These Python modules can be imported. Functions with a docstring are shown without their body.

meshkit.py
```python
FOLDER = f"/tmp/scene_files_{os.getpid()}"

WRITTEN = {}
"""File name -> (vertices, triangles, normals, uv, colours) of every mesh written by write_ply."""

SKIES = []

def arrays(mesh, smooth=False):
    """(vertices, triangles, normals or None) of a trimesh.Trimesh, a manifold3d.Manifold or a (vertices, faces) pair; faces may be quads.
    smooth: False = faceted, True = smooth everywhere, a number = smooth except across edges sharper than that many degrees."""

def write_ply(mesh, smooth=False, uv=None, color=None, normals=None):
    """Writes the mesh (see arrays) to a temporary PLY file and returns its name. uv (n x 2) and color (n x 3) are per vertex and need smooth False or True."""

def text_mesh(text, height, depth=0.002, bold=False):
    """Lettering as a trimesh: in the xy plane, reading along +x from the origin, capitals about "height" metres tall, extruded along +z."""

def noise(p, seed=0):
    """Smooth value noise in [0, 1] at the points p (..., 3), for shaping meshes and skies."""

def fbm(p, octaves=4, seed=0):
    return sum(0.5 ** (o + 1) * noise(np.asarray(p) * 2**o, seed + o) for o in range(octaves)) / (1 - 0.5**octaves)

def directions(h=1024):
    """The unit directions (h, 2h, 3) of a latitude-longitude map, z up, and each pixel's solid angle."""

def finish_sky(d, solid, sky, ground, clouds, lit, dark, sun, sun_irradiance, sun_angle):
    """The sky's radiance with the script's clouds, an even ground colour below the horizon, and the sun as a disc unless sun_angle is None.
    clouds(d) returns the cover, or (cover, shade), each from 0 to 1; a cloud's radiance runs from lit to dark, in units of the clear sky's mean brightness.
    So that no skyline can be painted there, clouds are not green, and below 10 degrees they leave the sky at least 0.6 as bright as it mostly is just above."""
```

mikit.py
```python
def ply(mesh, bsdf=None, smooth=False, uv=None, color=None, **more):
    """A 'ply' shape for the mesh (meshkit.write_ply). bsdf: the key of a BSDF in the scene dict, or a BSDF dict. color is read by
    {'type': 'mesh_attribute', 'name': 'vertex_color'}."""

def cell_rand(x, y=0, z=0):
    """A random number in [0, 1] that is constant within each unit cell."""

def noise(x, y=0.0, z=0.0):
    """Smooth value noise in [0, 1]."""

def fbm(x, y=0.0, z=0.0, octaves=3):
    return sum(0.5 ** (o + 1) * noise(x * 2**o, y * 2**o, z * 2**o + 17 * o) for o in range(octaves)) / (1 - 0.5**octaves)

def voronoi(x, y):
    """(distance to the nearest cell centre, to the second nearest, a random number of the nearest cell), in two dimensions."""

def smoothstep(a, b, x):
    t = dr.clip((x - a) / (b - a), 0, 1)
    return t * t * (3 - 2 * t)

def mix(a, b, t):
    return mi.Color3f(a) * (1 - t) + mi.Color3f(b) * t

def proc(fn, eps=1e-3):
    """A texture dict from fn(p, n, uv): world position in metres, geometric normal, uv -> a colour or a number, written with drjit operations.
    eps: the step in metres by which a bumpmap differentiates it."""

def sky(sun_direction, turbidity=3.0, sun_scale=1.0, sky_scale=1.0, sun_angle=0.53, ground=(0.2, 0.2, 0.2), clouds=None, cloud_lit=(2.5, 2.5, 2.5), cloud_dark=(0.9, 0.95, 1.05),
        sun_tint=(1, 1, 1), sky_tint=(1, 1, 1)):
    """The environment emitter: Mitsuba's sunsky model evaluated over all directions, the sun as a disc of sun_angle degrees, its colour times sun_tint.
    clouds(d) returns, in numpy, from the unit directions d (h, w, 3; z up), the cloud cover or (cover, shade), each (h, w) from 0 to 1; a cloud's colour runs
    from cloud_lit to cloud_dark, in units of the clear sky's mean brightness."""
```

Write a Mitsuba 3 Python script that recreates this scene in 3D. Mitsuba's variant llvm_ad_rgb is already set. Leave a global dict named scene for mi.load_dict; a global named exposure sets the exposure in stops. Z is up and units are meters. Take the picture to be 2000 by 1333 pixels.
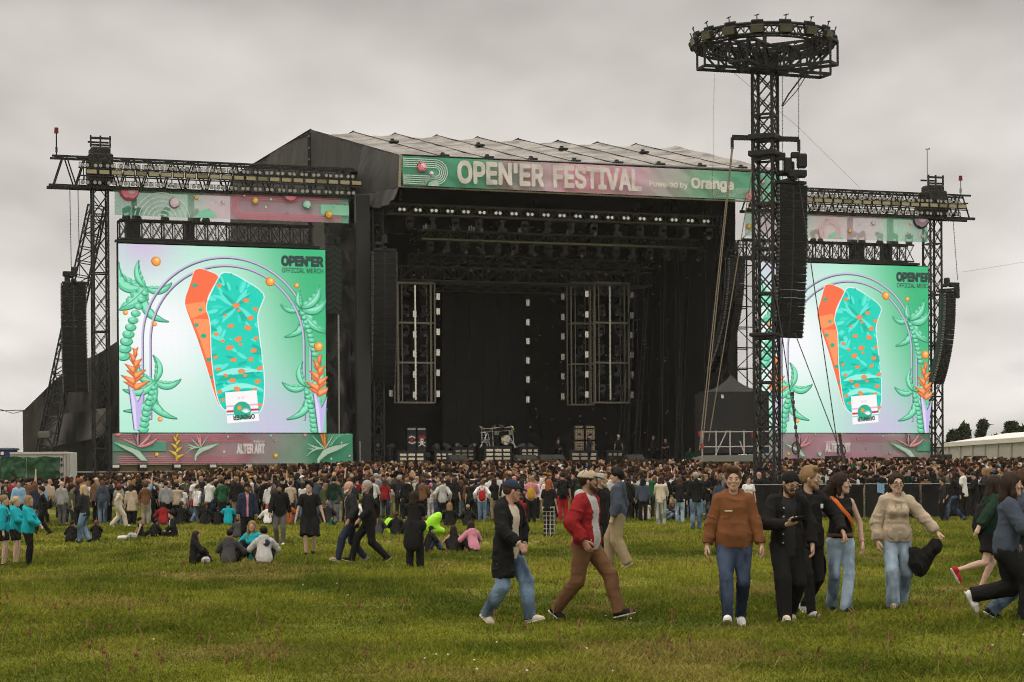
import math, random
import numpy as np, trimesh, drjit as dr, mitsuba as mi, mikit, meshkit
from shapely.geometry import Polygon, Point, LineString, box as sbox
from shapely import affinity, union_all
from scipy.spatial import cKDTree
import manifold3d
T = mi.ScalarTransform4f
scene, labels = {}, {}

# ---------------------------------------------------------------- camera, sky, exposure
F, ROLL, EYE, HZ = 4000.0, 0.0065, 1.65, 940.0          # focal length in pixels of a 2000 pixel wide frame
scene['air'] = {'type': 'homogeneous', 'albedo': 0.95, 'sigma_t': 0.00011}
scene['camera'] = {'type': 'perspective', 'fov': 2 * math.degrees(math.atan(1000 / F)), 'fov_axis': 'x', 'near_clip': 0.5, 'far_clip': 3000.0, 'medium': {'type': 'ref', 'id': 'air'},
                   'principal_point_offset_y': -0.2052,
                   'to_world': T().look_at(origin=[0, 0, EYE], target=[0, 50, EYE], up=[math.sin(ROLL), 0, math.cos(ROLL)])}


def cloud_cover(d):
    el = np.degrees(np.arcsin(np.clip(d[..., 2], -1, 1)))
    k = 1 / (np.maximum(d[..., 2], 0) + 0.16)
    q = np.stack([d[..., 0] * k * 1.1, d[..., 1] * k * 0.55, d[..., 2] * 3.0], -1)
    n = meshkit.fbm(q * 1.5 + 3.1, 6, 7)
    m = meshkit.fbm(q * 3.4 + 9.0, 5, 21)
    lift = np.clip((el - 14) / 60, 0, 1)
    low = 0.80 - 0.05 * np.exp(-((el - 6) / 4.5) ** 2)
    shade = low * (1 - lift) + 0.05 * lift + (0.72 * (n - 0.5) + 0.36 * (m - 0.5)) * (1 - 0.5 * lift)
    shade = shade + 0.13 * np.exp(-((el - 15) / 4.5) ** 2)
    return np.ones_like(el), np.clip(shade, 0, 1)


scene['sky'] = mikit.sky([-0.35, -0.38, 0.86], turbidity=4, sun_scale=0.22, sun_angle=28, clouds=cloud_cover, cloud_lit=(5.2, 5.0, 4.72), cloud_dark=(1.30, 1.225, 1.135),
                         ground=(0.10, 0.11, 0.06), sun_tint=(1, 0.97, 0.92))
exposure = 1.68


def pix(px, py):
    """A pixel of the 2000 x 1333 frame as the tangents (right, up) of its line of sight."""
    x, y = px - 1000.0, HZ - py
    return (x + ROLL * y) / F, (y - ROLL * x) / F


# ---------------------------------------------------------------- entries of the scene
def numbered(key):
    if key not in USED:
        USED.add(key)
        return key
    n = COUNT.get(key, 0)
    while True:
        n += 1
        if f'{key}_{n:03d}' not in USED:
            COUNT[key] = n
            USED.add(f'{key}_{n:03d}')
            return f'{key}_{n:03d}'


USED, COUNT, MATS = set(), {}, {}


def thing(name, label=None, cat=None, group=None, kind=None):
    key = numbered(name)
    labels[key] = {k: v for k, v in (('label', label), ('category', cat), ('group', group), ('kind', kind)) if v}
    return key


def put(parent, name, mesh, mat, smooth=False, to=None, uv=None, label=None, kind=None, **more):
    """One entry: a part under parent, or the thing's own mesh when name is None."""
    key = parent if name is None else numbered(parent + '__' + name)
    d = mesh if isinstance(mesh, dict) else mikit.ply(mesh, None, smooth, uv)
    d = {**d, 'bsdf': {'type': 'ref', 'id': mat}, **more}
    if to is not None:
        d['to_world'] = to
    scene[key] = d
    if label or kind:
        labels[key] = {k: v for k, v in (('label', label), ('kind', kind)) if v}
    return key


def mat(name, rgb=None, rough=0.7, spec=0.3, metal=0.0, tex=None, bump=None, bscale=1.0, sheen=0.0):
    if name in MATS:
        return name
    c = tex if tex is not None else {'type': 'rgb', 'value': list(map(float, rgb))}
    b = {'type': 'principled', 'base_color': c, 'roughness': float(rough), 'specular': float(spec), 'metallic': float(metal)}
    if bump is not None:
        b = {'type': 'bumpmap', 'bump': bump, 'scale': float(bscale), 'bsdf': b}
    scene[name] = {'type': 'twosided', 'bsdf': b}
    MATS[name] = rgb
    return name


def plain(rgb):
    """A matt material of this colour, one per colour."""
    name = 'dull_' + '_'.join(f'{int(round(c * 1000)):03d}' for c in rgb)
    if name not in MATS:
        scene[name] = {'type': 'twosided', 'bsdf': {'type': 'diffuse', 'reflectance': {'type': 'rgb', 'value': list(map(float, rgb))}}}
        MATS[name] = rgb
    return name


def srgb(r, g, b):
    return tuple((x / 255 / 12.92) if x < 10 else ((x / 255 + 0.055) / 1.055) ** 2.4 for x in (r, g, b))


class M:
    """Collects boxes, bars and tubes into one mesh."""

    def __init__(s):
        s.v, s.f, s.n = [], [], 0

    def add(s, v, f):
        s.v.append(np.asarray(v, float)); s.f.append(np.asarray(f, int) + s.n); s.n += len(v)
        return s

    def mesh(s, m):
        return s.add(m.vertices, m.faces)

    def box(s, c, size, bev=0.0):
        c, h = np.asarray(c, float), np.asarray(size, float) / 2
        if bev > 0:
            m = rbox(size, bev)
            return s.add(m.vertices + c, m.faces)
        v = np.array([[x, y, z] for x in (-1, 1) for y in (-1, 1) for z in (-1, 1)]) * h + c
        return s.add(v, BOXF)

    def bar(s, p, q, w, h=None):
        return s.tube([p, q], (w / 2 * 1.414, (h or w) / 2 * 1.414), 4, 0.5)

    def tube(s, pts, r, n=5, off=0.0, caps=True):
        p = np.asarray(pts, float)
        t = np.gradient(p, axis=0)
        t /= np.linalg.norm(t, axis=1, keepdims=True) + 1e-12
        up = np.where(np.abs(t[:, 2:]) < 0.95, [0, 0, 1.0], [0, 1.0, 0])
        a = np.cross(t, up); a /= np.linalg.norm(a, axis=1, keepdims=True)
        b = np.cross(a, t)
        ra, rb = r if isinstance(r, tuple) else (r, r)
        ra, rb = (np.broadcast_to(np.asarray(x, float), (len(p),))[:, None, None] for x in (ra, rb))
        g = (np.arange(n) + off) * 2 * np.pi / n
        v = p[:, None] + ra * np.cos(g)[None, :, None] * a[:, None] + rb * np.sin(g)[None, :, None] * b[:, None]
        i, j = np.meshgrid(np.arange(len(p) - 1), np.arange(n), indexing='ij')
        q = np.stack([i * n + j, (i + 1) * n + j, (i + 1) * n + (j + 1) % n, i * n + (j + 1) % n], -1).reshape(-1, 4)
        f = [q[:, [0, 1, 2]], q[:, [0, 2, 3]]]
        if caps:
            k = np.arange(1, n - 1)
            e = (len(p) - 1) * n
            f += [np.stack([k * 0, k, k + 1], 1), np.stack([k * 0 + e, k + 1 + e, k + e], 1)]
        return s.add(v.reshape(-1, 3), np.vstack(f))

    def truss(s, p, q, w, h, bay, rc, rb, side=(0, 1, 0), faces='tbfr', cross=False):
        """A box truss of four chords from p to q; w along side, h across; braces zigzag in every face."""
        p, q = np.asarray(p, float), np.asarray(q, float)
        d = q - p; L = np.linalg.norm(d); d = d / L
        a = np.asarray(side, float); a = a - d * (a @ d); a /= np.linalg.norm(a)
        b = np.cross(d, a)
        n = max(1, int(round(L / bay)))
        c = {(i, j): (a * w / 2 * i + b * h / 2 * j) for i in (-1, 1) for j in (-1, 1)}
        for o in c.values():
            s.tube([p + o, q + o], rc, 6)
        st = [p + d * L * k / n for k in range(n + 1)]
        sides = {'t': ((-1, 1), (1, 1)), 'b': ((-1, -1), (1, -1)), 'f': ((-1, -1), (-1, 1)), 'r': ((1, -1), (1, 1))}
        for fc in faces:
            x, y = (c[k] for k in sides[fc])
            for k in range(n):
                g = (x, y) if k % 2 == 0 else (y, x)
                s.tube([st[k] + g[0], st[k + 1] + g[1]], rb, 4, caps=False)
                if cross:
                    s.tube([st[k] + g[1], st[k + 1] + g[0]], rb, 4, caps=False)
                s.tube([st[k] + x, st[k] + y], rb, 4, caps=False)
            s.tube([st[n] + x, st[n] + y], rb, 4, caps=False)
        return s

    def out(s):
        return trimesh.Trimesh(np.vstack(s.v), np.vstack(s.f), process=False)


BOXF = np.array([[0, 1, 3], [0, 3, 2], [4, 6, 7], [4, 7, 5], [0, 4, 5], [0, 5, 1], [2, 3, 7], [2, 7, 6], [0, 2, 6], [0, 6, 4], [1, 5, 7], [1, 7, 3]])
RB = {}


def rbox(size, bev):
    h = np.asarray(size, float) / 2
    pts = []
    for sx in (-1, 1):
        for sy in (-1, 1):
            for sz in (-1, 1):
                for k in range(3):
                    o = [bev] * 3; o[k] = 0
                    pts.append((np.array([sx, sy, sz]) * (h - np.array(o))))
    return trimesh.convex.convex_hull(np.array(pts))


# ---------------------------------------------------------------- implicit modelling: rounded cones blended on a grid, meshed by surface nets
def nets(D, org, h):
    S = D < 0
    nx, ny, nz = D.shape
    acc = np.zeros((nx - 1, ny - 1, nz - 1, 3), np.float32); cnt = np.zeros((nx - 1, ny - 1, nz - 1), np.float32)
    for ax in range(3):
        o = [k for k in range(3) if k != ax]
        for u in (0, 1):
            for w in (0, 1):
                lo = [slice(0, -1)] * 3; hi = [slice(0, -1)] * 3
                for k, b in zip(o, (u, w)):
                    lo[k] = hi[k] = slice(b, D.shape[k] - 1 + b)
                lo[ax], hi[ax] = slice(0, -1), slice(1, None)
                a, b = D[tuple(lo)], D[tuple(hi)]
                x = (a < 0) != (b < 0)
                t = np.where(x, a / np.where(x, a - b, 1), 0)
                cnt += x
                acc[..., ax] += np.where(x, t, 0)
                acc[..., o[0]] += x * u; acc[..., o[1]] += x * w
    on = cnt > 0
    idx = -np.ones(on.shape, np.int64); idx[on] = np.arange(on.sum())
    ijk = np.argwhere(on)
    V = (ijk + acc[on] / cnt[on][:, None]) * h + org
    Fs = []
    for ax in range(3):
        o = [(ax + 1) % 3, (ax + 2) % 3]
        lo = [slice(1, -1)] * 3; hi = [slice(1, -1)] * 3
        lo[ax], hi[ax] = slice(0, -1), slice(1, None)
        a, b = S[tuple(lo)], S[tuple(hi)]
        for flip, m in ((False, a & ~b), (True, ~a & b)):
            e = np.argwhere(m)
            if not len(e):
                continue
            e[:, o[0]] += 1; e[:, o[1]] += 1
            q = []
            for du, dw in ((1, 1), (0, 1), (0, 0), (1, 0)):
                g = e.copy(); g[:, o[0]] -= du; g[:, o[1]] -= dw
                q.append(idx[g[:, 0], g[:, 1], g[:, 2]])
            q = np.stack(q, 1)
            Fs.append(q[:, ::-1] if flip else q)
    q = np.vstack(Fs)
    return V, np.vstack([q[:, [0, 1, 2]], q[:, [0, 2, 3]]])


SIMP = [0.2]


def simpler(m, tol):
    """The mesh with fewer triangles where it is nearly flat."""
    q = manifold3d.Manifold(manifold3d.Mesh(np.asarray(m.vertices, np.float32), np.asarray(m.faces, np.uint32)))
    if q.status() != manifold3d.Error.NoError: return m
    q = q.simplify(tol).to_mesh()
    return trimesh.Trimesh(q.vert_properties[:, :3], q.tri_verts, process=False) if len(q.tri_verts) > 30 else m


class Sd:
    """A list of blended solids: cone(a, b, ra, rb), egg(centre, radii, axes); sign -1 carves."""

    def __init__(s):
        s.ops = []

    def cone(s, a, b, ra, rb, k=0.02, sign=1, flat=None, clip=()):
        s.ops.append(('c', np.asarray(a, float), np.asarray(b, float), ra, rb, k, sign, flat, clip)); return s

    def egg(s, c, r, ax=None, k=0.02, sign=1, clip=()):
        s.ops.append(('e', np.asarray(c, float), np.asarray(r, float), np.eye(3) if ax is None else ax, 0, k, sign, None, clip)); return s

    def cut(s, p, n, inside=None):
        """Keep what lies behind the plane (point p, normal n); inside = (centre, radius) limits it."""
        s.ops.append(('p', np.asarray(p, float), np.asarray(n, float), inside)); return s

    def slot(s, p, right, half, fwd):
        """Carve a slot of this half width round the plane through p, in front of it only."""
        s.ops.append(('s', np.asarray(p, float), np.asarray(right, float), half, np.asarray(fwd, float))); return s

    def ext(s, o):
        r = (np.max(o[2]) if o[0] == 'e' else max(o[3], o[4])) + o[5] + 0.01
        a, b = (o[1], o[1]) if o[0] == 'e' else (o[1], o[2])
        return np.minimum(a, b) - r, np.maximum(a, b) + r

    def build(s, h, noise=None, tol=None):
        add = [s.ext(o) for o in s.ops if o[0] in 'ce' and o[6] > 0]
        lo, hi = np.min([a for a, _ in add], 0) - 2 * h, np.max([b for _, b in add], 0) + 2 * h
        n = np.ceil((hi - lo) / h).astype(int) + 1
        D = np.full(n, 0.3, np.float32)
        ax = [(lo[k] + h * np.arange(n[k])).astype(np.float32) for k in range(3)]
        for o in s.ops:
            if o[0] in 'ps':
                X, Y, Z = np.ix_(*ax)
                if o[0] == 'p':
                    e = (X - o[1][0]) * o[2][0] + (Y - o[1][1]) * o[2][1] + (Z - o[1][2]) * o[2][2]
                    if o[3] is not None:
                        c, r = o[3]
                        e = np.minimum(e, r - np.sqrt((X - c[0]) ** 2 + (Y - c[1]) ** 2 + (Z - c[2]) ** 2))
                    D = np.maximum(D, e)
                else:
                    side = np.abs((X - o[1][0]) * o[2][0] + (Y - o[1][1]) * o[2][1] + (Z - o[1][2]) * o[2][2]) - o[3]
                    fr = -((X - o[1][0]) * o[4][0] + (Y - o[1][1]) * o[4][1] + (Z - o[1][2]) * o[4][2])
                    D = np.maximum(D, -np.maximum(side, fr))
                continue
            a, b = s.ext(o)
            i0 = np.clip(np.floor((a - lo) / h).astype(int) - 1, 0, n); i1 = np.clip(np.ceil((b - lo) / h).astype(int) + 2, 0, n)
            if (i1 - i0).min() <= 0:
                continue
            sl = tuple(slice(i0[k], i1[k]) for k in range(3))
            P = np.stack(np.meshgrid(*[ax[k][sl[k]] for k in range(3)], indexing='ij'), -1)
            if o[0] == 'c':
                ba = o[2] - o[1]
                pa = P - o[1].astype(np.float32)
                t = np.clip(pa @ ba / max(ba @ ba, 1e-9), 0, 1)
                q = pa - t[..., None] * ba
                if o[7] is not None:
                    fl, c = o[7]
                    fl = np.asarray(fl, np.float32)
                    q = q + ((c - 1) * (q @ fl))[..., None] * fl
                d = np.sqrt((q * q).sum(-1)) - (o[3] + (o[4] - o[3]) * t)
            else:
                q = (P - o[1].astype(np.float32)) @ o[3].T.astype(np.float32) / o[2].astype(np.float32)
                l = np.sqrt((q * q).sum(-1)) + 1e-6
                d = (l - 1) * np.minimum(np.min(o[2]) * 1.3, l / np.sqrt(((q / o[2].astype(np.float32)) ** 2).sum(-1) + 1e-9))
            for cp, cn in o[8]:
                d = np.maximum(d, (P - np.asarray(cp, np.float32)) @ np.asarray(cn, np.float32))
            k, cur = o[5], D[sl]
            if o[6] > 0:
                e = np.maximum(k - np.abs(cur - d), 0) / max(k, 1e-6)
                D[sl] = np.minimum(cur, d) - e * e * k / 4
            else:
                e = np.maximum(k - np.abs(cur + d), 0) / max(k, 1e-6)
                D[sl] = np.maximum(cur, -d) + e * e * k / 4
        V, Fc = nets(D, lo, h)
        m = trimesh.Trimesh(V, Fc, process=False)
        if noise is not None:
            m.vertices = m.vertices + np.asarray(m.vertex_normals) * noise(np.asarray(m.vertices))[:, None]
        return simpler(m, (SIMP[0] if tol is None else tol) * h)
# ---------------------------------------------------------------- people
def rx(a): a = math.radians(a); c, s = math.cos(a), math.sin(a); return np.array([[1, 0, 0], [0, c, s], [0, -s, c]])      # + tips forward
def ry(a): a = math.radians(a); c, s = math.cos(a), math.sin(a); return np.array([[c, 0, s], [0, 1, 0], [-s, 0, c]])      # + tips to the right
def rz(a): a = math.radians(a); c, s = math.cos(a), math.sin(a); return np.array([[c, s, 0], [-s, c, 0], [0, 0, 1]])      # + turns to the right
def nrm(v): v = np.asarray(v, float); return v / (np.linalg.norm(v) + 1e-12)


def ik(a, t, l1, l2, hint):
    d = t - a; L = np.linalg.norm(d); u = d / L; L = min(L, 0.997 * (l1 + l2)); t = a + u * L
    x = (l1 * l1 - l2 * l2 + L * L) / (2 * L); n = np.asarray(hint, float); n = nrm(n - u * (n @ u))
    return a + u * x + n * math.sqrt(max(l1 * l1 - x * x, 0)), t


def joints(P):
    g = dict(hz=0.943, px=0.0, py=0.0, lean=2, side=0, twist=0, sw=1.0, ank=[(-0.1, 0, 0.085, 0, -8), (0.1, 0, 0.085, 0, 8)], kn=[(-0.15, 1, 0), (0.15, 1, 0)],
             wr=[(-0.27, 0.05, 0.88), (0.27, 0.05, 0.88)], el=[(-0.5, -1, 0), (0.5, -1, 0)], hy=0, hp=0, ht=0)
    g.update(P)
    p = np.array([g['px'], g['py'], g['hz']])
    R = rz(g['twist']) @ rx(g['lean']) @ ry(g['side'])
    J = dict(p=p, R=R, waist=p + R @ [0, 0, 0.17], chest=p + R @ [0, 0.01, 0.37], neck=p + R @ [0, -0.015, 0.535])
    J['sh'] = [p + R @ [s * 0.164 * g['sw'], -0.01, 0.476] for s in (-1, 1)]
    Rn = rz(g['twist'] * 0.5 + g['hy'] * 0.5) @ rx(g['lean'] * 0.6 + g['hp'] * 0.5)
    J['Rh'] = rz(g['hy']) @ rx(g['hp']) @ ry(g['ht']) * 1.05
    J['head'] = J['neck'] + Rn @ [0, 0.012, 0.105] + J['Rh'] @ [0, 0.018, 0.06]
    J['hip'], J['knee'], J['ank'], J['elb'], J['wr'], J['foot'] = [], [], [], [], [], []
    for i, s in enumerate((-1, 1)):
        hip = p + rz(g['twist'] * 0.25) @ np.array([s * 0.088, 0, -0.03]); a = g['ank'][i]
        k, t = ik(hip, np.array(a[:3], float), 0.415, 0.42, g['kn'][i])
        J['hip'].append(hip); J['knee'].append(k); J['ank'].append(t)
        Rf = rz(a[4]) @ rx(a[3]); J['foot'].append(Rf)
        e, w = ik(J['sh'][i], np.array(g['wr'][i], float), 0.285, 0.25, R @ np.asarray(g['el'][i], float))
        J['elb'].append(e); J['wr'].append(w)
    J['hand'] = [g.get('hl'), g.get('hr')]
    return J


def hand(S, w, d, palm, thumb, curl=0.35, k=0.008, spread=0.10):
    d, thumb = nrm(d), np.asarray(thumb, float); thumb = nrm(thumb - d * (thumb @ d)); pn = np.cross(d, thumb)
    if pn @ np.asarray(palm, float) < 0: pn = -pn
    S.cone(w - d * 0.02, w + d * 0.035, 0.028, 0.034, 0.02, flat=(pn, 1.45))
    S.cone(w + d * 0.035, w + d * 0.083, 0.036, 0.042, 0.02, flat=(pn, 2.5))
    for o, L, c in ((0.030, 0.072, 0.8), (0.010, 0.082, 0.95), (-0.011, 0.076, 1.05), (-0.031, 0.06, 1.2)):
        b = w + d * (0.085 - abs(o) * 0.15) + thumb * o; c = curl * c; x = d + thumb * o * spread / 0.03
        for n, f in ((1, 0.45), (2, 0.32), (3, 0.23)):
            a = nrm(x * math.cos(c * n) + pn * math.sin(c * n)); e = b + a * L * f
            S.cone(b, e, 0.0098 - 0.0008 * n, 0.009 - 0.0008 * n, k * 0.5); b = e
    b = w + d * 0.02 + thumb * 0.026 + pn * 0.006
    for L, x in ((0.042, d * 0.75 + thumb * 0.65 + pn * 0.3), (0.03, d * 0.9 + thumb * 0.3 + pn * 0.35), (0.024, d + thumb * 0.05 + pn * 0.3)):
        e = b + nrm(x) * L; S.cone(b, e, 0.0135, 0.0105, k); b = e


def hframe(J, i):
    s = (-1, 1)[i]; d = J['wr'][i] - J['elb'][i]; q = J['hand'][i] or {}
    return np.asarray(q.get('d', nrm(d) + (0 if q else np.array([0, 0.05, -0.25])))), np.asarray(q.get('palm', J['R'] @ [-s, 0, 0])), np.asarray(q.get('thumb', J['R'] @ [0, 1, 0.1])), q.get('curl', 0.32)


def body(J, h, g=1.0, fem=0, fine=True, face=True):
    S = Sd(); R, f = J['R'], J['R'] @ [0, 1, 0]; p = J['p']
    S.cone(J['waist'], J['chest'], 0.125 * g, 0.145 * g, 0.05, flat=(f, 1.4))
    S.cone(p, J['waist'], 0.145 * g, 0.122 * g, 0.05, flat=(f, 1.35))
    S.cone(J['sh'][0] * 0.86 + J['sh'][1] * 0.14, J['sh'][1] * 0.86 + J['sh'][0] * 0.14, 0.06, 0.06, 0.06)
    for i in (0, 1):
        S.cone(J['hip'][i], J['knee'][i], 0.085 * g, 0.052, 0.03); k, a = J['knee'][i], J['ank'][i]
        Rf = J['foot'][i]; back = Rf @ [0, -1, 0]
        S.cone(k, a, 0.048, 0.034, 0.02); S.cone(k * 0.8 + a * 0.2 + back * 0.012, k * 0.45 + a * 0.55 + back * 0.008, 0.05 * g, 0.038, 0.03)
        S.cone(a + Rf @ [0, -0.03, -0.04], a + Rf @ [0, 0.11, -0.055], 0.032, 0.024, 0.03)
        S.cone(J['sh'][i], J['elb'][i], (0.05 - 0.008 * fem) * (0.5 + g * 0.5), 0.038 - 0.004 * fem, 0.03)
        S.cone(J['elb'][i], J['wr'][i], 0.038 - 0.003 * fem, 0.027 - 0.003 * fem, 0.015)
        if not fine:
            d, pm, th, c = hframe(J, i); d = nrm(d); w = J['wr'][i]
            S.cone(w, w + d * 0.09, 0.032, 0.036, 0.02, flat=(nrm(np.cross(d, th)), 1.6)); S.cone(w + d * 0.09, w + d * 0.15 + np.asarray(nrm(pm)) * 0.03, 0.03, 0.018, 0.02, flat=(nrm(np.cross(d, th)), 1.5))
    hc, Rh = J['head'], J['Rh']; q = lambda x, y, z: hc + Rh @ [x, y, z]
    S.cone(J['neck'] - R @ [0, 0, 0.05], q(0, -0.02, -0.05), 0.058 * (0.6 + 0.4 * g) - 0.006 * fem, 0.05 * (0.6 + 0.4 * g) - 0.004 * fem, 0.03)
    S.egg(q(0, -0.012, 0.035), (0.076, 0.095, 0.088), np.linalg.inv(Rh), 0.02)
    S.cone(q(0, 0.028, 0.0), q(0, 0.05, -0.082), 0.064 + 0.006 * (g - 1), 0.036 + 0.02 * (g - 1), 0.03)
    for s in (-1, 1):
        S.cone(q(s * 0.045, 0.0, -0.04), q(s * 0.014, 0.062, -0.09), 0.03, 0.022, 0.025)
        if face:
            S.egg(q(s * 0.034, 0.106, 0.006), (0.021, 0.02, 0.015), np.linalg.inv(Rh), 0.016, -1)
            S.egg(q(s * 0.08, -0.008, -0.002), (0.012, 0.02, 0.031), np.linalg.inv(Rh @ rz(s * 25)), 0.008)
            S.egg(q(s * 0.042, 0.068, -0.018), (0.024, 0.02, 0.02), np.linalg.inv(Rh), 0.02)
    S.cone(q(0, 0.083, 0.014), q(0, 0.107, -0.02), 0.009, 0.0145, 0.012)
    if face:
        S.cone(q(-0.036, 0.076, 0.026), q(0.036, 0.076, 0.026), 0.013, 0.013, 0.02)
        S.egg(q(0, 0.09, -0.05), (0.026, 0.011, 0.006), np.linalg.inv(Rh), 0.008); S.egg(q(0, 0.088, -0.061), (0.022, 0.011, 0.007), np.linalg.inv(Rh), 0.008)
    m = S.build(h)
    if fine:
        ms = [m]
        for i in (0, 1):
            H = Sd(); d, pm, th, c = hframe(J, i); hand(H, J['wr'][i], d, pm, th, c); ms.append(H.build(0.0048, None, 0.12))
        m = trimesh.util.concatenate(ms)
    return m


def folds(amp, freq=14.0, seed=0, st=(1, 1, 0.55)):
    st = np.array(st) * freq
    def fn(v):
        a = meshkit.fbm(v * st + 31.7 + seed, 3, seed); b = meshkit.fbm(v * st * 0.45 + 11.1 + seed, 2, seed + 5)
        c = 1 - np.abs(meshkit.noise(v * st * np.array([0.5, 0.5, 1.5]) + 3.3 + seed, seed + 9) - 0.5) * 2
        return amp * (np.abs(a - 0.5) * 2.2 + (b - 0.3) * 1.3 + 0.9 * c ** 5)
    return fn


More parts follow.
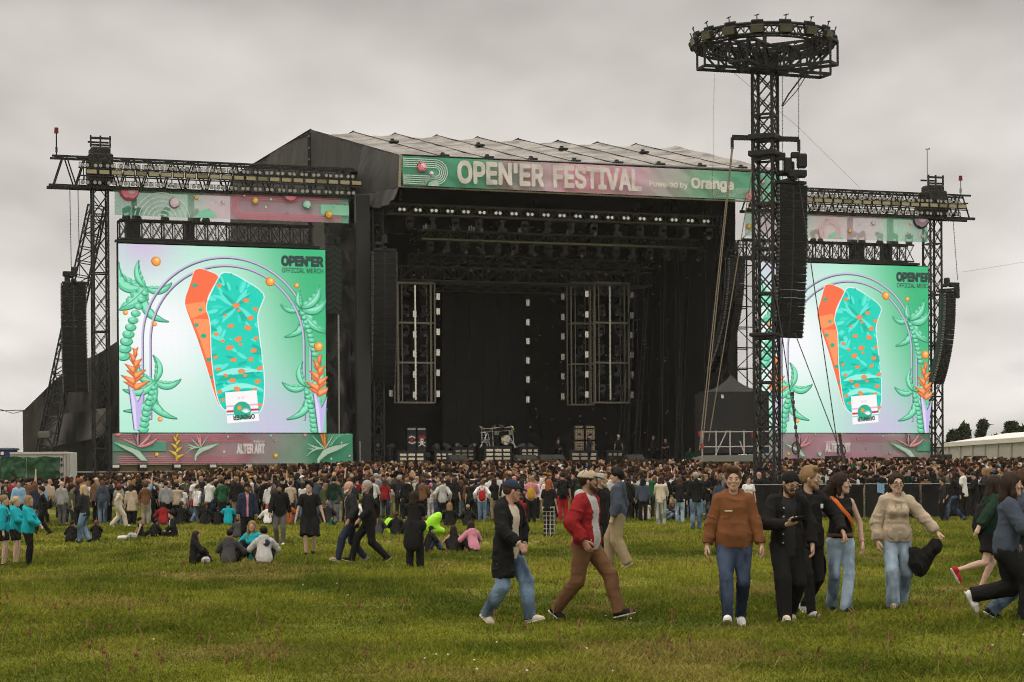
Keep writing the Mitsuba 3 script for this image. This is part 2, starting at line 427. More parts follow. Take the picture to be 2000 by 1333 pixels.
def top(J, h, t=0.016, hem=-0.10, sleeve=2.0, loose=0.0, hood=False, collar=False, open=None, skirt=0.0, g=1.0, neck=0.06, fold=0.008, sl=0.0, seed=0, wide=0.0, vee=0.0, fem=0, rib=False):
    S = Sd(); R, p = J['R'], J['p']; f, up, rt = R @ [0, 1, 0], R @ [0, 0, 1], R @ [1, 0, 0]
    S.cone(J['waist'], J['chest'], 0.122 * g + t * 0.9 + loose * 0.7, 0.140 * g + t * 0.9, 0.05, flat=(f, 1.33))
    if fem:
        for s in (-1, 1): S.egg(J['chest'] + R @ [s * 0.066, 0.085, -0.02], (0.06 + t * 0.5, 0.055 + t * 0.6, 0.06), R.T, 0.05)
    e = p + R @ [0, 0, hem - 0.1]
    if skirt:
        e = p + np.array([0, 0, hem - 0.08])
    S.cone(p + R @ [0, 0, min(0.06, hem + 0.1)], J['waist'], 0.142 * g + t + loose, 0.124 * g + t + loose, 0.06, flat=(f, 1.3))
    S.cone(e, p + R @ [0, 0, 0.06], 0.158 * g + t + loose + skirt - (0.03 if rib or hood else 0), 0.15 * g + t + loose + (0.012 if rib or hood else 0), 0.05, flat=(f, 1.25 - min(skirt, 0.1)))
    S.cone(J['sh'][0] * 0.88 + J['sh'][1] * 0.12, J['sh'][1] * 0.88 + J['sh'][0] * 0.12, 0.052 + t * 0.9, 0.052 + t * 0.9, 0.065)
    S.cone(J['neck'] + R @ [0, -0.01, -0.06], J['neck'] + R @ [0, -0.012, 0.0], 0.09, 0.07, 0.05)
    S.cut(p + R @ [0, 0, hem], -R @ [0, 0, 1] if not skirt else (0, 0, -1))
    for i in (0, 1):
        if sleeve <= 0: continue
        sh, el, wr = J['sh'][i], J['elb'][i], J['wr'][i]
        r0 = 0.051 + t * 0.75 + sl * 0.3
        if sleeve <= 1:
            e = sh + (el - sh) * sleeve; S.cone(sh, e + (e - sh) * 0.15, r0, 0.05 + t * 0.7 + sl + wide, 0.03, clip=[(e, nrm(el - sh))])
        else:
            S.cone(sh, el, r0, 0.041 + t * 0.75 + sl * 0.9, 0.03)
            e = el + (wr - el) * (sleeve - 1); S.cone(el, e + (wr - el) * 0.12, 0.041 + t * 0.75 + sl * 0.9, 0.030 + t * 0.6 + sl * 0.6 + wide, 0.02, clip=[(e, nrm(wr - el))])
            if rib: S.cone(e - nrm(wr - el) * 0.05, e + nrm(wr - el) * 0.02, 0.036 + t * 0.6 + sl, 0.034 + t * 0.6, 0.02, clip=[(e, nrm(wr - el))])
    if sleeve <= 0:
        for i in (0, 1): S.cut(J['sh'][i] + R @ [(-1, 1)[i] * -0.012, 0, 0], R @ [(-1, 1)[i], 0, 0.25], (J['sh'][i] + R @ [(-1, 1)[i] * 0.06, 0, -0.05], 0.22))
    n = J['neck']
    if hood:
        S.cone(n + R @ [-0.075, -0.05, 0.005], n + R @ [0.075, -0.05, 0.005], 0.056, 0.056, 0.03); S.cone(n + R @ [0, -0.085, 0.0], n + R @ [0, -0.11, -0.13], 0.075, 0.045, 0.04, flat=(f, 1.7))
        for s in (-1, 1): S.cone(n + R @ [s * 0.075, -0.03, 0.018], n + R @ [s * 0.03, 0.088, -0.055], 0.046, 0.036, 0.02)
    if collar:
        S.cone(n + R @ [0, -0.02, -0.03], n + R @ [0, -0.03, 0.045], 0.083, 0.075, 0.02)
    # neck hole
    if hood: neck = min(neck, 0.054)
    S.cone(n + R @ [0, 0.01, -0.035], n + R @ [0, 0.03, 0.2], neck, neck + 0.012, 0.012, -1)
    if vee: S.cone(n + R @ [0, 0.10, -0.03 - vee], n + R @ [0, 0.11, 0.1], 0.012, 0.075, 0.01, -1)
    if open: S.slot(J['p'] + f * 0.03, rt, open, f)
    if open: S.cone(n + R @ [0, 0.085, -0.17], n + R @ [0, 0.13, 0.1], open, open + 0.05, 0.01, -1)
    m = S.build(h, folds(fold, 13, seed) if fold else None)
    return m


def trousers(J, h, t=0.012, leg=1.0, g=1.0, flare=0.0, knee=0.0, waist=0.075, fold=0.006, seed=0, slim=0.0):
    S = Sd(); R, p = J['R'], J['p']; f = R @ [0, 1, 0]
    S.cone(p + R @ [0, 0, 0.0], p + R @ [0, 0, waist + 0.04], 0.15 * g + t, 0.128 * g + t, 0.04, flat=(f, 1.33), clip=[(p + R @ [0, 0, waist], R @ [0, 0, 1])])
    S.egg(p + R @ [0, -0.045, -0.05], (0.135 * g, 0.085 * g, 0.09), R.T, 0.05)
    for i in (0, 1):
        hp, kn, an = J['hip'][i], J['knee'][i], J['ank'][i]; Rf = J['foot'][i]
        if leg <= 0.55:
            e = hp + (kn - hp) * leg / 0.5; S.cone(hp, e + (e - hp) * 0.1, 0.094 * g + t, 0.085 * g + t + flare, 0.04, clip=[(e, nrm(kn - hp))])
            continue
        S.cone(hp, kn, 0.093 * g + t - slim * 0.3, 0.06 + t + knee - slim, 0.04)
        e = kn + (an - kn) * (leg - 0.5) / 0.5 if leg < 1 else an + nrm(an - kn) * 0.035
        S.cone(kn, e + nrm(an - kn) * 0.05, 0.059 + t + knee - slim, 0.046 + t + flare - slim * 0.6, 0.03, clip=[(e, nrm(an - kn))])
        S.cone(kn * 0.8 + an * 0.2 + Rf @ [0, -0.014, 0], kn * 0.5 + an * 0.5 + Rf @ [0, -0.01, 0], 0.055 * g + t * 0.8 + knee - slim * 0.7, 0.046 + t + knee * 0.8 - slim * 0.7, 0.03)
    return S.build(h, folds(fold, 15, seed, (1, 1, 0.8)) if fold else None)


def shoe(J, i, h, hi=0.0, sc=1.0):
    S = Sd(); a, Rf = J['ank'][i], J['foot'][i]; up = Rf @ [0, 0, 1]; q = lambda x, y, z: a + Rf @ [x * sc, y * sc, z]
    S.cone(q(0, -0.035, -0.042), q(0, 0.10, -0.05), 0.04, 0.043, 0.02); S.cone(q(0, 0.1, -0.055), q(0, 0.165, -0.062), 0.043, 0.032, 0.03)
    S.cone(q(0, -0.012, -0.03), q(0, -0.005, 0.012 + hi), 0.044, 0.041, 0.03, clip=[(q(0, 0, 0.01 + hi), up)]); S.cut(q(0, 0, -0.074), -up)
    B = Sd(); B.cone(q(0, -0.04, -0.076), q(0, 0.10, -0.076), 0.044, 0.047, 0.01, flat=(up, 3.4)); B.cone(q(0, 0.1, -0.076), q(0, 0.168, -0.074), 0.047, 0.035, 0.02, flat=(up, 2.9))
    return S.build(h), B.build(h, None, 0.08)


def strands(amp, seed=0):
    def fn(v):
        q = v * np.array([75, 75, 9.0]); return amp * (meshkit.fbm(q + seed, 3, seed) - 0.4) * 2.0
    return fn


def hair(J, h, style='short', L=0.3, seed=0, amp=0.008):
    S = Sd(); hc, Rh = J['head'], J['Rh']; q = lambda x, y, z: hc + Rh @ [x, y, z]; R = J['R']
    big = dict(buzz=0.005, short=0.012, quiff=0.012, curly=0.03, mop=0.026).get(style, 0.016)
    S.egg(q(0, -0.016, 0.036), (0.077 + big, 0.094 + big, 0.09 + big), np.linalg.inv(Rh), 0.02)
    if style in ('quiff', 'mop'):
        S.cone(q(-0.03, 0.055, 0.118), q(0.045, 0.06, 0.122), 0.03, 0.034, 0.03); S.cone(q(0, 0.0, 0.13), q(0.03, -0.06, 0.11), 0.03, 0.025, 0.04)
    lw = 0.0 if style in ('long', 'wind', 'pony', 'bob') else -0.03
    # the face, and below the hairline
    S.egg(q(0, 0.105, -0.022), (0.067, 0.088, 0.108), np.linalg.inv(Rh), 0.012, -1)
    S.cut(q(0, -0.1, -0.055 + lw * 0.3), 1 / 1.05 * Rh @ nrm([0, 0.55, -1]))
    if style in ('short', 'quiff', 'mop', 'buzz'):
        for s in (-1, 1): S.egg(q(s * 0.095, 0.005, -0.02), (0.02, 0.035, 0.04), np.linalg.inv(Rh), 0.01, -1)
    b = -R @ [0, 1, 0]; dn = np.array([0, 0, -1.0])
    if style in ('long', 'bob'):
        a0 = q(0, -0.055, 0.0); e = a0 + b * 0.035 + dn * L
        S.cone(a0, a0 + b * 0.03 + dn * min(L, 0.14), 0.088, 0.085, 0.04, flat=(-b, 1.35)); S.cone(a0 + b * 0.03 + dn * min(L, 0.14), e, 0.086, 0.055 + 0.02 * (style == 'bob'), 0.03, flat=(-b, 1.9))
        for s in (-1, 1):
            a = q(s * 0.075, 0.0, 0.02); S.cone(a, a + dn * min(L, 0.12) + Rh @ [s * 0.012, 0.01, 0], 0.03, 0.03, 0.03)
            S.cone(a + dn * min(L, 0.12) + Rh @ [s * 0.012, 0.01, 0], a + dn * L * 0.95 + Rh @ [s * 0.02, 0.035, 0], 0.03, 0.02, 0.03)
    if style == 'wind':                                     # blown to the person's right
        a0 = q(0.0, -0.06, 0.01); r = Rh @ [0, -1, 0]
        for k, (dx, dz, ra) in enumerate(((0.08, -0.12, 0.055), (0.14, -0.2, 0.05), (0.19, -0.24, 0.036), (0.10, -0.30, 0.05), (0.22, -0.17, 0.03), (0.05, -0.24, 0.05))):
            e = a0 + r * dx + np.array([0, 0, dz]); m_ = a0 * 0.5 + e * 0.5 + r * 0.02; S.cone(a0, m_, 0.062, ra, 0.04); S.cone(m_, e, ra, ra * 0.35, 0.03)
        a = q(0.07, 0.0, 0.0); S.cone(a, a + np.array([0, 0, -0.13]) + r * 0.02, 0.026, 0.02, 0.03)
    if style == 'pony': S.cone(q(0, -0.11, 0.06), q(0, -0.16, 0.0), 0.03, 0.033, 0.02); S.cone(q(0, -0.16, 0.0), q(0, -0.16, 0.0) + dn * L, 0.033, 0.014, 0.02)
    if style == 'bun': S.egg(q(0, -0.10, 0.10), (0.045, 0.042, 0.042), None, 0.02)
    if style == 'tied':
        S.egg(q(0, -0.11, 0.0), (0.05, 0.045, 0.05), None, 0.03); a = q(-0.06, -0.06, -0.04); S.cone(a, a + np.array([-0.02, -0.02, -0.12]), 0.035, 0.02, 0.03); a = q(0.06, -0.06, -0.04); S.cone(a, a + np.array([0.03, 0, -0.11]), 0.03, 0.015, 0.03)
    return S.build(h, strands(amp * (2.2 if style in ('curly', 'mop', 'tied', 'wind') else 1), seed))


def beard(J, h, L=0.0, seed=3):
    S = Sd(); q = lambda x, y, z: J['head'] + J['Rh'] @ [x, y, z]
    for s in (-1, 1): S.cone(q(s * 0.066, 0.012, -0.03), q(s * 0.05, 0.03, -0.07), 0.014, 0.022, 0.02); S.cone(q(s * 0.05, 0.03, -0.07), q(s * 0.012, 0.07, -0.1), 0.022, 0.026, 0.02)
    S.cone(q(0, 0.07, -0.095), q(0, 0.07, -0.105 - L), 0.026, 0.022, 0.02); S.cone(q(-0.028, 0.083, -0.047), q(0.028, 0.083, -0.047), 0.0135, 0.0135, 0.01)
    S.egg(q(0, 0.1, -0.057), (0.018, 0.014, 0.006), np.linalg.inv(J['Rh']), 0.004, -1)
    return S.build(h, strands(0.004, seed))


def cap(J, h, back=False):
    q = lambda x, y, z: J['head'] + J['Rh'] @ [x, y, z]; Rh = J['Rh']; s = -1 if back else 1
    S = Sd(); S.egg(q(0, -0.014, 0.04), (0.092, 0.111, 0.098), np.linalg.inv(Rh), 0.02); S.cut(q(0, 0, 0.036), 1 / 1.05 * Rh @ nrm([0, -0.12 * s, -1]))
    S.egg(q(0, -0.02, 0.137), (0.01, 0.01, 0.008), None, 0.005)
    if back: S.egg(q(0, 0.1, 0.045), (0.045, 0.03, 0.028), np.linalg.inv(Rh), 0.008, -1)
    B = Sd(); B.cone(q(-0.03, s * 0.09, 0.045), q(0.03, s * 0.09, 0.045), 0.055, 0.055, 0.02, flat=(1 / 1.05 * Rh @ nrm([0, 0.25 * s, 1]), 6.0)); B.cone(q(-0.018, s * 0.135, 0.03), q(0.018, s * 0.135, 0.03), 0.055, 0.055, 0.02, flat=(1 / 1.05 * Rh @ nrm([0, 0.35 * s, 1]), 6.5))
    return S.build(h, None, 0.1), B.build(h * 0.6, None, 0.06)


def blob(c, r, Rm, n=2):
    m = trimesh.creation.icosphere(subdivisions=n); m.vertices = (m.vertices * np.asarray(r)) @ Rm.T + c
    return m


def ribbon(pts, w, th, nrmv):
    """A flat band along pts, w wide and th thick; nrmv its outward normals."""
    p = np.asarray(pts, float); t = np.gradient(p, axis=0); t /= np.linalg.norm(t, axis=1, keepdims=True)
    n = np.asarray(nrmv, float) + 0 * p; n = n - t * (n * t).sum(1, keepdims=True); n /= np.linalg.norm(n, axis=1, keepdims=True); b = np.cross(t, n)
    v = np.stack([p + b * w / 2 + n * th, p - b * w / 2 + n * th, p - b * w / 2, p + b * w / 2], 1).reshape(-1, 3); k = np.arange(len(p) - 1) * 4; F_ = []
    for j in range(4): a, c = j, (j + 1) % 4; F_ += [np.stack([k + a, k + c, k + 4 + c], 1), np.stack([k + a, k + 4 + c, k + 4 + a], 1)]
    return trimesh.Trimesh(v, np.vstack(F_), process=False)


def backpack(J, h, w=0.15, d=0.07, z0=-0.02, z1=0.36, thick=0.0):
    S = Sd(); R, p = J['R'], J['p']; q = lambda x, y, z: p + R @ [x, y, z]; f = R @ [0, 1, 0]
    S.cone(q(0, -0.17 - thick, z0 + 0.12), q(0, -0.165 - thick, z1 - 0.08), w, w * 0.86, 0.03, flat=(f, w / d)); S.cone(q(0, -0.21 - thick, z0 + 0.12), q(0, -0.21 - thick, z0 + 0.2), w * 0.7, w * 0.66, 0.02, flat=(f, 2.4))
    return S.build(h, folds(0.006, 16, 4))


def straps(J, t=0.03, g=1.0):
    R, p = J['R'], J['p']; ms = []
    for s in (-1, 1):
        pts = [p + R @ [s * x, y, z] for x, y, z in ((0.1, -0.15, 0.40), (0.105, -0.09, 0.485), (0.107, 0.0, 0.52), (0.107, 0.085, 0.47), (0.108, 0.135, 0.36), (0.115, 0.12, 0.22), (0.14, 0.02, 0.13))]
        ms.append(ribbon(pts, 0.045, 0.012, [R @ nrm([0, y, z - 0.36]) for _, y, z in ((0, -0.15, 0.45), (0, -0.09, 0.5), (0, 0, 0.56), (0, 0.08, 0.47), (0, 0.15, 0.36), (0, 0.14, 0.33), (0, 0.1, 0.33))]))
    return trimesh.util.concatenate(ms)
# ---------------------------------------------------------------- the stage's own axes: s along the front, v into the depth, z up
YAW = math.radians(19.2); CY, SY = math.cos(YAW), math.sin(YAW); OX, OY = -17.24, 121.0
STG = T().translate([OX, OY, 0]).rotate([0, 0, 1], 19.2)


def on(px, py, v=0.0):
    """Where a line of sight meets the plane at depth v of the stage: (s, z)."""
    kx, kz = pix(px, py)
    s = (kx * (OY + v * CY) - OX + v * SY) / (CY - kx * SY)
    return s, EYE + kz * (OY + s * SY + v * CY)


def ground_z(x, y):
    x, y = np.asarray(x, float), np.asarray(y, float)
    st = np.clip((y - 82) / 36, 0, 1); st = st * st * (3 - 2 * st)
    lat = 0.25 + 0.75 * np.clip((x + 24) / 14, 0, 1)
    dip = -0.16 * np.exp(-((x + 11) / 6) ** 2 - ((y - 44) / 7) ** 2)
    und = 0.05 * (meshkit.noise(np.stack([x / 9, y / 9, x * 0], -1), 3) - 0.5) * np.clip((y - 10) / 10, 0, 1)
    return 1.0 * st * lat + dip + und


# ---------------------------------------------------------------- ground and grass
def grass_tone(p):
    a = mikit.fbm(p.x * 0.22, p.y * 0.11, 1.0, 4); b = mikit.fbm(p.x * 1.3 + 5, p.y * 0.7, 4.0, 3); c = mikit.fbm(p.x * 0.75 + 40, p.y * 0.4 + 3, 9.0, 3)
    t = mikit.smoothstep(0.30, 0.72, a * 0.65 + b * 0.35)
    col = mikit.mix([0.086, 0.116, 0.014], [0.262, 0.272, 0.036], t)
    col = mikit.mix(col, [0.31, 0.24, 0.08], mikit.smoothstep(0.55, 0.78, c) * 0.55)
    return col


def ground_fn(p, n, uv):
    g = mikit.fbm(p.x * 14, p.y * 14, 0.0, 3)
    far = mikit.smoothstep(150.0, 400.0, p.y)
    return mikit.mix(grass_tone(p) * (0.34 + 0.46 * g), [0.10, 0.11, 0.045], far)


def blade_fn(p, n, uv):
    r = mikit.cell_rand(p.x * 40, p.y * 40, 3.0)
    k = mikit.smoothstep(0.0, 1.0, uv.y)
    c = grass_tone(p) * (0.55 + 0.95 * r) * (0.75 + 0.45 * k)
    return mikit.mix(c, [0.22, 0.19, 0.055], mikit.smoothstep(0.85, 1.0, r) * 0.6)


mat('ground_mat', rough=0.95, spec=0.1, tex=mikit.proc(ground_fn))
scene['blade_mat'] = {'type': 'twosided', 'bsdf': {'type': 'diffuse', 'reflectance': mikit.proc(blade_fn)}}
xs = np.unique(np.concatenate([np.linspace(-60, 75, 136), np.linspace(-700, -60, 9), np.linspace(75, 700, 9)]))
ys = np.unique(np.concatenate([np.linspace(4, 160, 157), np.linspace(160, 1500, 12), [-30, -10]]))
gx, gy = np.meshgrid(xs, ys, indexing='ij')
gv = np.stack([gx, gy, ground_z(gx, gy)], -1).reshape(-1, 3)
ii, jj = np.meshgrid(np.arange(len(xs) - 1), np.arange(len(ys) - 1), indexing='ij'); q = (ii * len(ys) + jj)
gf = np.stack([q, q + len(ys), q + len(ys) + 1, q + 1], -1).reshape(-1, 4)
put(thing('ground', 'trampled green meadow sloping gently up to the stage', None, kind='structure'), None, (gv, gf), 'ground_mat', True)


def grass():
    rg = np.random.default_rng(11)
    V, UV, N, FF, off = [], [], 0, [], 0
    for y0, y1, dens, hh, ww in ((16.0, 21, 2900, 0.042, 0.007), (21, 27, 1900, 0.047, 0.0085), (27, 36, 900, 0.054, 0.012), (36, 52, 360, 0.062, 0.019), (52, 90, 110, 0.068, 0.034)):
        half = y1 * 0.27 + 1.5
        n = int((y1 - y0) * 2 * half * dens)
        y = rg.uniform(y0, y1, n); x = rg.uniform(-half, half, n)
        clump = meshkit.noise(np.stack([x * 2.3, y * 1.6, x * 0], -1), 5) * meshkit.noise(np.stack([x * 0.5, y * 0.3, x * 0 + 4], -1), 9) * 3.2
        k = (np.abs(x) < y * 0.262 + 1.6) & (rg.random(n) < 0.35 + clump)
        x, y, clump = x[k], y[k], clump[k]; n = len(x)
        z = ground_z(x, y); a = rg.uniform(0, 2 * np.pi, n); h = hh * (0.45 + 0.5 * rg.random(n) + 0.75 * np.minimum(clump, 1.4)) * (1 + 0.9 * (rg.random(n) < 0.03))
        w = ww * rg.uniform(0.6, 1.3, n); le = rg.uniform(0.1, 1.0, n) * h; la = rg.uniform(0, 2 * np.pi, n)
        b = np.stack([x, y, z - 0.005], 1); d = np.stack([np.cos(a), np.sin(a), 0 * a], 1) * (w / 2)[:, None]; lv = np.stack([np.cos(la), np.sin(la), 0 * a], 1) * le[:, None]
        up = np.array([0, 0, 1.0])
        tip = b + lv + up * h[:, None]
        if y1 < 28: V.append(np.stack([b - d, b + d, b + d * 0.7 + lv * 0.35 + up * (h * 0.6)[:, None], tip], 1).reshape(-1, 3)); UV.append(np.tile([[0, 0], [1, 0], [1, 0.6], [0.5, 1]], (n, 1))); i = off + np.arange(n)[:, None] * 4; FF += [i + [0, 1, 2], i + [0, 2, 3]]; off += 4 * n
        else: V.append(np.stack([b - d, b + d, tip], 1).reshape(-1, 3)); UV.append(np.tile([[0, 0], [1, 0], [0.5, 1]], (n, 1))); FF.append(off + np.arange(3 * n).reshape(-1, 3)); off += 3 * n
    V, UV, Fc = np.vstack(V), np.vstack(UV), np.vstack(FF)
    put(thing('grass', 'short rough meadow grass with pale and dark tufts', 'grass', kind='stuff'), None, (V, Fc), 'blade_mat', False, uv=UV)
    # sorrel seed heads and dry stalks
    V, Fc = [], []; m = M(); n = 0
    pts = []
    while len(pts) < 210:
        y = 17 + 45 * rg.random() ** 1.5; x = rg.uniform(-0.26, 0.26) * y
        if meshkit.noise(np.array([x * 0.35, y * 0.16, 2.0]), 3) > 0.5 + 0.12 * rg.random(): pts.append((x, y))
    st = M()
    for x, y in pts:
        h = rg.uniform(0.10, 0.27); z = float(ground_z(x, y)); lx, ly = rg.normal(0, 0.05, 2); w = 0.003 + 0.00012 * y
        st.tube([[x, y, z], [x + lx * 0.4, y + ly * 0.4, z + h * 0.55], [x + lx, y + ly, z + h]], w, 3, caps=False)
        for k in range(rg.integers(2, 5)):
            t = 1 - k * 0.11; c = np.array([x + lx * t, y + ly * t, z + h * t]) + rg.normal(0, 0.012, 3)
            m.mesh(blob(c, np.array([0.008, 0.008, 0.019]) * rg.uniform(0.7, 1.3) * (1 + y * 0.012), np.eye(3), 0))
    put(thing('weed', 'rusty sorrel seed heads scattered through the meadow', 'weeds', kind='stuff'), None, trimesh.util.concatenate([m.out()]), mat('sorrel', (0.19, 0.085, 0.04), 0.9), False)
    put(thing('weed', 'thin dry stalks standing above the meadow grass', 'weeds', kind='stuff'), None, st.out(), mat('stalk', (0.20, 0.17, 0.06), 0.9), False)
    c = M()
    for _ in range(170):
        y = 17 + 26 * rg.random() ** 1.3; x = rg.uniform(-0.26, 0.26) * y
        if meshkit.noise(np.array([x * 0.6, y * 0.4, 8.0]), 4) > 0.55: c.mesh(blob([x, y, float(ground_z(x, y)) + rg.uniform(0.04, 0.1)], (0.013, 0.013, 0.011), np.eye(3), 0))
    put(thing('clover', 'small white clover heads dotted in the near grass', 'clover', kind='stuff'), None, c.out(), mat('cloverwhite', (0.6, 0.57, 0.5), 0.9), False)


grass()

# ---------------------------------------------------------------- materials of the stage
BLK = mat('black_steel', (0.018, 0.017, 0.016), 0.55, 0.35)
GRY = mat('galvanised', (0.32, 0.31, 0.29), 0.45, 0.5, 0.4)
DRK = mat('stage_black', (0.030, 0.029, 0.026), 0.8, 0.2)


def st_s(p): return (p.x - OX) * CY + (p.y - OY) * SY
def st_v(p): return -(p.x - OX) * SY + (p.y - OY) * CY


def drape_bump(p, n, uv):
    s = st_s(p) + st_v(p) * 0.8
    return mikit.fbm(s * 1.1, p.z * 0.10, 1.0, 3) * 0.7 + mikit.fbm(s * 3.3 + p.z * 0.4, p.z * 0.35, 5.0, 3) * 0.35


def drape_tone(p, n, uv):
    s = st_s(p) + st_v(p)
    return mikit.mix([0.021, 0.0205, 0.019], [0.085, 0.082, 0.075], mikit.fbm(s * 0.7, p.z * 0.22, 2.0, 4))


mat('drape', tex=mikit.proc(drape_tone), rough=0.55, spec=0.35, bump=mikit.proc(drape_bump, 0.02), bscale=0.35)


def roof_tone(p, n, uv):
    s, v = st_s(p), st_v(p)
    streak = mikit.fbm(s * 0.35 + v * 0.2, v * 1.7 + s * 0.05, 2.0, 4)
    dirt = mikit.fbm(s * 1.4, v * 0.5, 7.0, 3)
    return mikit.mix([0.34, 0.322, 0.30], [0.17, 0.16, 0.148], mikit.smoothstep(0.35, 0.8, streak * 0.7 + dirt * 0.35))


mat('roof_membrane', tex=mikit.proc(roof_tone), rough=0.6, spec=0.3, bump=mikit.proc(lambda p, n, uv: mikit.fbm(st_s(p) * 0.5, st_v(p) * 2.2, 1.0, 3), 0.02), bscale=0.35)
WOOD = mat('plywood', (0.17, 0.115, 0.055), 0.7)
RED = mat('red_lens', (0.16, 0.012, 0.012), 0.4)
LENS = mat('lamp_glass', (0.95, 0.92, 0.84), 0.3, 0.6, 0.85)
WARM = mat('lamp_warm', (0.40, 0.345, 0.19), 0.35, 0.5)
LENS2 = mat('lamp_glass_dim', (0.36, 0.34, 0.30), 0.3, 0.5)
WARM2 = mat('lamp_olive', (0.20, 0.19, 0.09), 0.4, 0.5)
DRM = mat('ventgrey', (0.085, 0.082, 0.076), 0.6, 0.3)


# ---------------------------------------------------------------- printed and lit flat art: pieces laid a few millimetres over each other
class Art:
    def __init__(s, gap=0.006):
        s.items, s.gap, s.n = {}, gap, 0

    def lay(s, name, key, poly, up=True):
        """poly in (x, z) metres; key names its colour."""
        s.n += 1
        s.items.setdefault((name, key), []).append((poly, s.n))

    def ball(s, x, z, r, cols, name='ball'):
        for k, (dx, dz, f) in zip(cols, ((0, 0, 1), (0.10, 0.12, 0.86), (0.24, 0.26, 0.5), (0.30, 0.32, 0.22))):
            s.lay(name, k, Point(x + dx * r, z + dz * r).buffer(r * f, 12))

    def meshes(s, edge=None, warp=None, depth=0.0, layer=None):
        """(name, key, mesh) for each name and colour, facing -v."""
        for (name, key), L in s.items.items():
            vs, fs, n = [], [], 0
            for poly, k in L:
                poly = poly.buffer(0)
                for g in getattr(poly, 'geoms', [poly]):
                    if g.is_empty or g.area < 1e-5 or g.geom_type != 'Polygon': continue
                    v, f = trimesh.creation.triangulate_polygon(g, engine='earcut')
                    if edge: v3, f = trimesh.remesh.subdivide_to_size(np.column_stack([v, v[:, 0] * 0]), f, edge, max_iter=12); v = v3[:, :2]
                    y = np.full(len(v), depth - s.gap * (layer(k) if layer else k)) + (warp(v[:, 0], v[:, 1]) if warp else 0)
                    vs.append(np.column_stack([v[:, 0], y, v[:, 1]])); fs.append(f + n); n += len(v)
            if not vs: continue
            v, f = np.vstack(vs), np.vstack(fs)
            nn = np.cross(v[f[:, 1]] - v[f[:, 0]], v[f[:, 2]] - v[f[:, 0]])
            f = np.where((nn[:, 1] > 0)[:, None], f[:, ::-1], f)
            yield name, key, trimesh.Trimesh(v, f, process=False)


def text_poly(txt, height, x0, x1, zb, grow=0.0):
    """Lettering as flat pieces between x0 and x1 with its baseline at zb; grow thickens the strokes."""
    m = meshkit.text_mesh(txt, height, 0.01, bold=True)
    tri = m.triangles[(m.face_normals[:, 2] > 0.9)]
    g = union_all([Polygon(t[:, :2]).buffer(0.001 * height) for t in tri])
    if grow: g = g.buffer(grow * height, join_style=2)
    a, b, c, d = g.bounds
    return affinity.translate(affinity.scale(g, (x1 - x0) / (c - a), 1, origin=(a, 0)), x0 - a, zb)


def curve(a, b, bend, n=14):
    a, b = np.array(a, float), np.array(b, float); d = b - a; m = (a + b) / 2 + np.array([-d[1], d[0]]) * bend
    t = np.linspace(0, 1, n)[:, None]
    return (1 - t) ** 2 * a + 2 * t * (1 - t) * m + t * t * b


def frond(a, b, bend, w, cut=6):
    c = curve(a, b, bend * 1.35, 19); t = np.linspace(0, 1, 19); d = np.gradient(c, axis=0); d /= np.linalg.norm(d, axis=1, keepdims=True); n = np.stack([-d[:, 1], d[:, 0]], 1)
    sgn = 1 if bend > 0 else -1
    prof = w * np.sin(np.pi * np.clip(t * 0.95 + 0.03, 0, 1) ** 0.78) ** 0.85
    inner = prof * np.where(np.arange(19) % 3 == 1, 0.35, 0.9)
    prof = prof * 1.0; inner = prof * np.where(np.arange(19) % 4 == 1, 0.5, 0.95)
    up = c + n * (prof * 0.8)[:, None] * sgn; lo = c - n * inner[:, None] * sgn
    return Polygon(np.vstack([up, lo[::-1]])).buffer(0)


def frond2(a, b, bend, w):
    c = curve(a, b, bend, 12); t = np.linspace(0, 1, 12); d = np.gradient(c, axis=0); d /= np.linalg.norm(d, axis=1, keepdims=True); n = np.stack([-d[:, 1], d[:, 0]], 1)
    p = (w * np.sin(np.pi * t ** 0.8) ** 0.9 + 0.006)[:, None]
    return Polygon(np.vstack([c + n * p, (c - n * p)[::-1]])).buffer(0)


# the picture on the big screens, drawn in units of a 1173 x 1063 board (y down)
BW, BH = 1173.0, 1063.0
LED = dict(arch=(176, 160, 200), archlight=(214, 203, 232), ink=(38, 62, 60), leafdark=(36, 118, 88), leaf=(98, 205, 160), leaflight=(148, 232, 196), fruitdark=(190, 104, 30), fruit=(240, 158, 62), fruitlight=(252, 190, 110),
           fruitspot=(255, 225, 175), orange=(250, 112, 72), orangelight=(255, 152, 96), spot=(246, 142, 84), tealspot=(24, 176, 142), white=(250, 246, 246), lilac=(196, 182, 232), lilaclight=(226, 216, 248), bractdark=(176, 84, 40),
           bract=(240, 128, 70), bractlight=(255, 168, 112), pink=(238, 180, 212), crimson=(205, 40, 96), aqua=(120, 222, 204), teal=(20, 212, 186), teallight=(96, 234, 216), tealpale=(150, 242, 228), tealdeep=(2, 186, 160), tealsoft=(56, 222, 200))


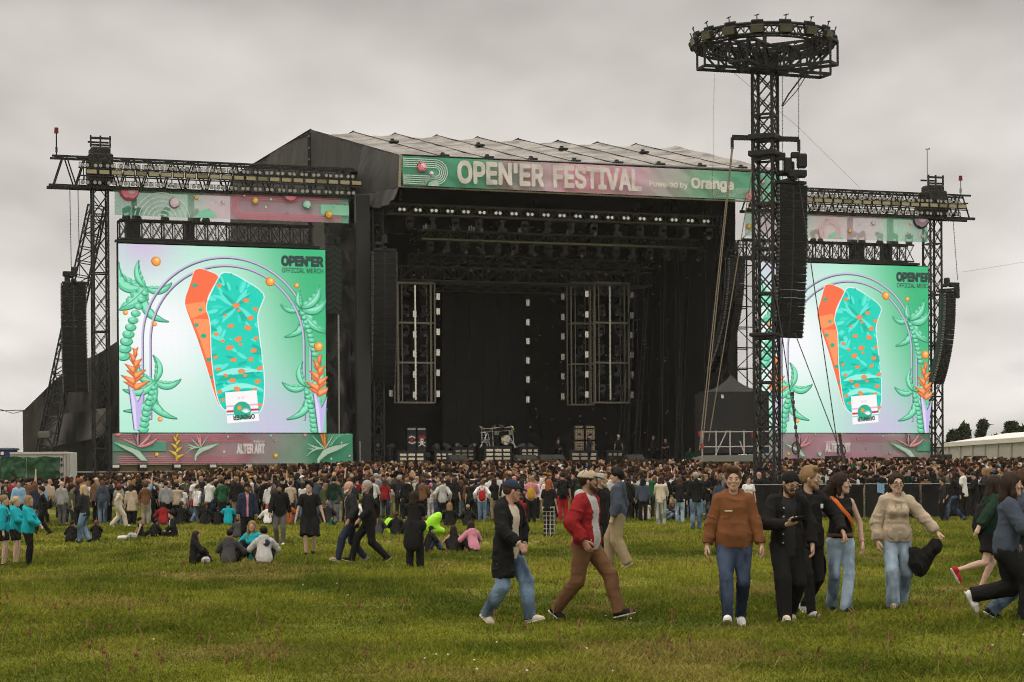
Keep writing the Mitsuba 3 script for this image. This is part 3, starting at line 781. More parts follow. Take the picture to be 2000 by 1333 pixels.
def screen_art():
    A = Art(0.007); P = lambda *p: Polygon(p)
    def palm(c, fr, trunk, sc):
        for tip, b, w in fr:
            f = frond(c, tip, b, w); A.lay('palm', 'leafdark', affinity.translate(f.buffer(2.5), 0, 4)); A.lay('palm', 'leaf', f); A.lay('palm', 'leaflight', affinity.translate(f.buffer(-w * 0.30), 0, -w * 0.16))
            A.lay('palm', 'leafdark', LineString(curve(c, tip, b * 0.94, 10)).buffer(1.6))
        t = curve(*trunk[:2], trunk[2], int(trunk[3])); r = np.linspace(trunk[4], trunk[5], len(t))
        for (x, y), k in zip(t[::-1], r[::-1]):
            e = lambda f, dx=0, dy=0: affinity.scale(Point(x + dx, y + dy).buffer(k * f, 6), 1.15, 0.82)
            A.lay('palm', 'leafdark', e(1.06, 0, 3)); A.lay('palm', 'leaf', e(0.94)); A.lay('palm', 'leaflight', e(0.5, -k * 0.25, -k * 0.2))
    def arch(xl, xr, top, bot, w):
        cx, rx_ = (xl + xr) / 2, (xr - xl) / 2; a = np.linspace(np.pi, 0, 40); cy = top + rx_ * 1.005
        pts = [(xl, bot)] + [(cx + rx_ * np.cos(t), cy - rx_ * 1.005 * np.sin(t)) for t in a] + [(xr, bot)]
        l = LineString(pts); A.lay('arch', 'ink', affinity.translate(l.buffer(w / 2 + 1.5, cap_style=2), 2, 3)); A.lay('arch', 'arch', l.buffer(w / 2, cap_style=2)); A.lay('arch', 'archlight', affinity.translate(l.buffer(w / 5, cap_style=2), -1.5, -1.5))
    o = lambda x, y: (x - 78, y - 60)
    palm(o(228, 300), [(o(372, 272), 0.30, 26), (o(352, 492), 0.42, 30), (o(82, 215), -0.28, 34), (o(80, 165), -0.55, 36), (o(190, 150), -0.25, 24), (o(78, 430), -0.12, 44)], (o(222, 335), o(100, 690), 0.07, 10, 17, 33), 1)
    arch(o(205, 0)[0], o(1157, 0)[0], o(0, 120)[1], o(0, 1045)[1], 11); 
    palm(o(1105, 395), [(o(988, 382), -0.28, 22), (o(1010, 568), -0.45, 26), (o(1246, 540), 0.15, 32), (o(1250, 345), 0.35, 34), (o(1215, 268), 0.25, 30), (o(1100, 300), -0.2, 22)], (o(1112, 432), o(1185, 665), -0.05, 10, 13, 20), 1)
    arch(o(247, 0)[0], o(1118, 0)[0], o(0, 168)[1], o(0, 1050)[1], 11)
    palm(o(270, 830), [(o(416, 818), 0.32, 26), (o(392, 1042), 0.42, 28), (o(262, 685), 0.3, 24), (o(180, 735), -0.4, 26), (o(98, 1000), -0.42, 30), (o(95, 880), -0.3, 28)], (o(264, 870), o(205, 1104), 0.05, 9, 15, 25), 1)
    palm(o(1125, 850), [(o(990, 832), -0.28, 24), (o(1015, 1044), -0.42, 26), (o(1250, 985), 0.12, 34), (o(1108, 712), -0.3, 24), (o(1215, 722), 0.4, 26)], (o(1132, 890), o(1176, 1105), -0.05, 9, 14, 22), 1)
    for cx, top, ln in ((o(158, 0)[0], o(0, 655)[1], 205), (o(1197, 0)[0], o(0, 682)[1], 205)):
        k = cx + 2
        st = [(-38, 172), (-6, 455), (20, 455), (48, 232), (14, 300), (2, 260)]
        A.lay('flower', 'ink', Polygon([(k + x - 2, top + y) for x, y in st]).buffer(2)); A.lay('flower', 'lilac', Polygon([(k + x, top + y) for x, y in st])); A.lay('flower', 'lilaclight', Polygon([(k - 30, top + 190), (k - 2, top + 455), (k + 8, top + 455), (k + 0, top + 300)]))
        for j in range(6, -1, -1):
            y = top + ln * j / 6.5; w = 16 + 10.5 * j; sg = -1 if j % 2 else 1; x = k - 4 + sg * 4
            b = Polygon([(x - sg * 9, y + 8), (x + sg * w, y - 12), (x + sg * w * 0.55, y + 16), (x + sg * 4, y + 40), (x - sg * 7, y + 30)]); c = Polygon([(x + sg * 9, y + 4), (x - sg * w * 0.8, y - 8), (x - sg * w * 0.4, y + 14), (x, y + 34)])
            for g in (c, b): A.lay('flower', 'bractdark', affinity.translate(g.buffer(2.5), 0, 3)); A.lay('flower', 'bract', g); A.lay('flower', 'bractlight', affinity.translate(g.buffer(-6), sg, -2))
    for x, y, r in ((277, 160, 27), (918, 258, 26), (1070, 276, 15), (106, 453, 14), (266, 513, 14), (1194, 627, 27), (293, 1050, 14)):
        x, y = o(x, y)
        for kx, (dx, dy, f) in zip(('fruitdark', 'fruit', 'fruitlight', 'fruitspot'), ((0, 0, 1), (0.08, -0.1, 0.88), (0.18, -0.24, 0.5), (0.26, -0.34, 0.2))): A.lay('fruit', kx, Point(x + dx * r, y + dy * r).buffer(r * f, 8))
    def sock(pts):
        q = np.array([o(*p) for p in pts], float)
        for _ in range(2): r = np.roll(q, -1, 0); q = np.stack([q * 0.8 + r * 0.2, q * 0.2 + r * 0.8], 1).reshape(-1, 2)
        return Polygon(q).buffer(3)
    s1 = sock([(497, 187), (632, 232), (592, 290), (556, 360), (556, 420), (584, 490), (582, 700), (612, 900), (632, 978), (608, 930), (560, 760), (510, 600), (465, 480), (432, 385), (470, 280)])
    A.lay('sock', 'white', s1.buffer(3)); A.lay('sock', 'orange', s1); A.lay('sock', 'orangelight', Polygon([o(*p) for p in ((436, 400), (545, 380), (560, 440), (470, 480))]).intersection(s1)); A.lay('sock', 'orangelight', s1.buffer(-14).intersection(sbox(*o(480, 480), *o(600, 700))))
    for x, y, r in ((490, 290, 13), (522, 428, 10), (498, 515, 12), (538, 576, 14), (566, 710, 13), (576, 810, 11), (514, 606, 6)): A.lay('sock', 'tealspot', affinity.scale(Point(*o(x, y)).buffer(r, 5), 1.1, 0.9).intersection(s1))
    s2 = sock([(657, 195), (888, 325), (856, 400), (836, 460), (848, 560), (862, 690), (876, 800), (873, 950), (845, 1018), (655, 1000), (615, 930), (584, 700), (582, 490), (553, 410), (600, 300)])
    A.lay('sock', 'white', s2.buffer(5)); A.lay('sock', 'teal', s2)
    rg = np.random.default_rng(8)
    for k in range(90):
        x, y = rg.uniform(560, 885), rg.uniform(205, 1000); r = rg.uniform(6, 26); d = ((x - 718) ** 2 + (y - 400) ** 2) ** 0.5; g = affinity.rotate(affinity.scale(Point(*o(x, y)).buffer(r, 4), 1.7, 0.55), math.degrees(math.atan2(y - 400, x - 718)) if d < 190 else rg.uniform(-40, 40))
        A.lay('sock', ('tealdeep', 'teallight', 'teallight', 'tealsoft')[k % 4], g.intersection(s2))
    for a in (-150, -60, 35, 128): A.lay('sock', 'teallight', frond2(o(718, 405), (o(718, 405)[0] + 130 * math.cos(math.radians(a)), o(718, 405)[1] + 120 * math.sin(math.radians(a))), 0.06, 17).intersection(s2)); A.lay('sock', 'tealdeep', frond2(o(718, 405), (o(718, 405)[0] + 120 * math.cos(math.radians(a + 16)), o(718, 405)[1] + 110 * math.sin(math.radians(a + 16))), 0.06, 11).intersection(s2))
    for y, b in ((800, 0.12), (905, 0.25)): A.lay('sock', 'tealpale', frond2(o(600, y), o(872, y - 25), -b, 16).intersection(s2)); A.lay('sock', 'tealdeep', frond2(o(600, y + 34), o(870, y + 10), -b, 13).intersection(s2))
    for x, y, r in ((625, 290, 14), (775, 371, 17), (718, 400, 20), (800, 470, 18), (688, 518, 17), (785, 526, 20), (605, 566, 14), (730, 592, 20), (640, 605, 12), (680, 642, 20), (816, 656, 17), (742, 622, 11), (828, 420, 15), (829, 586, 14), (600, 698, 13), (702, 711, 16), (800, 706, 15), (617, 765, 14), (746, 775, 19), (850, 757, 17),
                    (657, 800, 13), (695, 828, 18), (838, 832, 17), (766, 800, 11), (622, 893, 14), (822, 880, 14), (720, 876, 18), (850, 966, 14), (655, 458, 10), (733, 430, 11), (640, 940, 11)):
        A.lay('sock', 'spot', affinity.rotate(affinity.scale(Point(*o(x, y)).buffer(r, 4), 1.1, 0.72), (x * 7) % 50 - 25).intersection(s2))
    lab = Polygon([o(*p) for p in ((652, 897), (831, 883), (845, 1057), (664, 1073))]); A.lay('label', 'white', lab)
    A.lay('label', 'pink', Polygon([o(*p) for p in ((657, 972), (838, 958), (839, 968), (658, 982))])); A.lay('label', 'crimson', Polygon([o(*p) for p in ((660, 1000), (842, 986), (843, 998), (661, 1012))])); A.lay('label', 'aqua', Polygon([o(*p) for p in ((661, 1020), (843, 1006), (844, 1014), (662, 1028))]))
    A.lay('label', 'tealspot', Point(*o(748, 998)).buffer(50, 10)); A.lay('label', 'fruit', Point(*o(733, 984)).buffer(13, 6))
    for a in range(-60, 61, 24): A.lay('label', 'white', frond(o(768, 1012), (o(768, 1012)[0] + 30 * math.sin(math.radians(a)), o(768, 1012)[1] - 30 * math.cos(math.radians(a))), 0.05, 4))
    up = lambda g: affinity.scale(g, 1, -1, origin=(0, 0))
    t = text_poly("OPEN'ER", 24, 0, 124, 0, 0.05); t = affinity.rotate(up(t), 175, origin=(62, -12)); a, b, c, d = t.bounds; A.lay('label', 'ink', affinity.translate(t, o(695, 0)[0] - a, o(0, 1018)[1] - b))
    t = text_poly('42-46', 13, 0, 38, 0); t = affinity.rotate(up(t), 175, origin=(20, 0)); a, b, c, d = t.bounds; A.lay('label', 'pink', affinity.translate(t, o(722, 0)[0] - a, o(0, 920)[1] - b))
    A.lay('lettering', 'ink', affinity.translate(up(text_poly("OPEN'ER", 50, *(o(975, 0)[0], o(1219, 0)[0]), 0, 0.09)), 0, o(0, 164)[1])); A.lay('lettering', 'ink', affinity.translate(up(text_poly('OFFICIAL MERCH', 27, *(o(979, 0)[0], o(1219, 0)[0]), 0)), 0, o(0, 206)[1]))
    return A


SCREEN = screen_art()


ORD = 'first second third fourth fifth sixth seventh eighth ninth tenth eleventh twelfth thirteenth fourteenth fifteenth sixteenth seventeenth eighteenth nineteenth twentieth twenty-first twenty-second twenty-third twenty-fourth twenty-fifth twenty-sixth'.split()


def glow(rgb, f=1.0): return {'type': 'area', 'radiance': {'type': 'rgb', 'value': [c * f * 0.5 ** exposure for c in srgb(*rgb)]}}


def led_screen(s0, s1, z0, z1, v, label):
    w, h = s1 - s0, z1 - z0
    key = thing('led_screen', label, 'screen', 'big screens beside the stage')
    fr = M(); fr.box([(s0 + s1) / 2, v + 0.16, (z0 + z1) / 2], [w + 0.16, 0.26, h + 0.12], 0.02)
    put(key, 'cabinet', fr.out(), BLK, to=STG)
    def back(p, n, uv):
        x, y = (st_s(p) - s0) / w, (z1 - p.z) / h
        d = lambda cx, cy, rr: dr.exp(-(dr.square(x - cx) + dr.square((y - cy) * 0.9)) / (rr * rr))
        c = mikit.mix(srgb(164, 232, 202), srgb(226, 246, 240), d(0.22, 0.48, 0.42))
        c = mikit.mix(c, srgb(250, 250, 252), d(0.2, 0.46, 0.2)); c = mikit.mix(c, srgb(214, 190, 224), d(0.12, -0.02, 0.16) * 0.9)
        c = mikit.mix(c, srgb(206, 192, 226), d(0.74, 1.0, 0.26) * 0.9); c = mikit.mix(c, srgb(62, 186, 126), mikit.smoothstep(0.55, 1.02, x + 0.22 * (0.5 - y)) * (1 - 0.75 * d(0.75, 1.0, 0.3)))
        line = 1 - 0.05 * mikit.smoothstep(0.46, 0.5, dr.abs(x * 24 - dr.floor(x * 24) - 0.5)) - 0.05 * mikit.smoothstep(0.46, 0.5, dr.abs(y * 22 - dr.floor(y * 22) - 0.5))
        return c * line * 0.5 ** exposure
    b = np.array([[s0, v, z0], [s1, v, z0], [s1, v, z1], [s0, v, z1]])
    put(key, 'display', (b, np.array([[0, 1, 2], [0, 2, 3]])), DRK, to=STG, uv=np.array([[0, 0], [1, 0], [1, 1], [0, 1.0]]), emitter={'type': 'area', 'radiance': mikit.proc(back)})
    for name, k, m in SCREEN.meshes():
        vv = np.asarray(m.vertices).copy(); q = np.column_stack([s0 + vv[:, 0] / BW * w, v - 0.008 + vv[:, 1] * 0.25, z1 - np.clip(vv[:, 2], 0, BH) / BH * h]); q[:, 0] = np.clip(q[:, 0], s0, s1)
        put(key, 'picture_' + name, trimesh.Trimesh(q, m.faces[:, ::-1], process=False), DRK, to=STG, emitter=glow(LED[k]), kind='stuff')
    return key
# ---------------------------------------------------------------- helpers for copies of one kind
def proto(*parts):
    return [(n, m if isinstance(m, dict) else mikit.ply(m, None, sm), b) for n, m, b, sm in parts]


def place(pr, key, to):
    own = {}
    for n, d, b in pr:
        if '>' in n:
            a, c = n.split('>'); put(own[a], c, d, b, to=to)
        else:
            own[n] = put(key, n, d, b, to=to)


def S3(s, v, z): return np.array([OX + s * CY - v * SY, OY + s * SY + v * CY, z])
def at(s, v, z, yaw=0.0, flip=False):
    t = STG @ T().translate([s, v, z]).rotate([0, 0, 1], yaw)
    return t @ T().rotate([1, 0, 0], 180) if flip else t


def cyl(p, q, r, n=12): return M().tube([p, q], r, n).out()


# lamps: a pair of round lamps in a yoke; a flat strip panel
def pair_lamp(lm):
    b = M()
    for x in (-0.14, 0.14): b.tube([[x, -0.02, 0], [x, 0.2, 0]], np.array([0.125, 0.09]), 10)
    b.box([0, 0.12, 0.16], [0.62, 0.05, 0.03]).box([0, 0.12, -0.16], [0.62, 0.05, 0.03]).box([-0.31, 0.12, 0], [0.03, 0.05, 0.34]).box([0.31, 0.12, 0], [0.03, 0.05, 0.34]).box([0, 0.16, 0.3], [0.05, 0.05, 0.26])
    l = [M().tube([[x, -0.025, 0], [x, -0.032, 0]], 0.105, 10).out() for x in (-0.14, 0.14)]
    return proto(('housing', b.out(), BLK, False), ('lens', l[0], lm, False), ('lens', l[1], lm, False))


PAIR, PAIRD = pair_lamp(LENS), pair_lamp(LENS2)
def strip(m): return proto(('housing', M().box([0, 0.06, 0], [0.66, 0.12, 0.32], 0.01).out(), BLK, False), ('lens', M().box([0, -0.004, 0], [0.56, 0.012, 0.22], 0.004).out(), m, False))
STRIPS = [strip(WARM), strip(WARM2)]


def moving_head():
    b = M().box([0, 0, 0.09], [0.42, 0.34, 0.18], 0.03).out()
    y = M()
    for s in (-1, 1): y.box([s * 0.21, 0, 0.42], [0.06, 0.16, 0.5], 0.02)
    y.box([0, 0, 0.2], [0.46, 0.18, 0.06], 0.02)
    h = M().tube([[0, 0.2, 0.47], [0, 0.12, 0.51], [0, -0.1, 0.62], [0, -0.28, 0.7]], np.array([0.12, 0.17, 0.17, 0.14]), 10).out()
    return proto(('base', b, DRM, False), ('yoke', y.out(), DRM, False), ('head', h, DRM, False), ('lens', M().tube([[0, -0.281, 0.7], [0, -0.285, 0.702]], 0.11, 10).out(), mat('dim_glass', (0.25, 0.24, 0.22), 0.2, 0.6), False))


HEAD = moving_head()
STROBE = proto(('housing', M().box([0, 0.07, 0], [0.30, 0.12, 0.46], 0.01).out(), BLK, False), ('lens', M().box([-0.062, 0, 0], [0.11, 0.012, 0.42]).box([0.062, 0, 0], [0.11, 0.012, 0.42]).out(), mat('strobe_white', (0.97, 0.93, 0.84), 0.3, 0.6, 0.9), False))


# ---------------------------------------------------------------- the two wings: tower, lamp beam, printed banners, screen, deck edge
def lattice_tower(s, v, w, d, z0, z1, label, name='lattice_tower', yaw=0.0, head=True, group=None):
    key = thing(name, label, 'tower', group)
    t = at(s, v, 0, yaw); c = M(); br = M()
    for x in (-1, 1):
        for y in (-1, 1): c.bar([x * w / 2, y * d / 2, z0], [x * w / 2, y * d / 2, z1], 0.11)
    n = max(2, int(round((z1 - z0) / 1.15))); st = np.linspace(z0, z1, n + 1)
    for k in range(n):
        a, b = st[k], st[k + 1]
        for (x0, y0), (x1, y1) in (((-1, -1), (1, -1)), ((1, -1), (1, 1)), ((1, 1), (-1, 1)), ((-1, 1), (-1, -1))):
            p, q = np.array([x0 * w / 2, y0 * d / 2, 0]), np.array([x1 * w / 2, y1 * d / 2, 0]); A, B = [0, 0, a], [0, 0, b]
            br.bar(p + A, q + B, 0.045); br.bar(q + A, p + B, 0.045)
            if k % 3 == 0: br.bar(p + A, q + A, 0.075)
    put(key, 'chord', c.out(), BLK, to=t, kind='stuff'); put(key, 'brace', br.out(), BLK, to=t, kind='stuff')
    base = M().box([0, 0, z0 + 0.06], [w + 0.7, d + 0.7, 0.12], 0.02).out(); put(key, 'base_plate', base, BLK, to=t)
    if head:
        h = M(); h.box([0, -0.1, z1 - 0.75], [w + 0.55, d + 0.5, 1.7], 0.08).box([0, -0.1, z1 + 0.25], [w + 0.3, d + 0.3, 0.5], 0.12)
        put(key, 'sleeve_block', h.out(), DRK, to=t)
        r = M()
        for x in (-0.55, 0, 0.55): r.bar([x, -0.5, z1 + 0.45], [x, -0.5, z1 + 1.15], 0.09)
        r.bar([-0.6, -0.5, z1 + 1.0], [0.6, -0.5, z1 + 1.0], 0.12).bar([-0.6, -0.5, z1 + 0.6], [0.6, -0.5, z1 + 0.6], 0.1).bar([-0.6, 0.4, z1 + 0.9], [0.6, 0.4, z1 + 0.9], 0.1)
        put(key, 'pulley_frame', r.out(), BLK, to=t)
    return key


PALE = dict(green=srgb(78, 140, 120), mint=srgb(126, 184, 160), lilac=srgb(182, 158, 172), mauve=srgb(160, 112, 130), rose=srgb(186, 104, 118), rosedark=srgb(110, 52, 62), roselight=srgb(222, 160, 164), cream=srgb(226, 214, 200), sea=srgb(120, 186, 164), sealight=srgb(178, 222, 200), plum=srgb(86, 70, 88), plumlight=srgb(132, 112, 130),
            leaf=srgb(126, 178, 146), leafdark=srgb(48, 86, 66), leaflight=srgb(166, 208, 176), amber=srgb(214, 142, 44), amberdark=srgb(122, 70, 24), amberlight=srgb(240, 190, 90), rust=srgb(176, 88, 50), rustdark=srgb(96, 42, 22), ink=srgb(48, 44, 44), letter=srgb(232, 224, 208), pinkline=srgb(196, 110, 128))
lite = lambda c: tuple(min(0.85, x * 1.75 + 0.015) for x in c)
for k, c in PALE.items(): mat('print_' + k, lite(c) if k not in ('ink',) else c, 0.65, 0.2)
BALLS = dict(rose=('rosedark', 'rose', 'roselight', 'cream'), lilac=('plum', 'lilac', 'cream', 'letter'), mint=('leafdark', 'sea', 'sealight', 'letter'), amber=('amberdark', 'amber', 'amberlight', 'cream'), plum=('ink', 'plumlight', 'lilac', 'cream'))


def cloth_tone(s0, s1, z0, z1, stops, alpha=0.0, waves=()):
    def fn(p, n, uv):
        x = (st_s(p) - s0) / (s1 - s0); z = (p.z - z0) / (z1 - z0); c = mi.Color3f(*lite(stops[0][1]))
        for (a, ca), (b, cb) in zip(stops, stops[1:]): c = mikit.mix(c, lite(cb), mikit.smoothstep(a, b, x + 0.05 * (mikit.noise(x * 7, z * 1.2, 1.0) - 0.5)))
        return c * (0.9 + 0.2 * mikit.fbm(x * 40, z * 3, 3.0, 3))
    return mikit.proc(fn)


def stadium(A, key, x0, x1, z0, z1, n, gap, w, right=True, cap_only=False):
    """Concentric running-track lines, closed on one side."""
    for k in range(n):
        d = k * gap; r = (z1 - z0) / 2 - d; cz = (z0 + z1) / 2
        if r <= 0.02: break
        a = np.linspace(np.pi / 2, -np.pi / 2, 20); e = (x1 - (z1 - z0) / 2) if right else (x0 + (z1 - z0) / 2)
        pts = [(x0 if right else x1, cz + r)] + [(e + (1 if right else -1) * r * np.cos(t), cz + r * np.sin(t)) for t in a] + [(x0 if right else x1, cz - r)]
        A.lay('print_line', key, LineString(pts).buffer(w, cap_style=2))


def banner(key, A, s0, s1, z0, z1, v, tone, scrim=0.0, warp=None, edge=None):
    b = {'type': 'twosided', 'bsdf': {'type': 'diffuse', 'reflectance': tone}}
    if scrim:
        b = {'type': 'blendbsdf', 'weight': 1 - scrim, 'a': {'type': 'null'}, 'b': b}
    nm = key + '_cloth'; scene[nm] = b
    base = Art(); base.lay('cloth', nm, sbox(s0, z0, s1, z1)); clip = sbox(s0 + 0.01, z0 + 0.01, s1 - 0.01, z1 - 0.01)
    for n, k, m in base.meshes(edge, warp, v): put(key, 'cloth', m, nm, bool(warp), to=STG)
    for kk, L in A.items.items(): A.items[kk] = [(g.buffer(0).intersection(clip), i) for g, i in L]
    for n, k, m in A.meshes(edge, warp, v, lambda i: 0.085 / A.gap + i * (0.5 if A.n > 12 else 1)): put(key, n, m, 'print_' + k, bool(warp), to=STG, kind='stuff')


def flower(A, x, z, sc, kind):
    """Bird-of-paradise and heliconia motifs of the lower banners, about 1.6 m tall at scale 1."""
    f = lambda tip, b, w, cols, c=(0, 0): [A.lay('flower', k, affinity.translate(affinity.scale(g, sc, sc, origin=(0, 0)), x + dx * sc, z - dx * sc)) for k, g, dx in ((cols[0], frond2(c, tip, b, w).buffer(0.012), 0.012), (cols[1], frond2(c, tip, b, w), 0), (cols[2], frond2(c, tip, b, w * 0.35), -0.01))]
    G, R_, U, O_ = ('leafdark', 'leaf', 'leaflight'), ('rosedark', 'rose', 'roselight'), ('ink', 'plum', 'plumlight'), ('rustdark', 'rust', 'amber')
    if kind in ('big', 'bigr'):
        s = 1
        for t, b, w, c in (((-1.15, 0.55), -0.08, 0.05, R_), ((-0.45, 1.25), -0.12, 0.10, U), ((-0.12, 1.3), -0.1, 0.09, U), ((0.02, 1.3), 0.05, 0.05, R_), ((0.95, 1.05), -0.12, 0.12, R_), ((1.35, 0.62), -0.16, 0.11, R_)): f(t, b, w, c)
        for k, g in (('leafdark', 0.03), ('leaf', 0), ('leaflight', -0.06)): A.lay('flower', k, affinity.translate(affinity.scale(Polygon([(-1.75, 0.35), (-0.9, 0.12), (0.1, -0.28), (0.65, -0.95), (0.2, -0.95), (-0.35, -0.45), (-1.0, -0.12)]).buffer(g).buffer(0), sc, sc, origin=(0, 0)), x, z))
    elif kind == 'star':
        for t, b, w, c in (((-0.9, 0.0), 0.1, 0.045, G), ((-0.95, 0.28), 0.15, 0.05, G), ((-0.65, 0.65), 0.06, 0.035, G), ((-0.95, -0.4), -0.3, 0.04, G), ((-0.3, 0.95), -0.05, 0.07, R_ if sc < 1.1 else O_), ((-0.05, 1.0), 0.0, 0.07, R_ if sc < 1.1 else O_), ((0.5, 0.75), 0.04, 0.03, G)): f(t, b, w, c)
        for k, g in (('leafdark', 0.025), ('leaf', 0), ('leaflight', -0.04)): A.lay('flower', k, affinity.translate(affinity.scale(Polygon([(-0.45, -0.9), (-0.42, -0.5), (-0.1, -0.05), (0.35, 0.12), (1.35, 0.32), (0.8, -0.02), (0.1, -0.3), (-0.28, -0.6), (-0.32, -0.9)]).buffer(g).buffer(0), sc, sc, origin=(0, 0)), x, z))
    else:
        for j in range(7, -1, -1):
            zz = 0.9 - j * 0.22; w = 0.08 + 0.05 * j; sg = 1 if j % 2 else -1; c = 0.03 * sg
            P1 = Polygon([(c - 0.05 * sg, zz), (c + sg * w * 1.3, zz + 0.12), (c + sg * w * 0.7, zz - 0.06), (c + 0.02 * sg, zz - 0.26), (c - sg * 0.07, zz - 0.2)])
            for k, g, d in (('amberdark', 0.02, -0.015), ('amber', 0, 0), ('amberlight', -0.035, 0.01)): A.lay('flower', k, affinity.translate(affinity.scale(P1.buffer(g), sc, sc, origin=(0, 0)), x, z + d))
        A.lay('flower', 'amber', sbox(x - 0.06 * sc, z - 1.0 * sc, x + 0.06 * sc, z - 0.6 * sc))


G = PALE
def wing(side):
    L = side == 'left'
    word = 'left' if L else 'right'
    sT = (on(180, 600)[0] + on(217, 600)[0]) / 2 - 0.05 if L else (on(1808, 600)[0] + on(1836, 600)[0]) / 2 + 0.1
    zB, zTp = (on(300, 376)[1], on(300, 314)[1]) if L else (on(1750, 427)[1], on(1750, 377)[1])
    lattice_tower(sT, 0.2, 0.84, 0.95, 0.3, zTp + 0.1, 'black lattice tower holding up the ' + ('left lamp beam' if L else 'right lamp beam'), group='towers of the lamp beams')
    b0, b1 = (on(100, 340)[0], on(688, 355)[0]) if L else (34.2, on(1888, 405)[0])
    key = thing('lamp_beam', ('long black truss beam of lamps above the left screen' if L else 'black truss beam of lamps above the right screen'), 'truss')
    c, br = M(), M(); zm = (zB + zTp) / 2
    for y in (-0.5, 0.5):
        c.bar([b0 - (0.2 if L else 0), y, zB + 0.1], [b1 + (0 if L else 0.3), y, zB + 0.1], 0.14, 0.17); c.bar([b0, y, zTp - 0.06], [b1, y, zTp - 0.06], 0.12, 0.12)
    n = int((b1 - b0) / 1.24); xs_ = np.linspace(b0 + 0.1, b1 - 0.1, n + 1)
    for k in range(n):
        for y in (-0.5, 0.5):
            m_ = (xs_[k] + xs_[k + 1]) / 2
            br.bar([xs_[k], y, zB + 0.1], [m_ - 0.1, y, zTp - 0.1], 0.075); br.bar([xs_[k + 1], y, zB + 0.1], [m_ + 0.1, y, zTp - 0.1], 0.075)
        for z in (zB + 0.1, zTp - 0.1): br.bar([xs_[k], -0.5, z], [xs_[k + 1], 0.5, z], 0.06)
    rl = M()
    f0, f1 = (on(150, 342)[0], b1) if L else (b0, b1 - 0.3)
    for z in (zm + 0.24, zm - 0.22): rl.bar([f0, -0.66, z], [f1, -0.66, z], 0.07)
    for x in np.arange(f0 + 0.3, f1, 2.4): rl.bar([x, -0.66, zB + 0.3], [x, -0.66, zTp - 0.2], 0.05)
    put(key, 'chord', c.out(), BLK, to=STG, kind='stuff'); put(key, 'brace', br.out(), BLK, to=STG, kind='stuff'); put(key, 'lamp_rail', rl.out(), BLK, to=STG)
    where = 'left' if L else 'right'
    rg = random.Random(3 if L else 4)
    for k, x in enumerate(np.arange(f0 + 0.4, f1 - 0.2, 0.715)):
        for z, row in ((zTp - 0.55, 'top'), (zB + 0.32, 'bottom')):
            place(PAIRD, thing('twin_lamp', f'black twin lamp, {ORD[k]} from the left in the {row} row of the {where} lamp beam', 'lamp', f'twin lamps, {row} row, {where} beam'), at(x + rg.uniform(-0.05, 0.05), -0.72, z, rg.uniform(-14, 14)))
        w = STRIPS[1 if (k * 7 + 2) % 5 == 0 else 0]
        place(w, thing('strip_lamp', f'{"dull olive" if w is STRIPS[1] else "warm yellow"} strip lamp, {ORD[k]} from the left along the {where} lamp beam', 'lamp', f'{"dull olive" if w is STRIPS[1] else "warm yellow"} strip lamps, {where} beam'), at(x + 0.36, -0.70, zm + 0.02))
    # warning light on a rod
    rx_, rt, rb = ((110, 250, 305) if L else (1876, 344, 383)); s, zt = on(rx_, rt); _, zb = on(rx_, rb)
    key = thing('warning_light', f'red warning light on a thin rod at the {"left end of the left" if L else "right end of the right"} lamp beam', 'warning light')
    put(key, 'rod', M().tube([[s, 0, zb - 0.2], [s, 0, zt - 0.3]], 0.035, 6).box([s, 0, zb + 0.35], [0.12, 0.12, 0.3]).out(), GRY if not L else BLK, to=STG); put(key, 'lamp', M().tube([[s, 0, zt - 0.32], [s, 0, zt]], np.array([0.13, 0.11]), 10).out(), RED, to=STG)
    if not L:
        s, zt = on(1811, 292); _, zb = on(1811, 360); key = thing('antenna_mast', 'thin grey antenna mast standing on the right tower head', 'antenna'); put(key, 'rod', M().tube([[s, 0, zb - 0.3], [s, 0, zt]], 0.035, 6).out(), GRY, to=STG); put(key, 'wind_cups', M().bar([s - 0.14, 0, zt], [s + 0.14, 0, zt], 0.04).box([s + 0.15, 0, zt + 0.03], [0.07, 0.07, 0.08]).out(), BLK, to=STG)
    # screen with its frame truss above
    if L: s0, s1, zt, zb = on(228, 0)[0], on(632, 0)[0], on(430, 482.5)[1], on(430, 845.5)[1]
    else: s1 = on(1809, 0)[0]; s0 = s1 - (on(632, 0)[0] - on(228, 0)[0]); zt, zb = on(1680, 517.5)[1], on(1680, 846)[1]
    led_screen(s0, s1, zb, zt, 0.0, ('bright screen left of the stage showing two socks between palms' if L else 'bright screen right of the stage, partly behind a lattice tower'))
    key = thing('screen_truss', f'black walkway truss along the top of the {where} screen', 'truss')
    t0, t1 = (zt + 0.32, zt + 1.42); a0, a1 = (s0 + 0.1, on(614, 460)[0]) if L else (s0 - 1.2, s1 - 1.0); c, br = M(), M()
    for y in (0.1, 0.9):
        for z in (t0, t1): c.bar([a0, y, z], [a1, y, z], 0.1)
    nb = int((a1 - a0) / 0.62); xs_ = np.linspace(a0, a1, nb + 1)
    for k in range(nb):
        for y in (0.1, 0.9): br.bar([xs_[k], y, t0], [xs_[k + 1], y, t1], 0.045); br.bar([xs_[k + 1], y, t0], [xs_[k], y, t1], 0.045); br.bar([xs_[k], y, t0], [xs_[k], y, t1], 0.05 if k % 2 else 0.08)
    for k, x in enumerate(((260, 372) if L else (1680, 1738))): xx = on(x, 460)[0]; c.box([xx, 0.5, (t0 + t1) / 2], [0.75 if k == 0 else 0.5, 0.7, 1.1])
    br.box([(a0 + a1) / 2, 0.0, t0 - 0.18], [a1 - a0 + 0.6, 0.3, 0.14])
    put(key, 'chord', c.out(), BLK, to=STG, kind='stuff'); put(key, 'brace', br.out(), BLK, to=STG, kind='stuff')
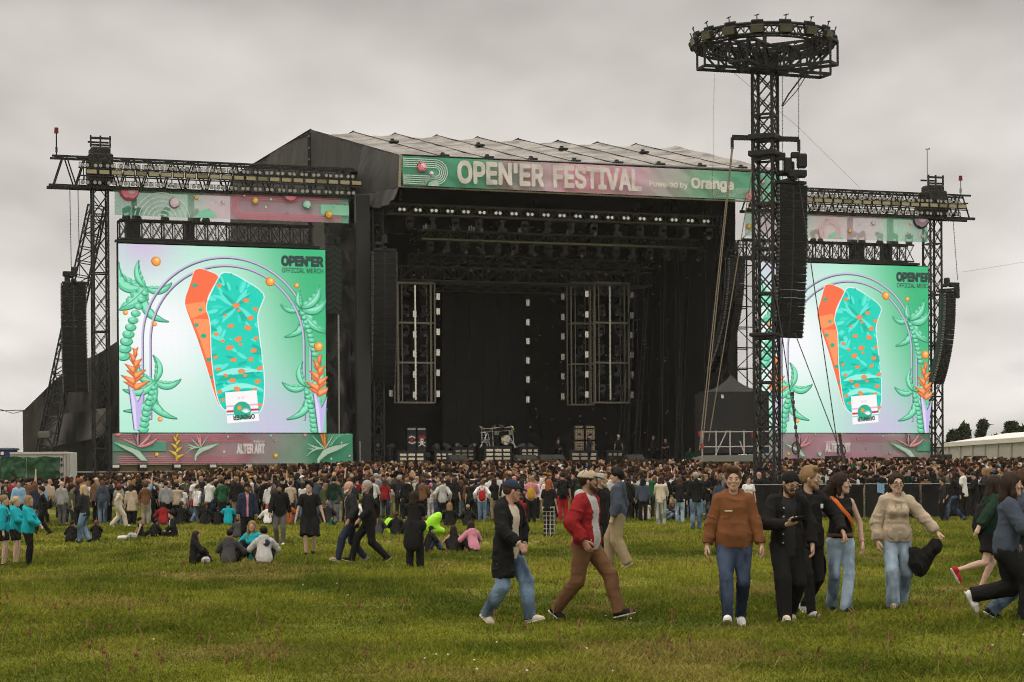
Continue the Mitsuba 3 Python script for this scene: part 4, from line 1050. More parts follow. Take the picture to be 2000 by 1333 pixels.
    for z in (on(372, 400)[1] if L else on(1738, 440)[1],):
        pass
    post = thing('steel_post', f'right grey steel post behind the printed scrim above the {where} screen', 'post', f'posts behind the {where} scrim')
    xx = on(373 if L else 1738, 430, 0.6)[0]; put(post, None, M().box([xx, 0.6, (t1 + zB) / 2], [0.34, 0.3, zB - t1 - 0.02]).out(), mat('post_grey', (0.20, 0.19, 0.17), 0.6), to=STG)
    post = thing('steel_post', f'left grey steel post behind the printed scrim above the {where} screen', 'post', f'posts behind the {where} scrim')
    xx = on(262 if L else 1660, 430, 0.6)[0]; put(post, None, M().box([xx, 0.6, (t1 + zB) / 2], [0.28, 0.3, zB - t1 - 0.02]).out(), 'post_grey', to=STG)
    for j, x in enumerate((247, 270, 322, 384, 402) if L else (1588, 1602, 1668, 1683, 1718, 1747, 1775)):
        place(HEAD, thing('moving_head', f'moving-head lamp behind the {where} scrim banner, {ORD[j]} from the left', 'stage lamp', f'moving heads above the {where} screen'), at(on(x, 430, 0.5)[0], 0.5, t1 + 0.06, (x * 37) % 360))
    # printed scrim under the beam
    a0, a1 = (on(222, 400)[0], on(678, 410)[0]) if L else (s0 - 1.3, on(1806, 450)[0])
    z1_, z0_ = (on(450, 377)[1], on(450, 430)[1]) if L else (on(1690, 425)[1], on(1690, 471)[1])
    A = Art(); sx = lambda x: on(x, 0)[0]; zz = lambda x, y: on(x, y)[1]
    if L:
        for k in range(6): A.lay('print_line', 'sealight', Point(sx(312), z0_ - 0.25).buffer(0.40 + 0.25 * k, 24).difference(Point(sx(312), z0_ - 0.25).buffer(0.345 + 0.25 * k, 24)))
        stadium(A, 'pinkline', sx(447), sx(660), z0_ + 0.06, z1_ - 0.06, 4, 0.11, 0.024, False)
        A.lay('print_line', 'mint', sbox(sx(620), z0_ + 0.45, sx(677), z1_ - 0.55)); A.lay('print_shape', 'sea', Point(sx(397), z0_ - 0.1).buffer(0.62))
        for x, y, r, b in ((247, 376, 0.58, 'rose'), (335, 399, 0.33, 'lilac'), (378, 389, 0.13, 'amber'), (430, 398, 0.12, 'lilac'), (259, 408, 0.13, 'plum'), (492, 395, 0.2, 'amber'), (560, 383, 0.46, 'rose'), (592, 403, 0.27, 'mint'), (635, 422, 0.24, 'amber'), (470, 386, 0.08, 'plum'), (512, 408, 0.08, 'mint'), (522, 393, 0.08, 'mint'), (645, 405, 0.08, 'mint'), (667, 401, 0.08, 'plum'), (554, 418, 0.08, 'plum'), (414, 397, 0.06, 'mint')): A.ball(sx(x), zz(x, y), r, BALLS[b])
        tone = cloth_tone(a0, a1, z0_, z1_, ((0, G['green']), (0.12, G['green']), (0.3, G['mint']), (0.42, G['lilac']), (0.6, srgb(188, 150, 165)), (0.8, G['lilac']), (1.0, G['sea'])))
        lab = 'printed scrim banner with spheres hanging under the left lamp beam'
    else:
        A.lay('print_shape', 'sea', Point(sx(1622), z0_ - 0.2).buffer(0.62)); A.lay('print_shape', 'roselight', Point(sx(1612), z0_ + 0.5).buffer(0.8).difference(Point(sx(1612), z0_ + 0.5).buffer(0.5)))
        for x, y, r, b in ((1650, 453, 0.13, 'amber'), (1696, 438, 0.15, 'lilac'), (1788, 432, 0.6, 'plum'), (1768, 440, 0.1, 'amber'), (1763, 459, 0.1, 'rose'), (1791, 464, 0.12, 'rose'), (1605, 430, 0.07, 'mint'), (1668, 441, 0.06, 'mint'), (1452, 445, 0.2, 'amber')): A.ball(sx(x), zz(x, y), r, BALLS[b])
        tone = cloth_tone(a0, a1, z0_, z1_, ((0, G['sea']), (0.1, G['lilac']), (0.3, G['sea']), (0.42, srgb(196, 158, 166)), (0.66, srgb(190, 170, 180)), (0.8, G['mint']), (1.0, G['green'])))
        lab = 'printed scrim banner with spheres hanging under the right lamp beam'
    key = thing('scrim_banner', lab, 'banner'); banner(key, A, a0, a1, z0_, z1_, -0.35, tone, 0.34, lambda x, z: 0.03 * np.sin(x * 3.1 + z) * np.cos(x * 1.1), 0.5)
    # printed banner below
    a0, a1 = (on(219, 880)[0], on(688, 880)[0]) if L else (s0 - 1.0, on(1815, 880)[0])
    z1_, z0_ = (zb - 0.06, on(450, 905.5)[1]) if L else (zb - 0.05, on(1680, 898)[1])
    A = Art(); H_ = z1_ - z0_; zm_ = (z0_ + z1_) / 2
    if L:
        A.lay('print_shape', 'green', sbox(a0, zm_ - 0.15, sx(318), zm_ + 0.45)); stadium(A, 'pinkline', sx(225), sx(488), z0_ + 0.05, z1_ - 0.08, 4, 0.12, 0.024)
        for k in range(7): A.lay('print_line', 'mint', LineString(curve((sx(628) + 0.05 * k, zm_ - 0.1), (sx(636) + 0.16 * k, z1_), -0.1 + 0.06 * k, 8)).buffer(0.014))
        flower(A, sx(263), zm_ + 0.1, 0.86, 'big'); flower(A, sx(337), zm_ + 0.2, 0.95, 'heli'); flower(A, sx(384), zm_ + 0.05, 0.86, 'star'); flower(A, sx(626), zm_ - 0.02, 1.2, 'star')
        for x, y, r, b in ((222, 848, 0.2, 'rose'), (297, 889, 0.14, 'amber'), (436, 854, 0.08, 'mint'), (428, 884, 0.1, 'lilac'), (519, 852, 0.09, 'mint'), (527, 862, 0.08, 'plum'), (528, 891, 0.16, 'amber'), (585, 851, 0.12, 'rose'), (668, 849, 0.09, 'mint'), (656, 866, 0.08, 'mint'), (636, 897, 0.08, 'mint'), (671, 892, 0.11, 'plum'), (322, 847, 0.08, 'mint')): A.ball(sx(x), zz(x, y), r, BALLS[b])
        A.lay('lettering', 'letter', text_poly('ALTER ART', 0.5, sx(452), sx(507), zz(480, 885.5), 0.07)); A.lay('lettering', 'letter', text_poly('PROMOTER', 0.1, sx(484.5), sx(507), zz(495, 865)))
        tone = cloth_tone(a0, a1, z0_, z1_, ((0, srgb(108, 118, 112)), (0.2, srgb(134, 122, 124)), (0.4, srgb(150, 122, 132)), (0.6, srgb(146, 134, 140)), (0.74, srgb(116, 140, 128)), (0.85, srgb(70, 140, 112)), (1.0, srgb(66, 138, 110))))
        lab = 'long printed banner with flowers and white lettering under the left screen'
    else:
        A.lay('print_shape', 'green', sbox(sx(1782), zm_ - 0.3, a1, zm_ + 0.5))
        for k in range(6): A.lay('print_line', 'pinkline', sbox(sx(1652), zm_ + 0.35 + 0.06 * k, a1, zm_ + 0.365 + 0.06 * k)); A.lay('print_line', 'pinkline', sbox(sx(1620), z0_ + 0.1 + 0.06 * k, a1, z0_ + 0.115 + 0.06 * k))
        flower(A, sx(1766), zm_ + 0.0, 0.86, 'big'); flower(A, sx(1552), zm_ + 0.0, 0.7, 'big')
        for x, y, r, b in ((1582, 849, 0.08, 'mint'), (1590, 888, 0.16, 'mint'), (1633, 848, 0.12, 'amber'), (1664, 859, 0.09, 'plum'), (1680, 877, 0.08, 'plum'), (1713, 853, 0.08, 'mint'), (1710, 870, 0.08, 'rose'), (1726, 886, 0.11, 'plum'), (1528, 887, 0.14, 'amber')): A.ball(sx(x), zz(x, y), r, BALLS[b])
        A.lay('lettering', 'letter', text_poly('ALTER ART', 0.5, sx(1600), sx(1649), zz(1625, 882), 0.07)); A.lay('lettering', 'letter', text_poly('PROMOTER', 0.1, sx(1600), sx(1619), zz(1610, 865)))
        tone = cloth_tone(a0, a1, z0_, z1_, ((0, srgb(100, 150, 130)), (0.2, srgb(150, 138, 148)), (0.35, srgb(160, 124, 138)), (0.62, srgb(158, 132, 146)), (0.8, srgb(140, 136, 138)), (1.0, srgb(92, 140, 120))))
        lab = 'long printed banner with flowers and white lettering under the right screen'
    key = thing('printed_banner', lab, 'banner'); banner(key, A, a0, a1, z0_, z1_, -0.12, tone, 0, lambda x, z: 0.05 * meshkit.fbm(np.stack([x * 1.9 + z * 0.7, z * 0.5, x * 0], -1), 3, 4), 0.4)
    hem = M().bar([a0, -0.14, z0_ - 0.05], [a1, -0.14, z0_ - 0.05], 0.07).out(); put(key, 'hem_rail', hem, GRY, to=STG)
    if L:
        key = thing('deck_edge', 'brown plywood edge of the deck under the left banner', 'deck'); e0, e1 = on(219, 913)[0], on(700, 913)[0]; zt_, zb_ = z0_ - 0.1, on(450, 919)[1]
        n = 6; xs_ = np.linspace(e0, e1, n + 1)
        for k in range(n): put(key, 'plank', M().box([(xs_[k] + xs_[k + 1]) / 2, 0, (zt_ + zb_) / 2], [xs_[k + 1] - xs_[k] - 0.03, 0.1, zt_ - zb_]).out(), WOOD, to=STG)
        put(key, 'rail', M().bar([on(140, 0)[0], -0.06, zb_ - 0.06], [e1, -0.06, zb_ - 0.06], 0.09).out(), GRY, to=STG)
        for x in range(20): xx = e0 + (e1 - e0) * x / 19; put(key, 'leg', M().bar([xx, 0, -0.2], [xx, 0, zb_ - 0.05], 0.07).out(), GRY, to=STG)
        for k, x in enumerate((224, 277, 344, 413, 483, 550, 616, 678)):
            xx = on(x, 910)[0]; key = thing('flood_light', f'small flood light on the deck edge under the left banner, {ORD[k]} from the left', 'flood light', 'flood lights under the left banner')
            put(key, 'housing', M().box([xx, -0.35, zt_ - 0.12], [0.48, 0.3, 0.34], 0.03).bar([xx - 0.26, -0.25, zt_ - 0.3], [xx - 0.26, -0.25, zt_ + 0.1], 0.04).bar([xx + 0.26, -0.25, zt_ - 0.3], [xx + 0.26, -0.25, zt_ + 0.1], 0.04).out(), BLK, to=STG)
            put(key, 'lens', M().box([xx, -0.51, zt_ - 0.06], [0.38, 0.015, 0.16]).out(), LENS, to=STG)
        for k_, (a, b) in enumerate(((226, 238), (268, 276), (345, 372), (440, 470), (530, 556), (600, 640))):
            key = thing('sponsor_panel', f'pale panel on the railing below the left deck edge, {ORD[k_]} from the left', 'panel', 'panels under the left deck'); x0_, x1_ = on(a, 0)[0], on(b, 0)[0]
            put(key, None, M().box([(x0_ + x1_) / 2, -0.3, zb_ - 0.42], [x1_ - x0_, 0.04, 0.5]).out(), mat('panel_pale', srgb(160, 158, 140), 0.6), to=STG)
        key = thing('under_deck_cloth', 'black cloth closing off the space under the left deck', 'cloth'); put(key, None, M().box([(e0 + e1) / 2 + 1.3, 1.2, zb_ / 2 - 0.2], [e1 - e0 + 3, 0.06, zb_ + 0.2]).out(), DRK, to=STG)
    else:
        for k_, (a, b, y) in enumerate(((1548, 1582, 896), (1619, 1652, 891), (1686, 1725, 894), (1757, 1795, 893), (1826, 1860, 888), (1891, 1928, 891))):
            key = thing('floor_speaker', f'black speaker box above the heads under the right screen, {ORD[k_]} from the left', 'speaker', 'black boxes under the right screen'); x0_, zz_ = on(a, y, -2.0); x1_ = on(b, y, -2.0)[0]
            put(key, 'cabinet', M().box([(x0_ + x1_) / 2, -1.7, zz_ - 0.9], [x1_ - x0_, 0.6, 1.8], 0.03).out(), DRK, to=STG); put(key, 'grille', M().box([(x0_ + x1_) / 2, -2.01, zz_ - 0.9], [x1_ - x0_ - 0.12, 0.02, 1.65], 0.01).out(), BLK, to=STG)
    return s0, s1, zb, zt


LS = wing('left'); RS = wing('right')
# ---------------------------------------------------------------- the main stage: roof, drapes, deck, columns
def sheet(fn, nu, nv):
    u, v = np.meshgrid(np.linspace(0, 1, nu), np.linspace(0, 1, nv), indexing='ij')
    P = fn(u, v); i, j = np.meshgrid(np.arange(nu - 1), np.arange(nv - 1), indexing='ij'); q = i * nv + j
    return P.reshape(-1, 3), np.stack([q, q + nv, q + nv + 1, q + 1], -1).reshape(-1, 4)


def fold(s, z, amp, f=1.0, seed=0):
    return amp * (meshkit.fbm(np.stack([s * f, z * 0.10 * f + s * 0.05, s * 0], -1), 3, seed) - 0.5) * 2


STAGE = thing('main_stage', 'huge black open-air stage with a grey membrane roof', 'stage')
VF, VA, VB = -2.0, 9.0, 20.0
eF = on(785, 306, VF); rA = on(607, 255, VA); eB = on(447, 352, VB); rE = on(1318, 286, VA); eE = on(1535, 336, VF)
DECK = on(1000, 903, 0)[1]
# roof: ridge and eave points of the ribs
nb = 9
for k in range(nb):
    pr = M()
    def pt(i, side):
        t = i / nb
        r = np.array([rA[0] + (rE[0] - rA[0]) * t, VA, rA[1] + (rE[1] - rA[1]) * t])
        if side == 'r': return r
        if side == 'f': return np.array([eF[0] + (eE[0] - eF[0]) * t, VF, eF[1] + (eE[1] - eF[1]) * t])
        return np.array([eB[0] + (rE[0] - rA[0]) * t, VB, eB[1] + 0.2 * t])
    for side, nm in (('f', 'roof_panel'), ('b', 'back_roof_panel')):
        a, b, c, d = pt(k, 'r'), pt(k + 1, 'r'), pt(k, side), pt(k + 1, side)
        def fn(u, v):
            P = (a[None, None] * (1 - u[..., None]) + b * u[..., None]) * (1 - v[..., None]) + (c[None, None] * (1 - u[..., None]) + d * u[..., None]) * v[..., None]
            P = P.copy(); P[..., 2] -= 0.20 * np.sin(np.pi * u) ** 0.8 * (0.5 + 0.5 * (1 - v)) + 0.035 * np.sin(u * 19 + k) * np.sin(v * 23 + u * 4) ; return P
        put(STAGE, nm, sheet(fn, 14, 16), 'roof_membrane', True, to=STG)
    rb = M().tube([pt(k, 'r') + [0, 0, 0.03], pt(k, 'f') + [0, 0, 0.03]], 0.026, 6); rb.tube([pt(k, 'r') + [0, 0, 0.05], pt(k, 'b') + [0, 0, 0.05]], 0.06, 6)
    put(STAGE, 'roof_rib', rb.out(), BLK, to=STG)
    for t_ in ((0.45,) if k % 2 else ()) + ((0.97,) if k else ()):
        p_ = pt(k, 'r') * (1 - t_) + pt(k, 'f') * t_; put(STAGE, 'roof_clamp', M().box(p_ + [0, 0, 0.1], [0.6, 0.4, 0.14], 0.04).box(p_ + [-0.1, 0, 0.2], [0.22, 0.2, 0.18], 0.03).out(), BLK, to=STG)
put(STAGE, 'eave_beam', M().bar([eF[0], VF + 0.1, eF[1] - 0.16], [eE[0], VF + 0.1, eE[1] - 0.16], 0.2).out(), BLK, to=STG)
put(STAGE, 'eave_rail', M().tube([[eF[0] - 0.1, VF - 0.1, eF[1] + 0.02], [eE[0], VF - 0.1, eE[1] + 0.02]], 0.07, 6).out(), mat('eave_grey', (0.25, 0.23, 0.21), 0.6), to=STG)
# gable drape: front half slants to the left column, back half drops behind the left screen
F0, A0, B0 = np.array([eF[0], VF, eF[1]]), np.array([rA[0], VA, rA[1]]), np.array([eB[0], VB, eB[1]])
bl, cl_ = on(779, 366, VF), on(694, 384, 2.5)
F1, C1 = np.array([bl[0], VF, bl[1]]), np.array([cl_[0], 2.5, cl_[1]])
t1 = (2.5 - VF) / (VA - VF); C0 = F0 * (1 - t1) + A0 * t1
put(STAGE, 'gable_drape', sheet(lambda u, v: (F0 * (1 - u[..., None]) + C0 * u[..., None]) * (1 - v[..., None]) + (F1 * (1 - u[..., None]) + C1 * u[..., None]) * v[..., None] - np.stack([fold(u * 6, v * 3, 0.14, 1.2, 2) + 0.25 * v * (1 - v), 0 * u, 0 * u], -1), 30, 12), 'drape', True, to=STG)
for nm, P0, P1, w_, sd in (('gable_drape', C0, A0, 7, 3), ('gable_drape', A0, B0, 11, 4)):
    Q0, Q1 = P0 * [1, 1, 0] + [0, 0, 0.3], P1 * [1, 1, 0] + [0, 0, 0.3]
    put(STAGE, nm, sheet(lambda u, v: (P0 * (1 - u[..., None]) + P1 * u[..., None]) * (1 - v[..., None]) + (Q0 * (1 - u[..., None]) + Q1 * u[..., None]) * v[..., None] - np.stack([fold(u * w_, v * 22, 0.22, 0.8, sd), 0 * u, 0 * u], -1), 40, 40), 'drape', True, to=STG)
sm = M()
for k in range(9): p_ = A0 - [0, 0, 0.4 + k * 0.75]; sm.box(p_ + [-0.15, -0.12, 0], [0.06, 0.06, 0.14])
put(STAGE, 'seam_button', sm.out(), GRY, to=STG, kind='stuff'); put(STAGE, 'seam_band', M().bar(A0 - [0.12, 0.05, 0.2], A0 - [0.12, 0.05, 7.5], 0.22, 0.06).out(), BLK, to=STG)
lw = on(640, 360, 1.2)[0]
put(STAGE, 'eave_valance', sheet(lambda u, v: (F1 * (1 - u[..., None]) + C1 * u[..., None]) - np.stack([0.3 * v + 0.1 * np.sin(u * 31) * v, 0 * u, (0.75 + 0.3 * np.sin(u * 5)) * v], -1), 40, 5), 'drape', True, to=STG)
# inside of the stage
LSX, RSX, VBK = on(700, 600, 0)[0] - 0.5, on(1424, 600, 0)[0], 17.0
zc = on(1000, 400, 2.0)[1]
put(STAGE, 'back_drape', sheet(lambda u, v: np.stack([LSX - 0.5 + (RSX - LSX + 2.0) * u, VBK + fold(u * 30, v * 18, 0.2, 0.9, 8), zc + 1.85 - (zc + 1.85 - DECK) * v], -1), 90, 14), DRK, True, to=STG)
put(STAGE, 'side_drape', sheet(lambda u, v: np.stack([RSX + fold(u * 18, v * 18, 0.25, 1.0, 9), -1 + 18 * u, zc + 1.85 - (zc + 1.85) * v], -1), 60, 14), DRK, True, to=STG)
put(STAGE, 'side_drape', sheet(lambda u, v: np.stack([LSX + 0.4 + fold(u * 16, v * 18, 0.2, 1.0, 12), 1.5 + 15.5 * u, zc + 1.85 - (zc + 1.85) * v], -1), 50, 14), DRK, True, to=STG)
ce = trimesh.creation.extrude_polygon(Polygon([(F1[0] + 0.2, -1.0), (C1[0] + 0.3, 2.6), (LSX + 0.3, 2.8), (LSX + 0.3, 17.6), (RSX + 0.8, 17.6), (RSX + 0.8, -1.0)]), 0.1); ce.vertices[:, 2] += zc + 1.7; put(STAGE, 'ceiling_cloth', ce, DRK, to=STG)
put(STAGE, 'deck', M().box([(LSX + RSX) / 2, 8, DECK - 0.1], [RSX - LSX + 1.0, 18.6, 0.2]).out(), DRK, to=STG)
e0, e1 = LSX + 0.3, RSX - 0.3; xs_ = np.linspace(e0, e1, 13)
for k in range(12): put(STAGE, 'deck_edge_plank', M().box([(xs_[k] + xs_[k + 1]) / 2, -1.36, DECK - 0.17], [xs_[k + 1] - xs_[k] - 0.04, 0.08, 0.34]).out(), WOOD, to=STG)
put(STAGE, 'front_cloth', M().box([(e0 + e1) / 2, -1.25, (DECK - 0.36) / 2], [e1 - e0, 0.06, DECK - 0.36]).out(), DRK, to=STG)
# wrinkled drape between the left screen and the stage, columns
a0, a1 = on(634, 600, 1.4)[0], on(704, 600, 1.4)[0]; zt = on(660, 436, 1.4)[1]
def wr(u, v):
    s = a0 + (a1 - a0) * u; z = zt * (1 - v) + 0.6 * v
    y = 1.4 + fold(s, z * 6, 0.5, 1.3, 21) + 0.34 * np.sin(s * 4.5 + z * 0.9 + 2 * np.sin(z * 0.35)) * np.clip(v * 2, 0, 1) + 0.15 * (meshkit.fbm(np.stack([s * 0.8 + z * 0.6, z * 1.1, s * 0], -1), 3, 31) - 0.5)
    return np.stack([s, y, z], -1)
key = thing('wrinkled_drape', 'wrinkled black drape hanging between the left screen and the stage', 'drape'); put(key, None, sheet(wr, 40, 110), 'drape', True, to=STG)
p0, p1 = on(635, 480, 0.4), on(667, 615, 0.4); q0 = on(660, 910, 0.6)[1]
key = thing('side_screen', 'tall switched-off side screen beside the right edge of the left screen', 'panel'); put(key, 'face', M().box([(p0[0] + p1[0]) / 2, 0.4, (p0[1] + p1[1]) / 2], [p1[0] - p0[0], 0.3, p0[1] - p1[1]], 0.02).out(), mat('dark_panel_mat', tex=mikit.proc(lambda p, n, uv: mikit.mix([0.014, 0.022, 0.018], [0.028, 0.036, 0.03], mikit.smoothstep(0.3, 0.7, dr.abs(dr.sin(p.z * 9 + dr.abs(dr.sin(st_s(p) * 4)) * 2.2))))), rough=0.6), to=STG)
put(key, 'hoist', M().box([p0[0] + 0.3, 0.4, p0[1] + 0.35], [0.5, 0.3, 0.7], 0.05).box([p0[0] + 0.8, 0.4, p0[1] + 0.25], [0.3, 0.3, 0.5], 0.05).out(), BLK, to=STG)
key = thing('support_pole', 'thin grey pole in front of the wrinkled drape', 'pole'); put(key, None, M().bar([on(661, 620, 0.2)[0], 0.2, 0.5], [on(661, 620, 0.2)[0], 0.2, p1[1] - 0.02], 0.08).out(), GRY, to=STG)
cx = on(711, 600, 0)[0]
key = thing('stage_column', 'broad black column at the left edge of the stage opening', 'column'); put(key, 'casing', M().box([cx, 0.3, (on(711, 380)[1] + 0.4) / 2], [on(724, 600)[0] - on(697, 600)[0], 0.5, on(711, 380)[1] - 0.4], 0.04).out(), mat('column_black', (0.028, 0.027, 0.025), 0.5, 0.4), to=STG)
put(key, 'foot_plate', M().box([cx, 0.3, 0.45], [1.5, 1.3, 0.2], 0.02).out(), BLK, to=STG); put(key, 'white_strip', M().bar([cx - 0.3, 0.02, on(711, 905)[1]], [cx - 0.3, 0.02, on(711, 862)[1]], 0.06).out(), GRY, to=STG)
lattice_tower(on(736, 600, 1.0)[0], 1.0, 0.62, 0.7, 0.2, on(736, 405, 1.0)[1], 'grey-black lattice tower just right of the left stage column', 'lattice_tower', head=False)
lattice_tower(on(1412, 600, 0.4)[0], 0.4, 0.62, 0.7, 0.2, on(1412, 425, 0.4)[1], 'dark lattice tower at the right edge of the stage opening', 'lattice_tower', head=False)
key = thing('scaffold_tower', 'thin scaffold tower against the sky between stage and right screen', 'scaffold')
sc_ = M(); xa, xb = on(1438, 600, 2)[0], on(1478, 600, 2)[0]; zt = on(1450, 470, 2)[1]
for x in (xa, (xa + xb) / 2, xb):
    for y in (2, 3.5): sc_.tube([[x, y, 0], [x, y, zt]], 0.045, 5)
for k, z in enumerate(np.arange(2.2, zt, 1.35)):
    for y in (2, 3.5): sc_.tube([[xa, y, z], [xb, y, z]], 0.04, 5)
    sc_.tube([[xa, 2, z], [xb, 2, z + 1.3]] if k % 2 else [[xb, 2, z], [xa, 2, z + 1.3]], 0.03, 5)
put(key, 'tube', sc_.out(), BLK, to=STG, kind='stuff')

# ---------------------------------------------------------------- banner over the opening
s0, s1 = on(785, 336, VF - 0.3)[0], on(1524, 366, VF - 0.3)[0]; z1, z0 = on(1150, 322.5, VF - 0.3)[1], on(1150, 378.5, VF - 0.3)[1]
A = Art(0.008); sx = lambda x: on(x, 350, VF - 0.3)[0]; zz = lambda x, y: on(x, y, VF - 0.3)[1]
stadium(A, 'sealight', s0, sx(872), z0 + 0.12, z1 - 0.16, 5, 0.12, 0.026)
for x, y, r, b in ((822, 328, 0.32, 'rose'), (840, 341, 0.16, 'lilac'), (843, 366, 0.4, 'mint'), (1466, 390, 0.55, 'rose'), (1486, 357, 0.16, 'rose')): A.ball(sx(x), zz(x, y), r, BALLS[b])
for k in range(5): A.lay('print_line', 'rose', Point(sx(1005), z0 + 0.9).buffer(0.75 + 0.09 * k, 20).difference(Point(sx(1005), z0 + 0.9).buffer(0.73 + 0.09 * k, 20)))
for k in range(9): A.lay('print_line', 'sealight', sbox(sx(1385), z0 + 0.12 + 0.07 * k, s1, z0 + 0.135 + 0.07 * k))
for k in range(11): A.lay('print_line', 'rose', LineString(curve((sx(1090 + 8 * k), z0 + 0.15), (sx(1120 + 9 * k), z1 - 0.15), -0.3, 10)).buffer(0.018))
mat('print_title', (0.80, 0.74, 0.70), 0.65)
big = lambda t, a, b, h: A.lay('lettering', 'title', text_poly(t, h, sx(a), sx(b), z0 + 0.30, 0.035))
big("OPEN'ER", 889, 1058, 1.22); big('FESTIVAL', 1077, 1248, 1.22)
A.lay('lettering', 'title', text_poly('Powered by', 0.34, sx(1262), sx(1338), zz(1300, 367.5), 0.02)); A.lay('lettering', 'title', text_poly('Orange', 0.6, sx(1345), sx(1429), zz(1390, 370.5), 0.045))
tone = cloth_tone(s0, s1, z0, z1, ((0, srgb(66, 128, 102)), (0.16, srgb(74, 134, 108)), (0.3, srgb(122, 130, 126)), (0.42, srgb(176, 146, 158)), (0.58, srgb(168, 138, 152)), (0.68, srgb(150, 150, 148)), (0.78, srgb(108, 148, 124)), (0.92, srgb(80, 138, 114)), (1.0, srgb(104, 168, 144))))
def crease(x, z):
    low = np.clip(1.2 - (z - z0) / (z1 - z0), 0, 1.2)
    saw = np.abs(((x * 0.42 + (z - z0) * 0.35 + 0.3 * meshkit.noise(np.stack([x * 0.8, z, x * 0], -1), 6)) % 1.0) - 0.5)
    return -0.20 * low * (0.5 - saw) - 0.13 * meshkit.fbm(np.stack([x * 1.9 + z * 1.1, z * 1.3, x * 0], -1), 2, 13)
key = thing('festival_banner', 'long wrinkled festival name banner over the stage opening', 'banner'); banner(key, A, s0, s1, z0, z1, VF - 0.3, tone, 0, crease, 0.27)
CRM = mat('banner_tube', (0.36, 0.31, 0.22), 0.6)
for z in (z0 - 0.07, z1 + 0.07): put(key, 'frame_tube', M().tube([[s0 - 0.1, VF - 0.28, z], [s1, VF - 0.28, z]], 0.055, 6).out(), CRM if z < z1 else BLK, to=STG)
put(key, 'frame_tube', M().bar([s0 - 0.14, VF - 0.28, z0 - 0.1], [s0 - 0.06, VF - 0.28, z1 + 0.1], 0.13).out(), CRM, to=STG)

# ---------------------------------------------------------------- lamp trusses inside
def inner_truss(px0, py0, px1, py1, v, h, label, rc=0.045):
    a, b = on(px0, py0, v), on(px1, py1, v); z = (a[1] + b[1]) / 2; key = thing('lamp_truss', label, 'truss', 'lamp trusses inside the stage' if 'one of' in label else None)
    put(key, None, M().truss([a[0], v, z], [b[0], v, z], h, h, h * 1.1, rc, 0.024, (0, 1, 0)).out(), mat('truss_dim', (0.13, 0.125, 0.115), 0.5, 0.4), to=STG); return a[0], b[0], z


x0, x1, z = inner_truss(757, 412, 1424, 431, 1.2, 0.6, 'front lamp truss hung with white twin lamps just under the roof')
for k in range(21):
    px = 785 + (1410 - 785) * k / 20; place(PAIR, thing('twin_lamp', f'white twin lamp, {ORD[k]} from the left on the front truss under the roof', 'lamp', 'twin lamps on the front stage truss'), at(on(px, 420, 0.8)[0], 0.8, z - 0.06))
for x in (782, 1046, 1248): sx_ = on(x, 400, 1.2)[0]; key = thing('chain_hoist', {782: 'left', 1046: 'middle', 1248: 'right'}[x] + ' chain hoist above the front lamp truss', 'hoist', 'hoists of the front truss'); put(key, None, M().box([sx_, 1.2, z + 0.9], [0.25, 0.25, 0.6], 0.05).tube([[sx_, 1.2, z + 0.3], [sx_, 1.2, z + 2.2]], 0.02, 4).out(), BLK, to=STG)
DIMH = HEAD
for k in range(14):
    px = 800 + 45 * k; place(HEAD, thing('moving_head', f'moving-head lamp under the front lamp truss, {ORD[k]} from the left', 'stage lamp', 'moving heads under the front truss'), at(on(px, 430, 1.4)[0], 1.4, z - 0.4, k * 67 % 360, True))
x0, x1, z = inner_truss(820, 459, 1390, 479, 4.5, 0.6, 'second lamp truss, above the long white tube light')
key = thing('tube_light', 'long pale tube light running across the stage under the second truss', 'tube light'); zt = on(1100, 476, 4.1)[1]
n = 16; xs_ = np.linspace(on(824, 470, 4.1)[0], on(1383, 480, 4.1)[0], n + 1)
for k in range(n): put(key, 'tube', M().tube([[xs_[k] + 0.02, 4.1, zt], [xs_[k + 1] - 0.02, 4.1, zt]], 0.06, 6).out(), LENS, to=STG)
for k in range(17):
    px = 840 + 33 * k; place(HEAD, thing('moving_head', f'moving-head lamp under the second lamp truss, {ORD[k]} from the left', 'stage lamp', 'moving heads under the second truss'), at(on(px, 480, 4.5)[0], 4.5, z - 0.35, k * 97 % 360, True))
for k, x in enumerate((832, 921, 1018, 1112, 1206, 1296)):
    sx_, zz_ = on(x, 446 + (x - 920) * 0.035, 4.6); key = thing('candle_lamp', f'trio of short white tubes on the second lamp truss, {ORD[k]} from the left', 'lamp', 'tube trios on the second truss')
    for d in (-0.16, 0, 0.16): put(key, 'tube', M().tube([[sx_ + d, 4.6, zz_ - 0.2], [sx_ + d, 4.6, zz_ + 0.16 - abs(d) * 0.5]], 0.045, 6).out(), LENS, to=STG)
x0, x1, z = inner_truss(780, 532, 1268, 550, 9.0, 0.9, 'third lamp truss, above the two lamp cages')
for k in range(16):
    px = 800 + 29 * k; place(HEAD, thing('moving_head', f'moving-head lamp on the third lamp truss, {ORD[k]} from the left', 'stage lamp', 'moving heads on the third truss'), at(on(px, 515, 9)[0], 8.6, z + 0.95, k * 41 % 360, True))
for yy, v in ((505, 12.0), (560, 14.0)): inner_truss(800, yy, 1300, yy + 14, v, 0.5, ('upper' if yy < 520 else 'lower') + ' of two dim lamp trusses deep inside the stage')
sp = M(); rg = np.random.default_rng(5)
for k in range(260):
    px, py = rg.uniform(800, 1390), rg.uniform(440, 545); v = rg.uniform(2, 13); s_, z_ = on(px, py, v); sp.box([s_, v, z_], rg.uniform(0.03, 0.11, 3))
for k in range(150):
    px, py = rg.uniform(1030, 1400), rg.uniform(560, 860); v = rg.uniform(5, 15); s_, z_ = on(px, py, v); sp.box([s_, v, z_], rg.uniform(0.03, 0.10, 3))
